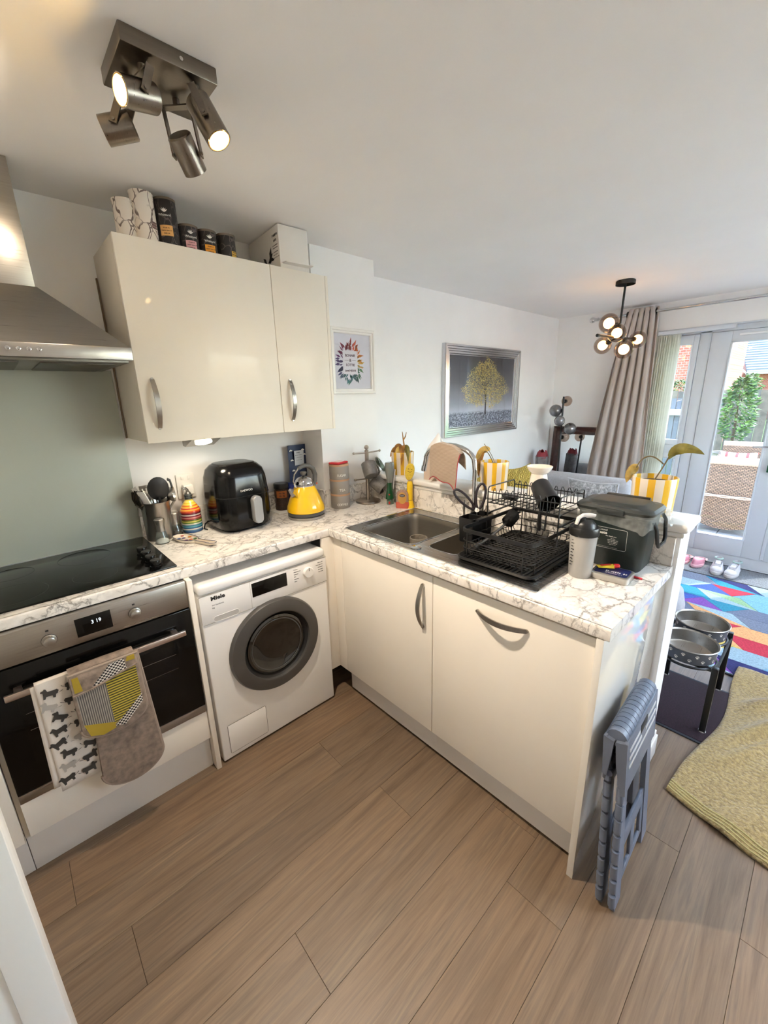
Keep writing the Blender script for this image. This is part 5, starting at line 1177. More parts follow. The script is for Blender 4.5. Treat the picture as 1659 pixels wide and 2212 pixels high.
fb = towel(-.523, -.41, .345, -.6365, .718, -.012); o_ = obj('under_layer', MB().grid(lambda u_, v_: fb(u_, v_*.72), 12, 18), twm, tt); m_ = o_.modifiers.new('t', 'SOLIDIFY'); m_.thickness = .0025
M_DOG = mat('dog_print', (60, 56, 52), .95); M_DOGL = mat('dog_print_light', (160, 154, 146), .95)
dog = [(-.46, -.16), (-.52, .06), (-.42, .18), (-.2, .14), (.12, .14), (.2, .34), (.30, .40), (.34, .30), (.52, .22), (.5, .12), (.38, .08), (.36, -.12), (.36, -.42), (.24, -.42), (.18, -.24), (-.16, -.24), (-.2, -.44), (-.34, -.44), (-.36, -.2), (-.72, -.06), (-.76, .02)]
rnd = random.Random(3)
for i_ in range(16):
    r_ = i_//2; u0 = .25+.5*(i_ % 2)+.08*((r_*7) % 3-1); v0 = .07+.083*r_
    if u0 > .9: u0 = .82
    c_ = Vector(fa(u0, v0)); s_ = .043*(1 if i_ % 2 else -1); an = rnd.uniform(-.5, .5)
    P_ = [(c_.x+s_*(x_*math.cos(an)-y_*math.sin(an)), -.6440-.0002*(i_ % 3), c_.z+abs(s_)*(x_*math.sin(an)+y_*math.cos(an))) for x_, y_ in dog]
    P_ = [p_ for p_ in P_]
    mb_ = MB(); mb_.ext(P_, (0, .0002, 0)); obj('dog_motif', mb_, M_DOGL if i_ % 5 == 2 else M_DOG, tt, 0)

om = thing('oven_gloves', 'quilted grey double oven gloves with yellow patchwork on the oven handle', 'oven gloves', (-.33, -.66, .24))
M_QUILT = mat('grey_quilted', (128, 112, 99), .95, bump=1.0, bscale=75, var=.2, vscale=45)
def pad(x0, x1, z0, z1, rb, yc, th, taper=0.):
    mb_ = MB(); n_ = 22; out_ = []
    for i_ in range(n_+1):
        a_ = PI+PI*i_/n_; out_.append(((x0+x1)/2+(x1-x0)/2*math.cos(a_), z0+rb+rb*math.sin(a_)))
    out_ += [(x1-taper, z1), (x0+taper, z1)]
    cx_ = sum(p_[0] for p_ in out_)/len(out_); cz_ = sum(p_[1] for p_ in out_)/len(out_)
    R = [[Vector((cx_+(x_-cx_)*k_, yc+s_*th, cz_+(z_-cz_)*k_)) for x_, z_ in out_] for k_, s_ in ((.9, -.5), (.97, -.42), (1, 0), (.97, .42), (.9, .5))]
    loft(mb_, R); return mb_, out_
m1_, o1 = pad(-.412, -.222, .240, .725, .075, -.655, .014, .02)
obj('lower_glove', m1_, M_QUILT, om, 50)
m2_, o2 = pad(-.434, -.246, .473, .728, .055, -.672, .014)
obj('upper_glove', m2_, M_QUILT, om, 50)
obj('fold_over', MB().at((-.34, -.646, .727), (0, 0, 0)).tube([(-.09, 0, 0), (0, 0, .002), (.088, 0, 0)], .02, 12, flat=.55), M_QUILT, om)
def stripes(name, c1, c2, direction, scale):
    N = NT(name); w = N.n('TexWave', wave_type='BANDS', bands_direction=direction); w.inputs['Scale'].default_value = scale; N.l(N.coord(), w.inputs['Vector'])
    N.set(Base_Color=N.ramp(w.outputs['Fac'], [(.45, c1), (.55, c2)]), Roughness=.95); N.bump(N.noise(N.coord(), 90, 2), .6, .003); return N.m
M_GS = stripes('grey_pinstripe', (84, 80, 76), (150, 142, 132), 'X', 55); M_YS = stripes('yellow_stripe', (178, 158, 52), (70, 64, 34), 'Z', 34)
N = NT('dot_triangle_print'); ck = N.n('TexChecker'); ck.inputs['Scale'].default_value = 170; N.l(N.coord(), ck.inputs['Vector']); ck.inputs[1].default_value = lin((34, 32, 32)); ck.inputs[2].default_value = lin((206, 198, 186)); N.set(Base_Color=ck.outputs[0], Roughness=.95); M_TRI = N.m
M_MUST = mat('mustard_cloth', (158, 134, 38), .95, bump=.6, bscale=100)
yf = -.6795
for nm, P_, m_, dy in (('pocket_patch', [(-.426, .655), (-.424, .530), (-.345, .505), (-.345, .665)], M_GS, 0), ('pocket_patch', [(-.345, .668), (-.345, .505), (-.258, .545), (-.256, .688)], M_YS, 0),
                       ('pocket_patch', [(-.424, .548), (-.414, .50), (-.38, .484), (-.345, .490), (-.345, .512)], M_MUST, .0004), ('pocket_patch', [(-.345, .497), (-.318, .487), (-.256, .545), (-.256, .575)], M_TRI, .0006),
                       ('upper_patch', [(-.382, .668), (-.325, .724), (-.285, .726), (-.28, .686), (-.345, .672)], M_TRI, 0), ('upper_patch', [(-.426, .72), (-.426, .668), (-.405, .668), (-.41, .72)], M_MUST, 0), ('upper_patch', [(-.275, .727), (-.254, .727), (-.254, .71), (-.28, .712)], M_MUST, 0)):
    obj(nm, MB().ext([(x_, yf-dy, z_) for x_, z_ in P_], (0, .004, 0)), m_, om, 0)
obj('pocket_binding', MB().tube([(-.432, yf-.001, .660), (-.39, yf-.001, .662), (-.345, yf-.001, .671), (-.3, yf-.001, .682), (-.25, yf-.001, .692)], .0035, 6), M_QUILT, om)
obj('edge_binding', MB().tube([(x_, -.672, z_) for x_, z_ in o2], .0055, 7).tube([(x_, -.655, z_) for x_, z_ in o1], .0055, 7), mat('binding_grey', (146, 130, 116), .95), om)
# ------------------------------------------------------------------ garden doors and side windows in the far wall
FX0, FX1 = XR+.03, XR+.10
M_UPVC = mat('white_upvc', (208, 213, 220), .35, var=.01)
fr = MB().box(FX0, FX1, DY0-.05, DY0, .06, DZ, b=.003).box(FX0, FX1, DY1, DY1+.05, .06, DZ, b=.003).box(FX0, FX1, DY1, DY0, DZ-.055, DZ, b=.003).box(FX0, FX1, DY1, DY0, 0, .10, b=.003)
fr.box(FX0, FX1, -1.285, -1.205, .09, DZ-.04, b=.003).box(FX0, FX1, -2.60, -2.53, .09, DZ-.04, b=.003)
struct('trim_2', fr, M_UPVC)
struct('trim_3', MB().box(XR-.012, FX0, DY1, DY0, -.005, .012, b=.003).box(XR-.01, FX0+.005, DY0-.012, DY0, 0, DZ, b=.002).box(XR-.01, FX0+.005, DY1, DY0, DZ-.012, DZ, b=.002), M_UPVC)
def glazed(name, y0, y1, z0, z1, st, br_, tr_, x0=FX0-.012, x1=FX1-.015):
    """a glazed leaf between y0 > y1: stiles st, bottom rail br_, top rail tr_"""
    t = struct(name, MB().box(x0, x1, y0-st, y0, z0, z1, b=.004).box(x0, x1, y1, y1+st, z0, z1, b=.004).box(x0, x1, y1+st, y0-st, z0, z0+br_, b=.004).box(x0, x1, y1+st, y0-st, z1-tr_, z1, b=.004), M_UPVC)
    struct('bead', MB().tube([(x0-.001, y0-st-.004, z0+br_+.004), (x0-.001, y1+st+.004, z0+br_+.004), (x0-.001, y1+st+.004, z1-tr_-.004), (x0-.001, y0-st-.004, z1-tr_-.004)], .008, 6, True), M_UPVC, parent=t)
    struct('pane', MB().box(x0+.03, x0+.034, y1+st, y0-st, z0+br_, z1-tr_), M_GLASS, 0, parent=t)
    return t
dA = glazed('door_1', -1.288, -1.905, .10, DZ-.058, .137, .155, .088)
dB = glazed('door_2', -1.908, -2.527, .10, DZ-.058, .137, .155, .088)
struct('astragal', MB().box(FX0-.02, FX0-.008, -1.918, -1.893, .11, DZ-.065, b=.004), M_UPVC, parent=dA)
struct('trickle_vent', MB().box(FX0-.024, FX0-.012, -1.83, -1.47, 1.945, 1.962, b=.004), mat('vent_white', (236, 238, 240), .35), parent=dA)
hh_ = struct('handle', MB().box(FX0-.024, FX0-.012, -1.852, -1.824, .96, 1.12, b=.005).tube([(FX0-.022, -1.838, 1.07), (FX0-.055, -1.838, 1.07), (FX0-.06, -1.80, 1.07), (FX0-.055, -1.70, 1.068)], [.009, .009, .008, .007], 10), M_CHROME, parent=dA)
kt_ = thing('door_keys', 'bunch of keys with a green tag hanging in the garden door lock', 'keys', (FX0-.03, -1.838, .86))
obj('key', MB().box(FX0-.046, FX0-.012, -1.8395, -1.8365, .985, .995).at((FX0-.05, -1.838, .99), (PI/2, 0, 0)).lathe([(.012, -.001), (.012, .001), (.004, .001), (.004, -.001), (.012, -.001)], 16), M_CHROME, kt_)
obj('ring', MB().tube([(FX0-.05, -1.838+.012*math.cos(a_), .972+.014*math.sin(a_)) for a_ in [i_*PI/6 for i_ in range(12)]], .0014, 5, True).tube([(FX0-.05, -1.838, .96), (FX0-.05, -1.834, .94), (FX0-.05, -1.836, .925)], .005, 6), M_STEEL, kt_)
obj('green_tag', MB().box(FX0-.053, FX0-.047, -1.858, -1.814, .865, .925, b=.006), mat('green_tag', (14, 84, 50), .4), kt_)
glazed('window_1', -.948, -1.202, 1.045, DZ-.058, .036, .045, .075)
glazed('window_2', -.948, -1.202, .10, .965, .036, .045, .045)
struct('trim_4', MB().box(FX0-.006, FX1-.01, -1.205, -.945, .962, 1.048, b=.003), M_UPVC)
glazed('window_3', -2.60, -2.878, .10, DZ-.058, .04, .05, .05)

# vertical blind drawn to the left of the side window
vb = thing('vertical_blind', 'stack of pale cream vertical blind slats beside the curtain', 'blind', (XR-.035, -.98, .2))
N = NT('blind_fabric'); tr_ = N.n('BsdfTranslucent'); tr_.inputs[0].default_value = lin((238, 238, 228)); df = N.n('BsdfDiffuse'); df.inputs[0].default_value = lin((236, 236, 228)); mx = N.n('MixShader')
N.l(N.math('ADD', N.math('MULTIPLY', N.noise(N.coord(), 40, 2), .1), .5), mx.inputs[0]); N.l(df.outputs[0], mx.inputs[1]); N.l(tr_.outputs[0], mx.inputs[2]); N.l(mx.outputs[0], N.out.inputs[0]); M_BLIND = N.m
obj('head_rail', MB().box(XR-.06, XR-.012, -1.45, -.905, DZ-.045, DZ-.012, b=.004), M_UPVC, vb)
for i_ in range(10):
    y_ = -.912-i_*.0175
    obj('slat', MB().at((XR-.036, y_, 0), (0, 0, -.12+.05*(i_ % 2))).grid(lambda u_, v_: (-.042+.084*u_, -.008*math.sin(PI*u_), .22+(DZ-.27)*v_), 6, 1), M_BLIND, vb, 60)
    obj('hanger', MB().box(XR-.039, XR-.033, y_-.002, y_+.002, DZ-.056, DZ-.044), M_WHITEP, vb, 0)

# curtain and pole
cp_ = thing('curtain_pole', 'chrome curtain pole with round finial above the garden doors', 'curtain pole', (XR-.085, -1.6, 2.19))
obj('pole', MB().cyl((XR-.085, -.36, 2.205), (XR-.085, -3.1, 2.205), .0125, 16), M_CHROME, cp_)
obj('finial', MB().sphere((XR-.085, -.335, 2.205), .027, 18).cyl((XR-.085, -.345, 2.205), (XR-.085, -.39, 2.205), .016, 16), M_CHROME, cp_)
for y_ in (-.45, -2.98): obj('bracket', MB().cyl((XR-.085, y_, 2.205), (XR, y_, 2.205), .008, 10).cyl((XR-.004, y_, 2.205), (XR-.0005, y_, 2.205), .025, 18), M_CHROME, cp_)
ct = thing('curtain', 'beige velvet eyelet curtain hanging in deep folds beside the garden doors', 'curtain', (XR-.085, -.72, .02))
N = NT('beige_velvet'); N.set(Base_Color=N.ramp(N.noise(N.coord((1, 1, .25)), 14, 4), [(.3, (172, 160, 152)), (.7, (188, 176, 168))]), Roughness=.8, Sheen_Weight=.5); N.bump(N.noise(N.coord((1, 1, .2)), 160, 2), .25, .002); M_VEL = N.m
def curt(u_, v_):
    z_ = 2.245-(2.245-.015)*v_; w0, w1 = -.655, -.885; b0, b1 = -.455, -.945
    f_ = min(1., v_*1.5)**.8; y0_ = w0+(b0-w0)*f_; y1_ = w1+(b1-w1)*f_
    amp = .034-.006*v_; ph = u_*2*PI*5.5
    return (XR-.085+amp*math.sin(ph)+.010*math.sin(ph*.5+4*v_)*v_-.02*v_-.075*v_*(1-u_)**1.5, y0_+(y1_-y0_)*u_+.010*math.sin(ph*2)*(1-.3*v_)+.012*math.sin(5*v_+6*u_)*v_, z_)
o_ = obj('fabric', MB().grid(curt, 150, 40), M_VEL, ct, 80); m_ = o_.modifiers.new('t', 'SOLIDIFY'); m_.thickness = .004
for i_ in range(6):
    u_ = (i_*.5*2+.5)/(5.5*2)*1.0; p_ = curt(min(.99, .045+i_*.18), .03)
    obj('eyelet', MB().at((XR-.085, p_[1], 2.205), (PI/2, 0, 0)).lathe([(.019, -.006), (.029, -.006), (.029, .006), (.019, .006), (.019, -.006)], 20), mat('dark_eyelet', (60, 56, 54), .3, .8), ct)

# ------------------------------------------------------------------ pictures
def frame_parts(t, x0, x1, y, z0, z1, w, dp, m_, steps):
    """mitred frame on a wall facing -y built from nested steps (offset, depth)"""
    prof = steps
    rings = [[Vector((x0+o_, y-d_, z0+o_)), Vector((x1-o_, y-d_, z0+o_)), Vector((x1-o_, y-d_, z1-o_)), Vector((x0+o_, y-d_, z1-o_))] for o_, d_ in prof]
    obj('frame', loft(MB(), rings, cap=False), m_, t, 20)
pf = thing('flower_print', 'white framed print of a rainbow leaf wreath around two names', 'picture', (1.127, YP-.01, 1.56))
frame_parts(pf, .965, 1.282, YP-.001, 1.555, 1.905, .03, .02, M_TRIM, [(0, 0), (0, .014), (.004, .02), (.014, .021), (.018, .014), (.026, .013), (.03, .004)])
obj('paper', MB().box(.99, 1.257, YP-.004, YP-.0015, 1.58, 1.88), mat('print_paper', (222, 222, 226), .8), pf)
pcx, pcz = 1.105, 1.727
rnd = random.Random(11)
def hue(a):
    st = [(-10, (150, 36, 40)), (30, (210, 90, 40)), (65, (226, 140, 50)), (100, (232, 180, 80)), (118, (60, 110, 80)), (150, (40, 90, 80)), (190, (70, 130, 130)), (215, (50, 100, 110)), (240, (60, 60, 110)), (275, (80, 50, 110)), (300, (120, 40, 90)), (325, (150, 40, 70)), (350, (150, 36, 40))]
    for (a0, c0), (a1, c1) in zip(st, st[1:]):
        if a0 <= a <= a1: k = (a-a0)/(a1-a0); return tuple(int(c0[i]+(c1[i]-c0[i])*k) for i in range(3))
    return (150, 36, 40)
for i_ in range(44):
    a = i_*360/44; c_ = hue(a if a <= 350 else a-360); c_ = tuple(int(v//24*24+10) for v in c_)
    for k_ in range(2):
        aa = math.radians(a+rnd.uniform(-5, 5)); r0 = .058+.020*k_+rnd.uniform(-.004, .006); sxx = .88; L_ = rnd.uniform(.026, .042); w_ = rnd.uniform(.004, .008)
        d_ = Vector((math.sin(aa)*sxx, 0, math.cos(aa)*1.15)).normalized(); d_ = (Matrix.Rotation(rnd.uniform(-.6, .6), 3, 'Y') @ d_); n_ = Vector((d_.z, 0, -d_.x))
        b_ = Vector((pcx+math.sin(aa)*r0*sxx*1.0, YP-.0044-.0001*k_, pcz+math.cos(aa)*r0*1.12))
        obj('print_leaf', MB().add([b_, b_+d_*L_*.4+n_*w_, b_+d_*L_, b_+d_*L_*.4-n_*w_], [(0, 1, 2, 3)]), mat('leaf_ink_%d_%d_%d' % c_, c_, .8), pf, 0)
obj('name_panel', MB().box(pcx-.052, pcx+.052, YP-.0052, YP-.0044, pcz-.064, pcz+.062), mat('print_paper_white', (228, 226, 228), .8), pf)
for tx, sz, z_ in (('BONNIE', .019, .036), ('&', .022, .011), ('LOTTIE', .019, -.014), ('june|14|2018', .0145, -.044)):
    text('lettering', tx, sz, mat('plum_ink', (92, 60, 70), .8), pf, (pcx, YP-.0056, pcz+z_), align='CENTER', bold=.0003)
obj('rule', MB().box(pcx-.04, pcx-.012, YP-.0056, YP-.0052, pcz+.010, pcz+.0115).box(pcx+.012, pcx+.04, YP-.0056, YP-.0052, pcz+.010, pcz+.0115), mat('plum_ink', (92, 60, 70), .8), pf, 0)
obj('glazing', MB().box(.99, 1.257, YP-.0078, YP-.0070, 1.58, 1.88), thin_glass('picture_glass', (250, 250, 252)), pf, 0)

tp = thing('tree_picture', 'framed picture of a golden tree on grey in a silver frame', 'picture', (2.766, YL-.01, 1.2))
PX0, PX1, PZ0, PZ1 = 2.205, 3.325, 1.198, 1.924; py = YL-.001
frame_parts(tp, PX0, PX1, py, PZ0, PZ1, .08, .03, brushed('silver_frame', (214, 216, 220), .2, 0, .03), [(0, 0), (0, .03), (.006, .036), (.016, .036), (.02, .030), (.034, .031), (.038, .025), (.05, .026), (.054, .020), (.068, .020), (.074, .012), (.08, .012)])
N = NT('tree_backdrop'); s_ = N.sep(N.coord()); zz = N.math('DIVIDE', N.math('SUBTRACT', s_[2], 0.0), PZ1-PZ0)
nz = N.noise(N.coord((1, 1, 2)), 3, 4); gz = N.noise(N.coord((1, 1, 1.6)), 60, 3)
f_ = N.math('ADD', zz, N.math('MULTIPLY', N.math('SUBTRACT', nz, .5), .16))
sky_ = N.ramp(f_, [(.26, (206, 212, 220)), (.36, (156, 160, 168)), (.58, (92, 94, 100)), (.9, (58, 58, 62))])
gr_ = N.ramp(gz, [(.35, (52, 56, 66)), (.5, (120, 128, 142)), (.65, (206, 212, 222))])
msk = N.ramp(zz, [(.245, (1, 1, 1, 1)), (.28, (0, 0, 0, 1))])
N.set(Base_Color=N.mix(msk, sky_, gr_), Roughness=.5)
obj('print', MB().box(PX0+.08, PX1-.08, py-.012, py-.008, PZ0+.08, PZ1-.08), N.m, tp, 0)
obj('glazing', MB().box(PX0+.078, PX1-.078, py-.0175, py-.0165, PZ0+.078, PZ1-.078), thin_glass('picture_glass', (250, 250, 252)), tp, 0)
tkx, tz0 = 2.80, PZ0+.165; yb = py-.0126
M_BARK = mat('printed_bark', (36, 34, 36), .7)
tk = MB(); rnd = random.Random(5)
def branch(p, a, L_, w_, dpt):
    d_ = Vector((math.sin(a), 0, math.cos(a))); n_ = Vector((d_.z, 0, -d_.x)); q_ = p+d_*L_
    tk.add([p-n_*w_, p+n_*w_, q_+n_*w_*.62, q_-n_*w_*.62], [(0, 1, 2, 3)])
    if dpt > 0:
        for k_ in range(3 if dpt > 2 else 2): branch(q_, a+rnd.uniform(-.62, .62), L_*rnd.uniform(.66, .84), w_*.6, dpt-1)
branch(Vector((tkx, yb, tz0)), .0, .13, .011, 5)
o_ = obj('printed_trunk', tk, M_BARK, tp, 0); o_['kind'] = 'stuff'
lvA, lvB = MB(), MB(); cxt, czt = tkx, PZ0+.395
n_ = 0
while n_ < 4600:
    a_ = rnd.uniform(0, 2*PI); r_ = math.sqrt(rnd.random()); x_ = r_*math.sin(a_); z_ = r_*math.cos(a_)
    ed = 1+.05*math.sin(5*a_)+.05*math.sin(11*a_+1)+rnd.uniform(-.10, .06)
    wx_ = .34*(1.0-.5*max(0, z_)) ; px_ = cxt+x_*wx_*ed*1.02; pz_ = czt+z_*(.235 if z_ > 0 else .17)*ed
    if z_ < -.35 and abs(px_-cxt) < .05 and rnd.random() < .7: n_ += 1; continue
    s_ = rnd.uniform(.004, .008); an = rnd.uniform(0, PI); c_, sn_ = math.cos(an)*s_, math.sin(an)*s_*.6
    (lvA if rnd.random() < .6 else lvB).add([(px_-c_, yb-.0003, pz_-sn_), (px_+sn_*.5, yb-.0003, pz_-c_*.5), (px_+c_, yb-.0003, pz_+sn_), (px_-sn_*.5, yb-.0003, pz_+c_*.5)], [(0, 1, 2, 3)]); n_ += 1
for mb_, c_ in ((lvA, (240, 222, 140)), (lvB, (206, 178, 88))):
    o_ = obj('printed_leaves', mb_, mat('printed_leaf_%d' % c_[0], c_, .7, var=.15, vscale=60), tp, 0, recalc=False); o_['kind'] = 'stuff'

# ------------------------------------------------------------------ pendant lamp
pn = thing('pendant_lamp', 'black branching pendant lamp with five lit smoked glass globes', 'ceiling light', (2.99, -.953, ZC))
obj('ceiling_rose', MB().lathe([(.062, 0), (.062, .022), (.058, .026), (0, .026)], 36, c=(2.99, -.953, ZC-.0265)), M_BLACK, pn)
J = Vector((2.985, -.95, 1.925))
obj('drop_rod', MB().cyl((2.99, -.953, ZC-.02), J, .0075, 12), M_BLACK, pn)
M_SMOKE = thin_glass('smoked_glass', (214, 200, 190), .1, .02); M_BULB = emitter('bulb_warm', (255, 196, 120), 9)
tip = Vector((2.745, -.905, 1.908)); endb = Vector((3.16, -.985, 1.905))
obj('arm', MB().cyl(tip, endb, .008, 12), mat('arm_black_gold', (60, 48, 40), .3, .7), pn)
obj('arm_tip', MB().cyl(tip-Vector((.02, -.004, 0)), tip, .011, 12), M_BLACK, pn)
GL = [((2.99, -.872, 2.012), (2.985, -.95, 1.985), .068), ((2.93, -.955, 1.932), (2.985, -.95, 1.928), .062), ((3.03, -.83, 1.868), (2.97, -.946, 1.906), .062), ((3.075, -.965, 1.83), (3.07, -.967, 1.9), .066), ((3.235, -1.0, 1.905), (3.16, -.985, 1.905), .062)]
# nudge globes onto the sight lines measured in the photograph (same distances along the lamp)
for c_, a_, r_ in GL:
    c_ = Vector(c_); a_ = Vector(a_); d_ = (c_-a_).normalized()
    arm = obj('branch', MB().cyl(a_, c_-d_*(r_-.012), .006, 10).cyl(c_-d_*(r_+.004), c_-d_*(r_-.016), .017, 16), M_BLACK, pn)
    g = obj('globe', MB().sphere(c_, r_, 28), M_SMOKE, pn, 80)
    obj('bulb', MB().sphere(c_, r_*.55, 20), M_BULB, g, 80)
    light('pendant_bulb', 'POINT', c_, PENDANT_POWER, (1, .74, .46), pn, None, r_*.5)

# ------------------------------------------------------------------ living room furniture
M_SOFA = mat('grey_boucle', (176, 176, 180), .95, var=.05, vscale=60, bump=.4, bscale=260, sheen=.2)
sf = thing('sofa', 'light grey fabric sofa along the wall under the tree picture', 'sofa', (2.65, -.5, 0))
obj('base', MB().box(1.82, 3.50, -.98, -.03, .08, .40, b=.03, seg=3), M_SOFA, sf)
obj('backrest', MB().box(1.80, 3.52, -.27, -.01, .10, .80, b=.07, seg=5), M_SOFA, sf)
for x0_ in (1.66, 3.36): obj('armrest', MB().box(x0_, x0_+.18, -1.04, -.02, .08, .80, b=.06, seg=5), M_SOFA, sf)
for x0_ in (1.85, 2.61): obj('seat_cushion', MB().box(x0_, x0_+.74, -1.0, -.25, .38, .52, b=.05, seg=4), M_SOFA, sf)
for x_, y_ in ((1.75, -.95), (3.45, -.95), (1.75, -.1), (3.45, -.1)): obj('leg', MB().cyl((x_, y_, 0), (x_, y_, .09), .02, 12), M_BLACK, sf)
def cushion(name, label, c, size, th, rot, mt_, trim=None):
    t = thing(name, label, 'cushion', c, rot, local=True)
    def f(sg): return lambda u_, v_: (sg*th*(max(0, math.sin(PI*u_))*max(0, math.sin(PI*v_)))**.55, (u_-.5)*size*(1-.10*math.sin(PI*v_)), (v_-.5)*size*.95*(1-.10*math.sin(PI*u_)))
    obj('cover', MB().grid(f(1), 16, 16).grid(f(-1), 16, 16), mt_, t, 70)
    if trim:
        e_ = [f(1)(i_/12, 0) for i_ in range(12)]+[f(1)(1, i_/12) for i_ in range(12)]+[f(1)(1-i_/12, 1) for i_ in range(12)]+[f(1)(0, 1-i_/12) for i_ in range(12)]
        obj('piping', MB().tube(e_, .007, 6, True), trim, t)
    return t
N = NT('yellow_knit'); ck = N.n('TexChecker'); wv = N.n('TexWave', wave_type='BANDS', bands_direction='DIAGONAL'); wv.inputs['Scale'].default_value = 26; wv.inputs['Distortion'].default_value = 9; wv.inputs['Detail'].default_value = 1; N.l(N.coord(), wv.inputs['Vector'])
N.set(Base_Color=N.ramp(wv.outputs['Fac'], [(.0, (190, 156, 60)), (.6, (224, 194, 96))]), Roughness=.95); N.bump(wv.outputs['Fac'], 1., .02); M_KNIT = N.m
cushion('knit_cushion', 'chunky yellow knitted cushion at the far end of the sofa', (2.84, -.36, .735), .42, .085, (.28, 0, PI/2+.25), M_KNIT).rotation_euler = (0, .25, PI/2)
cushion('knit_cushion', 'yellow knitted cushion at the near end of the sofa, behind the tissue box', (2.10, -.36, .73), .42, .085, 0, M_KNIT).rotation_euler = (0, .25, PI/2)
N = NT('silver_crushed'); N.set(Base_Color=N.ramp(N.noise(N.coord(), 40, 5, .7), [(.35, (110, 112, 116)), (.5, (160, 162, 166)), (.65, (214, 216, 220))]), Roughness=.45, Sheen_Weight=.3)
cushion('silver_cushion', 'silver crushed velvet cushion leaning on the far arm of the sofa', (3.285, -.79, .60), .42, .07, (0, -.22, 0), N.m, mat('silver_piping', (206, 208, 212), .5))
pf_ = thing('pouffe', 'round pale grey fabric pouffe on the rug beyond the pet bowls', 'pouffe', (2.52, -1.49, .012), local=True)
obj('body', MB().lathe([(0, 0), (.15, 0), (.18, .02), (.2, .12), (.2, .2), (.18, .29), (.14, .325), (0, .335)], 40), M_SOFA, pf_, 60)
obj('button', MB().sphere((0, 0, .334), .018, 12, sc=(1, 1, .4)), M_SOFA, pf_)

fl_ = thing('floor_lamp', 'black floor lamp with five smoked glass globes in the corner', 'floor lamp', (3.80, -.232, 0))
obj('base', MB().lathe([(0, 0), (.12, 0), (.12, .012), (.11, .018), (0, .018)], 36, c=(3.80, -.232, 0)), M_BLACK, fl_)
obj('pole', MB().cyl((3.80, -.232, .015), (3.80, -.222, 1.495), .009, 12), M_BLACK, fl_)
M_SMD = NT('dark_smoked_glass'); M_SMD.set(Base_Color=M_SMD.ramp(M_SMD.noise(M_SMD.coord(), 12, 3), [(.3, (70, 70, 72)), (.7, (150, 150, 152))]), Roughness=.05, Metallic=.55, Coat_Weight=1.); M_SMD = M_SMD.m
for (gy, gz, r_, s_) in ((-.226, 1.449, .052, 0), (-.149, 1.358, .062, 1), (-.234, 1.262, .052, 0), (-.313, 1.182, .060, -1), (-.231, 1.09, .052, 0)):
    gx = 3.80+(-.075 if s_ == 0 and gz < 1.4 and gz > 1.2 else (.07 if s_ == 0 else 0))
    c_ = Vector((gx, gy, gz)); a_ = Vector((3.80, -.227, gz))
    d_ = (c_-a_).normalized() if (c_-a_).length > 1e-4 else Vector((1, 0, 0))
    obj('holder', MB().cyl(a_, c_-d_*(r_-.015), .006, 10).cyl(c_-d_*(r_+.004), c_-d_*(r_-.02), .02, 16), M_BLACK, fl_)
    obj('globe', MB().sphere(c_, r_, 26), M_SMD if gx <= 3.8 else M_SMOKE, fl_, 80)
mr = thing('mirror', 'dark wood framed mirror leaning in the corner behind the floor lamp', 'mirror', (4.0, -.4, 0), local=False)
lean = .075
def MP(y_, z_, d=0): return Vector((3.995+z_*lean*.98-d, y_, z_))
rg = [(0, 0), (0, .022), (.012, .028), (.03, .022), (.05, .026), (.075, .02), (.08, .010)]
R = [[MP(-.025-o_, .01+o_, d_), MP(-.70+o_, .01+o_, d_), MP(-.70+o_, 1.182-o_, d_), MP(-.025-o_, 1.182-o_, d_)] for o_, d_ in rg]
obj('frame', loft(MB(), R, cap=False), mat('dark_mahogany', (58, 26, 18), .3, var=.25, vscale=30, coat=.4), mr, 20)
obj('mirror_glass', MB().add([MP(-.10, .085, .009), MP(-.625, .085, .009), MP(-.625, 1.107, .009), MP(-.10, 1.107, .009)], [(0, 1, 2, 3)]), mat('mirror_silver', (225, 228, 230), .02, 1.0, var=.0), mr, 0)
gb = thing('fabric_sack', 'tall grey fabric sack topped with crumpled red paper beside the mirror', 'bag', (3.68, -.10, 0), local=True)
obj('sack', MB().grid(lambda u_, v_: ((.085-.02*v_)*math.cos(2*PI*u_)+.006*math.sin(9*u_*PI+4*v_), (.08-.02*v_)*math.sin(2*PI*u_)+.004*math.sin(7*v_), .90*v_), 24, 16, closed=True), mat('grey_felt', (112, 108, 108), .95, var=.2, vscale=25), gb, 70)
obj('red_paper', MB().grid(lambda u_, v_: ((.062-.03*v_+.012*math.sin(8*PI*u_)*v_)*math.cos(2*PI*u_), (.058-.02*v_+.010*math.sin(10*PI*u_))*math.sin(2*PI*u_), .885+.07*v_+.012*math.sin(6*PI*u_)*v_), 30, 6, closed=True), mat('crimson_paper', (124, 20, 34), .6), gb, 40)

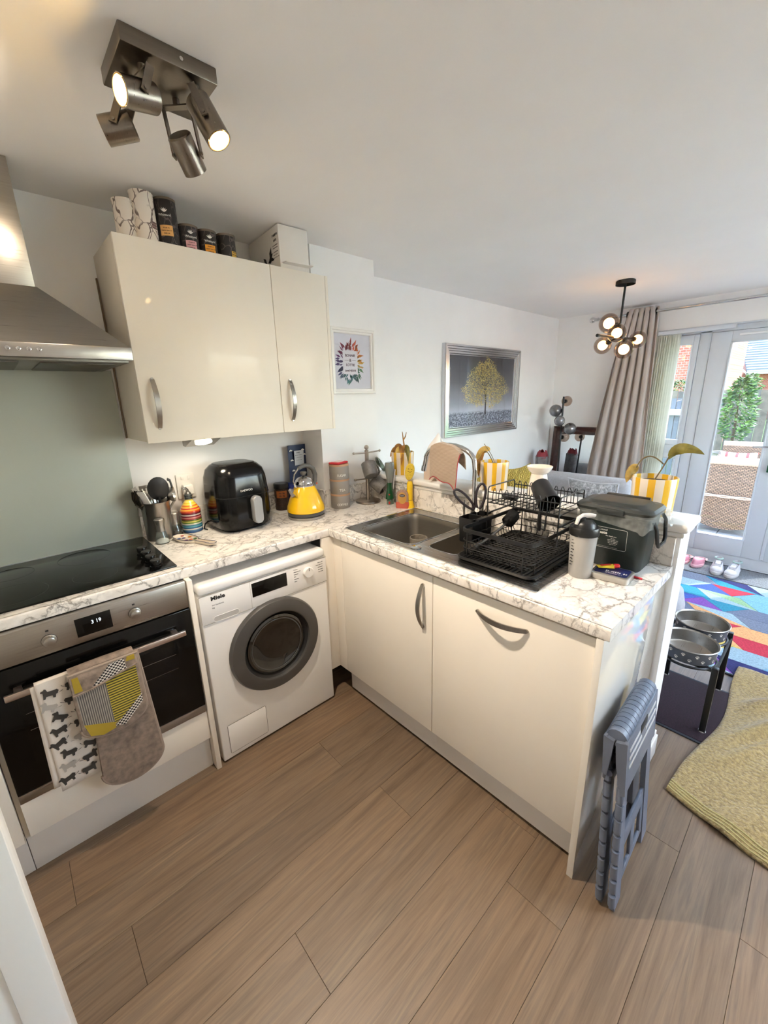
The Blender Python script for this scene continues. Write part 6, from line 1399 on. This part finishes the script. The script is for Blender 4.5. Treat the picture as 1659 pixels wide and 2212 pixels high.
# ------------------------------------------------------------------ rugs and mats
def rug():
    t = thing('rug', 'multicoloured geometric wool rug in the living room', 'rug', (3.0, -2.1, 0))
    x0_, x1_, y0_, y1_ = 2.27, 3.72, -3.0, -1.18
    obj('backing', MB().box(x0_-.008, x1_+.008, y0_-.008, y1_+.008, 0, .006), mat('rug_backing', (46, 44, 52), .95), t, 0)
    pal = [(196, 78, 120), (178, 44, 66), (120, 72, 160), (58, 86, 168), (40, 44, 98), (40, 130, 158), (120, 172, 200), (214, 160, 110), (206, 200, 120), (104, 114, 136), (140, 178, 136), (110, 120, 140), (150, 176, 190), (206, 180, 96)]
    rnd = random.Random(21); rows = 9; last = []; dx = (x1_-x0_)/rows
    for r_ in range(rows):
        xa, xb = x0_+r_*dx, x0_+(r_+1)*dx; y_ = y0_-.35+(r_ % 2)*.17; k_ = r_*3
        while y_ < y1_:
            w_ = .27; sh = .12*(1 if r_ % 2 == 0 else -1)
            quad = [(xa, y_), (xa, y_+w_), (xb, y_+w_+sh), (xb, y_+sh)]
            tris = [[quad[0], quad[1], quad[2]], [quad[0], quad[2], quad[3]]] if (k_ % 3) else [quad]
            for tr_ in tris:
                c_ = rnd.choice([q_ for q_ in pal if q_ not in last]); last = (last+[c_])[-6:]; k_ += 1
                P_ = [(min(max(a_, x0_), x1_), min(max(b_, y0_), y1_)) for a_, b_ in tr_]
                ar = abs(sum(P_[i_][0]*P_[(i_+1) % len(P_)][1]-P_[(i_+1) % len(P_)][0]*P_[i_][1] for i_ in range(len(P_))))
                if ar < .004: continue
                cx_ = sum(p_[0] for p_ in P_)/len(P_); cy_ = sum(p_[1] for p_ in P_)/len(P_)
                P_ = [(cx_+(a_-cx_)*.985, cy_+(b_-cy_)*.985) for a_, b_ in P_]
                obj('pile_block', MB().prism(P_, .004, .012), mat('wool_%d_%d_%d' % c_, c_, .98, var=.14, vscale=90, bump=.9, bscale=260), t, 0)
            y_ += w_
rug()
dm = thing('doormat', 'grey speckled doormat in front of the garden doors', 'mat', (3.92, -1.9, 0))
obj('pile', MB().box(3.745, 4.085, -2.55, -1.22, 0, .010, b=.003), mat('grey_mat_pile', (120, 126, 134), .98, var=.25, vscale=120, bump=.8, bscale=300), dm)
obj('border', MB().tube([(x_, y_, .005) for x_, y_ in ((3.735, -2.56), (4.092, -2.56), (4.092, -1.21), (3.735, -1.21))], .008, 6, True), mat('mat_rubber', (50, 52, 56), .8), dm)
pm = thing('pet_mat', 'dark purple carpet mat under the raised pet bowls', 'mat', (1.83, -1.75, 0))
obj('pile', MB().box(1.60, 2.07, -2.06, -1.52, 0, .007, b=.002), mat('purple_pile', (34, 17, 28), .98, var=.3, vscale=160, bump=.9, bscale=350), pm)
obj('edging', MB().box(1.585, 1.60, -2.07, -1.51, 0, .005, b=.001).box(2.07, 2.085, -2.07, -1.51, 0, .005, b=.001).box(1.585, 2.085, -1.52, -1.505, 0, .005, b=.001).box(1.585, 2.085, -2.075, -2.06, 0, .005, b=.001), mat('mat_edge', (30, 36, 44), .8), pm)

# ------------------------------------------------------------------ raised pet bowls
st = thing('bowl_stand', 'black metal stand holding two pet bowls beside the half wall', 'stand', (1.86, -1.852, .007))
LG = [(1.675, -1.968), (2.075, -1.962), (2.03, -1.738), (1.64, -1.738)]
for x_, y_ in LG:
    l_ = obj('leg', MB().box(x_-.012, x_+.012, y_-.012, y_+.012, .0075, .345, b=.002), M_BLACK, st)
    obj('foot', MB().cyl((x_, y_, .007), (x_, y_, .012), .015, 12), mat('clear_foot', (180, 176, 170), .4), l_)
for cx_ in (1.738, 1.990):
    obj('ring', MB().tube([(cx_+.111*math.cos(a_), -1.852+.111*math.sin(a_), .328) for a_ in [i_*PI/16 for i_ in range(32)]], .006, 8, True), M_BLACK, st)
obj('cross_bar', MB().cyl((1.675, -1.968, .325), (1.675, -1.738, .325), .007, 8).cyl((2.05, -1.962, .325), (2.05, -1.738, .325), .007, 8).cyl((1.67, -1.968, .315), (2.075, -1.968, .315), .006, 8), M_BLACK, st)
M_BOWLO = mat('slate_bowl_paint', (70, 76, 86), .4)
def paw(mb, cx_, cy_, r_, a_, z_, s_):
    def P(u_, v_): aa = a_+u_*s_/r_; return (cx_+(r_+.0012)*math.cos(aa), cy_+(r_+.0012)*math.sin(aa), z_+v_*s_)
    for u0, v0, w_, h_ in ((0, -.18, .34, .26), (-.42, .18, .13, .18), (-.15, .42, .13, .2), (.17, .42, .13, .2), (.43, .18, .13, .18)):
        mb.add([P(u0+w_*math.cos(t_*PI/4), v0+h_*math.sin(t_*PI/4)) for t_ in range(8)], [tuple(range(8))])
for cx_, lb in ((1.738, 'near steel pet bowl with white paw prints on slate grey'), (1.990, 'far steel pet bowl with white paw prints on slate grey')):
    b_ = thing('pet_bowl', lb, 'bowl', (cx_, -1.852, .334), group='raised pet bowls')
    obj('outer_shell', MB().lathe([(.098, .0005), (.104, .006), (.1085, .062), (.1125, .066)], 48, c=(cx_, -1.852, .334)), M_BOWLO, b_)
    obj('steel_liner', MB().lathe([(.1125, .0655), (.1155, .069), (.112, .0715), (.106, .066), (.098, .014), (.09, .008), (0, .0075)], 48, c=(cx_, -1.852, .334)), M_STEEL, b_)
    for i_ in range(26):
        pw = MB(); a_ = 2*PI*i_/26; zz_ = .334+(.046 if i_ % 2 else .022); paw(pw, cx_, -1.852, .104+(zz_-.334)*.075, a_, zz_, .014)
        obj('paw_print', pw, M_INKW, b_, 0, recalc=False)

# ------------------------------------------------------------------ towel on the floor
def towel_z(x_, y_):
    e_ = min(1, max(0, (y_+2.02)*-6)); 
    return .010+.010*min(1, max(0, (x_-2.15)/.1))+max(0, .055*math.exp(-((x_-1.95+(y_+2.0)*.9)/.065)**2)*e_+.05*math.exp(-((x_-1.62+(y_+2.0)*1.5)/.06)**2)*e_+.03*math.exp(-((x_-1.42+(y_+2.0)*1.9)/.05)**2)*e_+.018*math.sin(17*x_+9*y_)*e_*.5+.006*math.sin(25*y_+9*x_))
def tw(u_, v_):
    # u from near edge to far edge (x), v from left to right (-y)
    xl_, yl_ = (1.225+(2.36-1.225)*u_, -1.937-.075*u_-.03*math.sin(PI*u_)); xr_, yr_ = (.98+(2.45-.98)*u_, -2.95)
    x_ = xl_+(xr_-xl_)*v_-.02*math.sin(7*v_)*(1-u_); y_ = yl_+(yr_-yl_)*v_+.012*math.sin(9*u_)*(1-v_)
    return (x_, y_, towel_z(x_, y_))
N = NT('yellow_terry'); nz = N.noise(N.coord(), 85, 3); N.set(Base_Color=N.ramp(nz, [(.3, (124, 104, 64)), (.7, (174, 150, 100))]), Roughness=.98, Sheen_Weight=.3); N.bump(nz, 1., .008); M_TERRY = N.m
ftw = thing('bath_towel', 'mustard yellow bath towel spread rumpled on the floor', 'towel', (1.7, -2.4, 0))
o_ = obj('terry', MB().grid(tw, 90, 70), M_TERRY, ftw, 80); m_ = o_.modifiers.new('t', 'SOLIDIFY'); m_.thickness = .008; m_.offset = -1
hm = [tuple(Vector(tw(.0, i_/60))+Vector((0, 0, .0015))) for i_ in range(61)]
for k_ in range(4): obj('hem_band', MB().tube([tuple(Vector(tw(.012+.012*k_, i_/60))+Vector((0, 0, .001))) for i_ in range(61)], .0028, 6), mat('towel_hem', (186, 172, 118), .95), ftw)

# ------------------------------------------------------------------ shoes by the door
def shoe_ring(L_, w_, z, k=1., toe=.5):
    o_ = []
    for i_ in range(24):
        a_ = 2*PI*i_/24; x_ = math.cos(a_); y_ = math.sin(a_)
        ww = w_*(1.0+.12*x_-.10*(1-x_*x_)*0); o_.append(Vector((x_*L_/2*k, y_*ww/2*k*(1 if x_ > -.2 else .9), z)))
    return o_
def clog(label, loc, rot, grp):
    t = thing('clog', label, 'shoe', loc, rot, grp, local=True)
    P1 = mat('pink_foam', (206, 140, 160), .6); P2 = mat('pale_pink_foam', (226, 180, 190), .6)
    obj('sole', loft(MB(), [shoe_ring(.20, .078, 0), shoe_ring(.212, .084, .006), shoe_ring(.214, .086, .024), shoe_ring(.206, .08, .03)]), P2, t, 60)
    obj('upper', MB().grid(lambda u_, v_: (.103*math.cos(PI*(u_-.5)*1.05)*(1-.32*v_)+.0-.005*v_, .041*math.sin(PI*(u_-.5)*1.05)*(1-.30*v_**2), .028+.045*math.sin(PI/2*v_)), 18, 8).grid(lambda u_, v_: (.103*math.cos(PI*(u_-.5)*1.05)*(.68-.5*v_)*1.0-.005, .041*math.sin(PI*(u_-.5)*1.05)*(.70+.28*v_*0), .073+.003*v_), 18, 3), P1, t, 60)
    obj('heel_strap', MB().tube([(-.03, -.04, .05), (-.085, -.033, .045), (-.104, 0, .045), (-.085, .033, .045), (-.03, .04, .05)], .008, 8, flat=.5), P2, t)
    obj('insole', loft(MB(), [shoe_ring(.185, .062, .029), shoe_ring(.185, .062, .0305)]), mat('wine_insole', (128, 52, 74), .7), t)
    return t
clog('pink clog nearest the half wall, left of its pair', (3.93, -1.405, .0115), PI-.25, 'pink clogs by the garden doors')
clog('pink clog beside the white trainers', (3.94, -1.515, .0115), PI-.15, 'pink clogs by the garden doors')
def trainer(label, loc, rot, grp):
    t = thing('trainer', label, 'shoe', loc, rot, grp, local=True)
    W1 = mat('white_leather', (228, 226, 230), .5); W2 = mat('white_rubber', (216, 214, 214), .6)
    obj('sole', loft(MB(), [shoe_ring(.25, .086, 0), shoe_ring(.262, .092, .006), shoe_ring(.262, .092, .026), shoe_ring(.254, .086, .03)]), W2, t, 60)
    def up(u_, v_):
        a_ = 2*PI*u_; x_ = math.cos(a_); y_ = math.sin(a_); xx = x_*.125*(1-.30*v_ if x_ > 0 else 1-.05*v_)-.03*v_*max(0, x_); h_ = .03+v_*(.058-.035*max(0, x_)+.012*max(0, -x_))
        return (xx, y_*.043*(1-.35*v_), h_)
    obj('upper', MB().grid(up, 32, 10, closed=True), W1, t, 60)
    obj('toe_box', MB().sphere((.07, 0, .036), .044, 20, sc=(1.15, .92, .62)), W1, t, 60)
    obj('tongue', MB().box(-.035, .045, -.018, .018, .066, .084, b=.007).at((0, 0, 0)), W1, t)
    for i_ in range(5): obj('lace', MB().tube([(.055-.019*i_, -.024, .060+.0055*i_), (.052-.019*i_, 0, .072+.005*i_), (.055-.019*i_, .024, .060+.0055*i_)], .003, 6), mat('lace_white', (236, 236, 238), .8), t)
    obj('collar', MB().tube([(-.10+.065*math.cos(a_)*.8, .027*math.sin(a_), .088+.006*math.cos(a_)) for a_ in [i_*PI/8 for i_ in range(16)]], .006, 7, True), mat('collar_mint', (176, 204, 196), .7), t)
    return t
trainer('white trainer next to the pink clogs', (3.895, -1.655, .0115), PI+.1, 'white trainers by the garden doors')
trainer('white trainer on the right, nearest the open floor', (3.885, -1.762, .0115), PI-.1, 'white trainers by the garden doors')

# ------------------------------------------------------------------ folding stool leaning on the end panel
fs = thing('folding_stool', 'folded slate grey plastic step stool leaning on the peninsula end panel', 'stool', (.82, -1.88, 0), (0, 0, 0), local=True)
# local frame: x along panel, z up, +y toward the panel; then tilted
M_STL = mat('slate_plastic', (98, 106, 122), .45, var=.03)
M_STD = mat('slate_plastic_dark', (62, 67, 78), .5)
fs.location = (.81, -1.905, .004); fs.rotation_euler = (-.075, 0, .03)
Hs = .60
def bars(yo, mt_, nm):
    obj(nm, MB().ext([(-.168, yo, 0), (-.112, yo, 0), (-.100, yo, Hs-.1), (-.14, yo, Hs-.1)], (0, .016, 0)), mt_, fs)
    obj(nm, MB().ext([(.112, yo, 0), (.172, yo, 0), (.146, yo, Hs-.1), (.105, yo, Hs-.1)], (0, .016, 0)), mt_, fs)
    pn_ = MB().box(-.12, .125, yo+.003, yo+.013, .05, .075, b=.003).box(-.12, .125, yo+.003, yo+.013, .175, .235, b=.003)
    for x0_, x1_ in ((-.12, -.085), (-.02, .02), (.085, .125)): pn_.box(x0_, x1_, yo+.003, yo+.013, .07, .18, b=.003)
    obj('leg_panel', pn_, mt_, fs); obj('upper_panel', MB().box(-.115, .12, yo+.003, yo+.013, .40, .50, b=.003), mt_, fs)
bars(-.034, M_STL, 'leg_frame'); bars(.002, M_STD, 'leg_frame')
for i_ in range(9):
    z_ = .02+i_*.052
    for yo in (-.026, .010):
        obj('rib', MB().cyl((-.170+.004*i_*.9, yo, z_), (-.170+.0045*i_, yo, z_+.040), .0105, 10), M_STL, fs)
obj('seat_panel', MB().box(-.150, .160, -.040, -.030, Hs-.185, Hs-.012, b=.003), M_STL, fs)
obj('seat_panel', MB().box(-.150, .160, .012, .022, Hs-.16, Hs-.012, b=.003), M_STL, fs)
for x_ in (-.152, .150):
    obj('seat_flange', MB().ext([(x_, -.040, Hs-.185), (x_, -.028, Hs-.19), (x_, -.014, Hs-.10), (x_, -.010, Hs-.02), (x_, -.040, Hs-.012)], (.012, 0, 0)), M_STL, fs)
    obj('seat_flange', MB().ext([(x_, .022, Hs-.14), (x_, .010, Hs-.145), (x_, .0, Hs-.07), (x_, -.006, Hs-.02), (x_, .022, Hs-.012)], (.012, 0, 0)), M_STL, fs)
for i_ in range(13):
    x_ = -.138+i_*.0236; obj('grip_roll', MB().cyl((x_, -.009, Hs-.016), (x_+.0212, -.009, Hs-.016), .0265, 16), M_STL, fs)
for i_ in range(3):
    z_ = Hs-.052-i_*.028
    for x0_, x1_ in ((-.128+i_*.0, -.03+.02*i_), (.05-.02*i_, .142)): obj('slot_inlay', MB().box(x0_, x1_, -.0418, -.039, z_, z_+.010, b=.0012), mat('slot_light', (186, 186, 184), .6), fs)
obj('hand_slot', MB().box(-.022, .046, -.0415, -.039, Hs-.060, Hs-.032, b=.0012), M_DARK, fs)
obj('latch', MB().box(-.02, .05, -.030, .0, .27, .40, b=.006), M_STD, fs)
obj('hinge_pin', MB().cyl((-.148, -.028, Hs-.135), (-.112, -.028, Hs-.135), .011, 12).cyl((-.148, .006, Hs-.135), (-.112, .006, Hs-.135), .011, 12), M_STD, fs)
# ------------------------------------------------------------------ garden
M_GRASS = mat('lawn_green', (92, 128, 52), .95, var=.25, vscale=12, bump=.8, bscale=60)
o_ = obj('lawn', MB().box(7.2, 60, -30, 30, -.3, -.12), M_GRASS, None, 0); tag(o_, 'sunlit green lawn beyond the patio', 'lawn'); o_['kind'] = 'structure'
pt = obj('patio', MB().box(XR+.14, 7.2, -6, 4, -.3, -.125), mat('patio_bed', (96, 92, 88), .9), None, 0); pt['kind'] = 'structure'
pal = [(168, 160, 150), (152, 146, 138), (178, 170, 160), (160, 152, 146)]
y_ = -5.0; k_ = 0
while y_ < 2.6:
    x_ = XR+.15
    while x_ < 7.1:
        c_ = pal[k_ % 4]; k_ += 3 if k_ % 2 else 1
        obj('paving_slab', MB().box(x_, min(7.19, x_+.445), y_, y_+.445, -.125, -.10, b=.006, seg=1), mat('slab_%d' % c_[0], c_, .85, var=.12, vscale=14, bump=.3, bscale=80), pt, 0)
        x_ += .45
    y_ += .45
fn = thing('garden_fence', 'tall weathered grey-brown board fence at the end of the garden', 'fence', (10.6, -.9, -.12))
for i_ in range(34):
    y_ = 1.4-i_*.152; dz = .012*math.sin(i_*2.3); c_ = [(124, 108, 96), (112, 100, 92), (132, 116, 102), (116, 106, 100)][i_ % 4]
    obj('board', MB().box(10.6+.012*(i_ % 2), 10.62+.012*(i_ % 2), y_-.146, y_, -.1, 1.50+dz), mat('fence_board_%d' % c_[0], c_, .9, var=.18, vscale=9, bump=.3, bscale=50), fn, 0)
for z_ in (.2, 1.2): obj('rail', MB().box(10.63, 10.68, -3.8, 1.4, z_, z_+.08), mat('fence_rail', (128, 112, 98), .9), fn, 0)
sf2 = thing('side_fence', 'shaded blue-grey slatted fence at the left edge of the garden', 'fence', (9.0, .3, -.12))
for i_ in range(12): obj('slat', MB().box(8.9, 8.93, .62-i_*.082, .69-i_*.082, -.1, 1.38), mat('fence_shade', (118, 118, 124), .9), sf2, 0)
obj('white_rail', MB().box(8.84, 8.90, -.32, .72, 1.08, 1.19), mat('white_rail', (232, 232, 230), .7), sf2, 0)

# leafy shrub in a pot in front of the fence
def shrub(loc, h, w, n, label, group=None, tint=0):
    t = thing('shrub', label, 'shrub', loc, group=group, local=True); rnd = random.Random(n)
    obj('stem', MB().tube([(0, 0, 0), (.02, .01, h*.4), (-.01, .02, h*.8)], [.025, .018, .008], 7), mat('bark_brown', (92, 74, 56), .9), t)
    for nm, col in (('foliage', (58, 92, 50)), ('pale_foliage', (112, 146, 66))):
        mb_ = MB()
        for i_ in range(n):
            k_ = rnd.random()**.8; z_ = h*(.16+.84*k_); rr = w*math.sin(PI*(.12+.86*k_))**.7*.85*math.sqrt(rnd.random()); a_ = rnd.uniform(0, 2*PI)
            p_ = Vector((rr*math.cos(a_), rr*math.sin(a_), z_)); d_ = Vector((math.cos(a_), math.sin(a_), rnd.uniform(-.6, .5))).normalized(); s_ = d_.cross(Vector((rnd.uniform(-1, 1), rnd.uniform(-1, 1), 1))).normalized(); L_ = rnd.uniform(.05, .10)
            nn = d_.cross(s_)*.012
            mb_.add([p_, p_+d_*L_*.5+s_*L_*.24+nn, p_+d_*L_, p_+d_*L_*.5-s_*L_*.24+nn], [(0, 1, 2, 3)])
        o_ = obj(nm, mb_, mat('leaf_green_%d' % col[0], col, .5, var=.3, vscale=8, spec=.6), t, 0, recalc=False); o_['kind'] = 'stuff'
    return t
shrub((8.5, -1.0, .52), 1.18, .26, 620, 'leafy green camellia shrub in front of the board fence')
shrub((11.4, -.75, .55), 1.28, .32, 360, 'yellow-green shrub top showing over the board fence')
shrub((11.0, .42, .4), 1.35, .3, 300, 'small green shrub behind the white rail, seen through the side window')
solo('planter', MB().at((8.5, -1.0, -.12)).lathe([(0, 0), (.2, 0), (.27, .60), (.29, .62), (.25, .62), (.24, .56), (0, .56)], 28), mat('stone_planter', (140, 132, 122), .85), 'round stone planter holding the camellia shrub', 'planter')

# wicker furniture
def wicker(name, col):
    N = NT(name); c = N.n('TexBrick'); c.inputs['Scale'].default_value = 15; c.inputs['Mortar Size'].default_value = .05; c.offset = .5
    s_ = N.sep(N.coord()); cb = N.n('CombineXYZ'); N.l(s_[1], cb.inputs[0]); N.l(s_[2], cb.inputs[1]); N.l(cb.outputs[0], c.inputs['Vector'])
    c.inputs['Color1'].default_value = lin(col); c.inputs['Color2'].default_value = lin(tuple(int(v*.86) for v in col)); c.inputs['Mortar'].default_value = lin(tuple(int(v*.4) for v in col))
    N.set(Base_Color=c.outputs[0], Roughness=.7); N.bump(c.outputs['Fac'], .5, .006); return N.m
M_WICK = wicker('tan_wicker', (188, 150, 122))
def wsofa(label, loc, rot, w):
    t = thing('wicker_armchair', label, 'chair', loc, rot, local=True)
    # local: back faces -x (towards the house), seat opens +x
    obj('back_panel', MB().grid(lambda u_, v_: (-.30-.05*math.sin(PI*v_*.5)-.02*math.sin(PI*u_), (u_-.5)*w, .10+.74*v_+(-.05*math.sin(PI*u_) if v_ == 0 else 0)), 14, 10).grid(lambda u_, v_: (-.24-.05*math.sin(PI*v_*.5)-.02*math.sin(PI*u_), (u_-.5)*w, .10+.74*v_), 14, 10), M_WICK, t, 60)
    obj('top_roll', MB().tube([(-.33-.02*math.sin(PI*i_/12), (i_/12-.5)*w*1.02, .85) for i_ in range(13)], .045, 12), mat('pale_wicker_roll', (214, 186, 162), .7, bump=.6, bscale=120), t)
    for s_ in (-1, 1):
        obj('arm_panel', MB().box(-.30, .34, s_*w/2-.03, s_*w/2+.03, .10, .58, b=.02), M_WICK, t)
        obj('arm_roll', MB().tube([(-.32, s_*w/2, .72), (-.1, s_*w/2, .62), (.36, s_*w/2, .60)], .04, 10), M_WICK, t)
        obj('leg', MB().cyl((-.3, s_*(w/2-.02), 0), (-.3, s_*(w/2-.02), .12), .025, 10), M_WICK, t); obj('leg', MB().cyl((.3, s_*(w/2-.02), 0), (.3, s_*(w/2-.02), .12), .025, 10), M_WICK, t)
    obj('seat', MB().box(-.28, .34, -w/2+.03, w/2-.03, .30, .38, b=.02), M_WICK, t)
    obj('twisted_band', MB().tube([(-.355-.02*math.sin(PI*i_/10), (i_/10-.5)*w, .44+.004*math.sin(i_*2)) for i_ in range(11)], .008, 7).tube([(-.355-.02*math.sin(PI*i_/10), (i_/10-.5)*w, .455-.004*math.sin(i_*2)) for i_ in range(11)], .008, 7), mat('pale_wicker_roll', (214, 186, 162), .7), t)
    return t
wsofa('tan wicker armchair on the patio with its back to the garden doors', (5.86, -1.43, -.10), .02, .52)
wsofa('tan wicker armchair behind the nearer one, facing the house', (7.05, -1.31, -.10), PI, .50)
N = NT('striped_cover'); s_ = N.sep(N.coord()); fr_ = N.math('FRACT', N.math('MULTIPLY', s_[1], 9)); N.set(Base_Color=N.mix(N.math('LESS_THAN', fr_, .28), (236, 228, 218), (206, 96, 92)), Roughness=.9)
cushion('garden_cushion', 'cream garden cushion with red stripes on the far wicker chair', (6.86, -1.31, .52), .40, .08, (0, -.1, 0), N.m)
wv_ = thing('trough', 'pale stone trough on the patio just outside the doors', 'planter', (4.95, -1.72, -.10), .4, local=True)
obj('trough', MB().box(-.16, .16, -.32, .32, 0, .12, b=.03, seg=3), mat('pale_stone', (206, 204, 198), .85, bump=.4, bscale=60), wv_)
obj('water', MB().box(-.12, .12, -.28, .28, .115, .122), mat('grey_water', (120, 130, 138), .1, coat=1.), wv_)

# neighbouring houses
def brickm(name, c1, c2, sx, ax='yz'):
    N = NT(name); b = N.n('TexBrick'); b.inputs['Scale'].default_value = sx; b.inputs['Color1'].default_value = lin(c1); b.inputs['Color2'].default_value = lin(c2); b.inputs['Mortar'].default_value = lin((190, 170, 158)); b.inputs['Mortar Size'].default_value = .02
    s_ = N.sep(N.coord()); cb = N.n('CombineXYZ'); N.l(s_[1], cb.inputs[0]); N.l(s_[2], cb.inputs[1]); N.l(cb.outputs[0], b.inputs['Vector']); N.set(Base_Color=b.outputs[0], Roughness=.9); return N.m
M_BRK = brickm('red_brick', (172, 84, 70), (150, 66, 56), 4)
h1 = thing('brick_house', 'red brick house with grey tiled roof behind the board fence', 'house', (32, 2, -.5))
k = 1.0
EZ = 2.36; 
obj('wall', MB().box(31.0, 40, -6, 2.15, -.5, EZ-.02), M_BRK, h1, 0)
gbl = MB().ext([(30.0, 1.95, -.5), (30.0, 6.5, -.5), (30.0, 6.5, EZ), (30.0, 4.2, 4.7), (30.0, 1.95, EZ+.1)], (6, 0, 0)); obj('gable_wall', gbl, M_BRK, h1, 0)
M_TILE = mat('grey_roof_tile', (118, 130, 134), .8, var=.08, vscale=2)
rf = MB(); rf.add([(30.6, 1.75, EZ), (30.6, -7, EZ), (36, -7, 4.9), (36, 3.2, 4.9)], [(0, 1, 2, 3)]); rf.add([(30.62, 1.75, EZ-.08), (30.62, -7, EZ-.08), (36, -7, 4.8), (36, 3.2, 4.8)], [(0, 1, 2, 3)])
ro_ = obj('roof', rf, M_TILE, h1, 0)
for i_ in range(17):
    t_ = i_/17; x_ = 30.6+5.4*t_; z_ = EZ+2.54*t_
    obj('tile_course', MB().ext([(x_-.02, 1.75+1.45*t_, z_-.01), (x_+.36, 1.75+1.45*t_, z_+.15), (x_+.36, 1.75+1.45*t_, z_+.165), (x_-.02, 1.75+1.45*t_, z_+.05)], (0, -8.75-1.45*t_, 0)), M_TILE, ro_, 0)
obj('gutter', MB().box(30.5, 30.62, -7, 1.8, EZ-.10, EZ+.02), mat('pale_gutter', (206, 212, 220), .6), h1, 0)
obj('verge_board', MB().ext([(29.9, 1.7, EZ-.1), (29.9, 1.75, EZ+.05), (29.9, 4.2, 4.85), (29.9, 4.2, 4.6)], (.1, 0, 0)), mat('white_board', (228, 232, 238), .6), h1, 0)
wn = obj('window', MB().box(30.94, 31.0, 1.36, 1.72, 1.72, 2.30), mat('white_board', (228, 232, 238), .6), h1, 0)
for a_, b_ in ((1.38, 1.53), (1.55, 1.70)):
    for c_, d_ in ((1.75, 1.92), (1.95, 2.10), (2.13, 2.28)): obj('pane', MB().box(30.92, 30.945, a_, b_, c_, d_), mat('far_glass', (96, 112, 132), .15, coat=1.), wn, 0)
h2 = thing('neighbour_house', 'red brick house wall with a dark drainpipe seen through the side window', 'house', (14, 2.4, -.5))
obj('wall', MB().box(13.5, 18, .30, 6, -.5, 6), brickm('salmon_brick', (206, 120, 98), (186, 98, 80), 4), h2, 0)
obj('drainpipe', MB().cyl((13.42, .62, -.4), (13.42, .62, 6), .05, 10), mat('drainpipe_dark', (52, 50, 66), .6), h2)
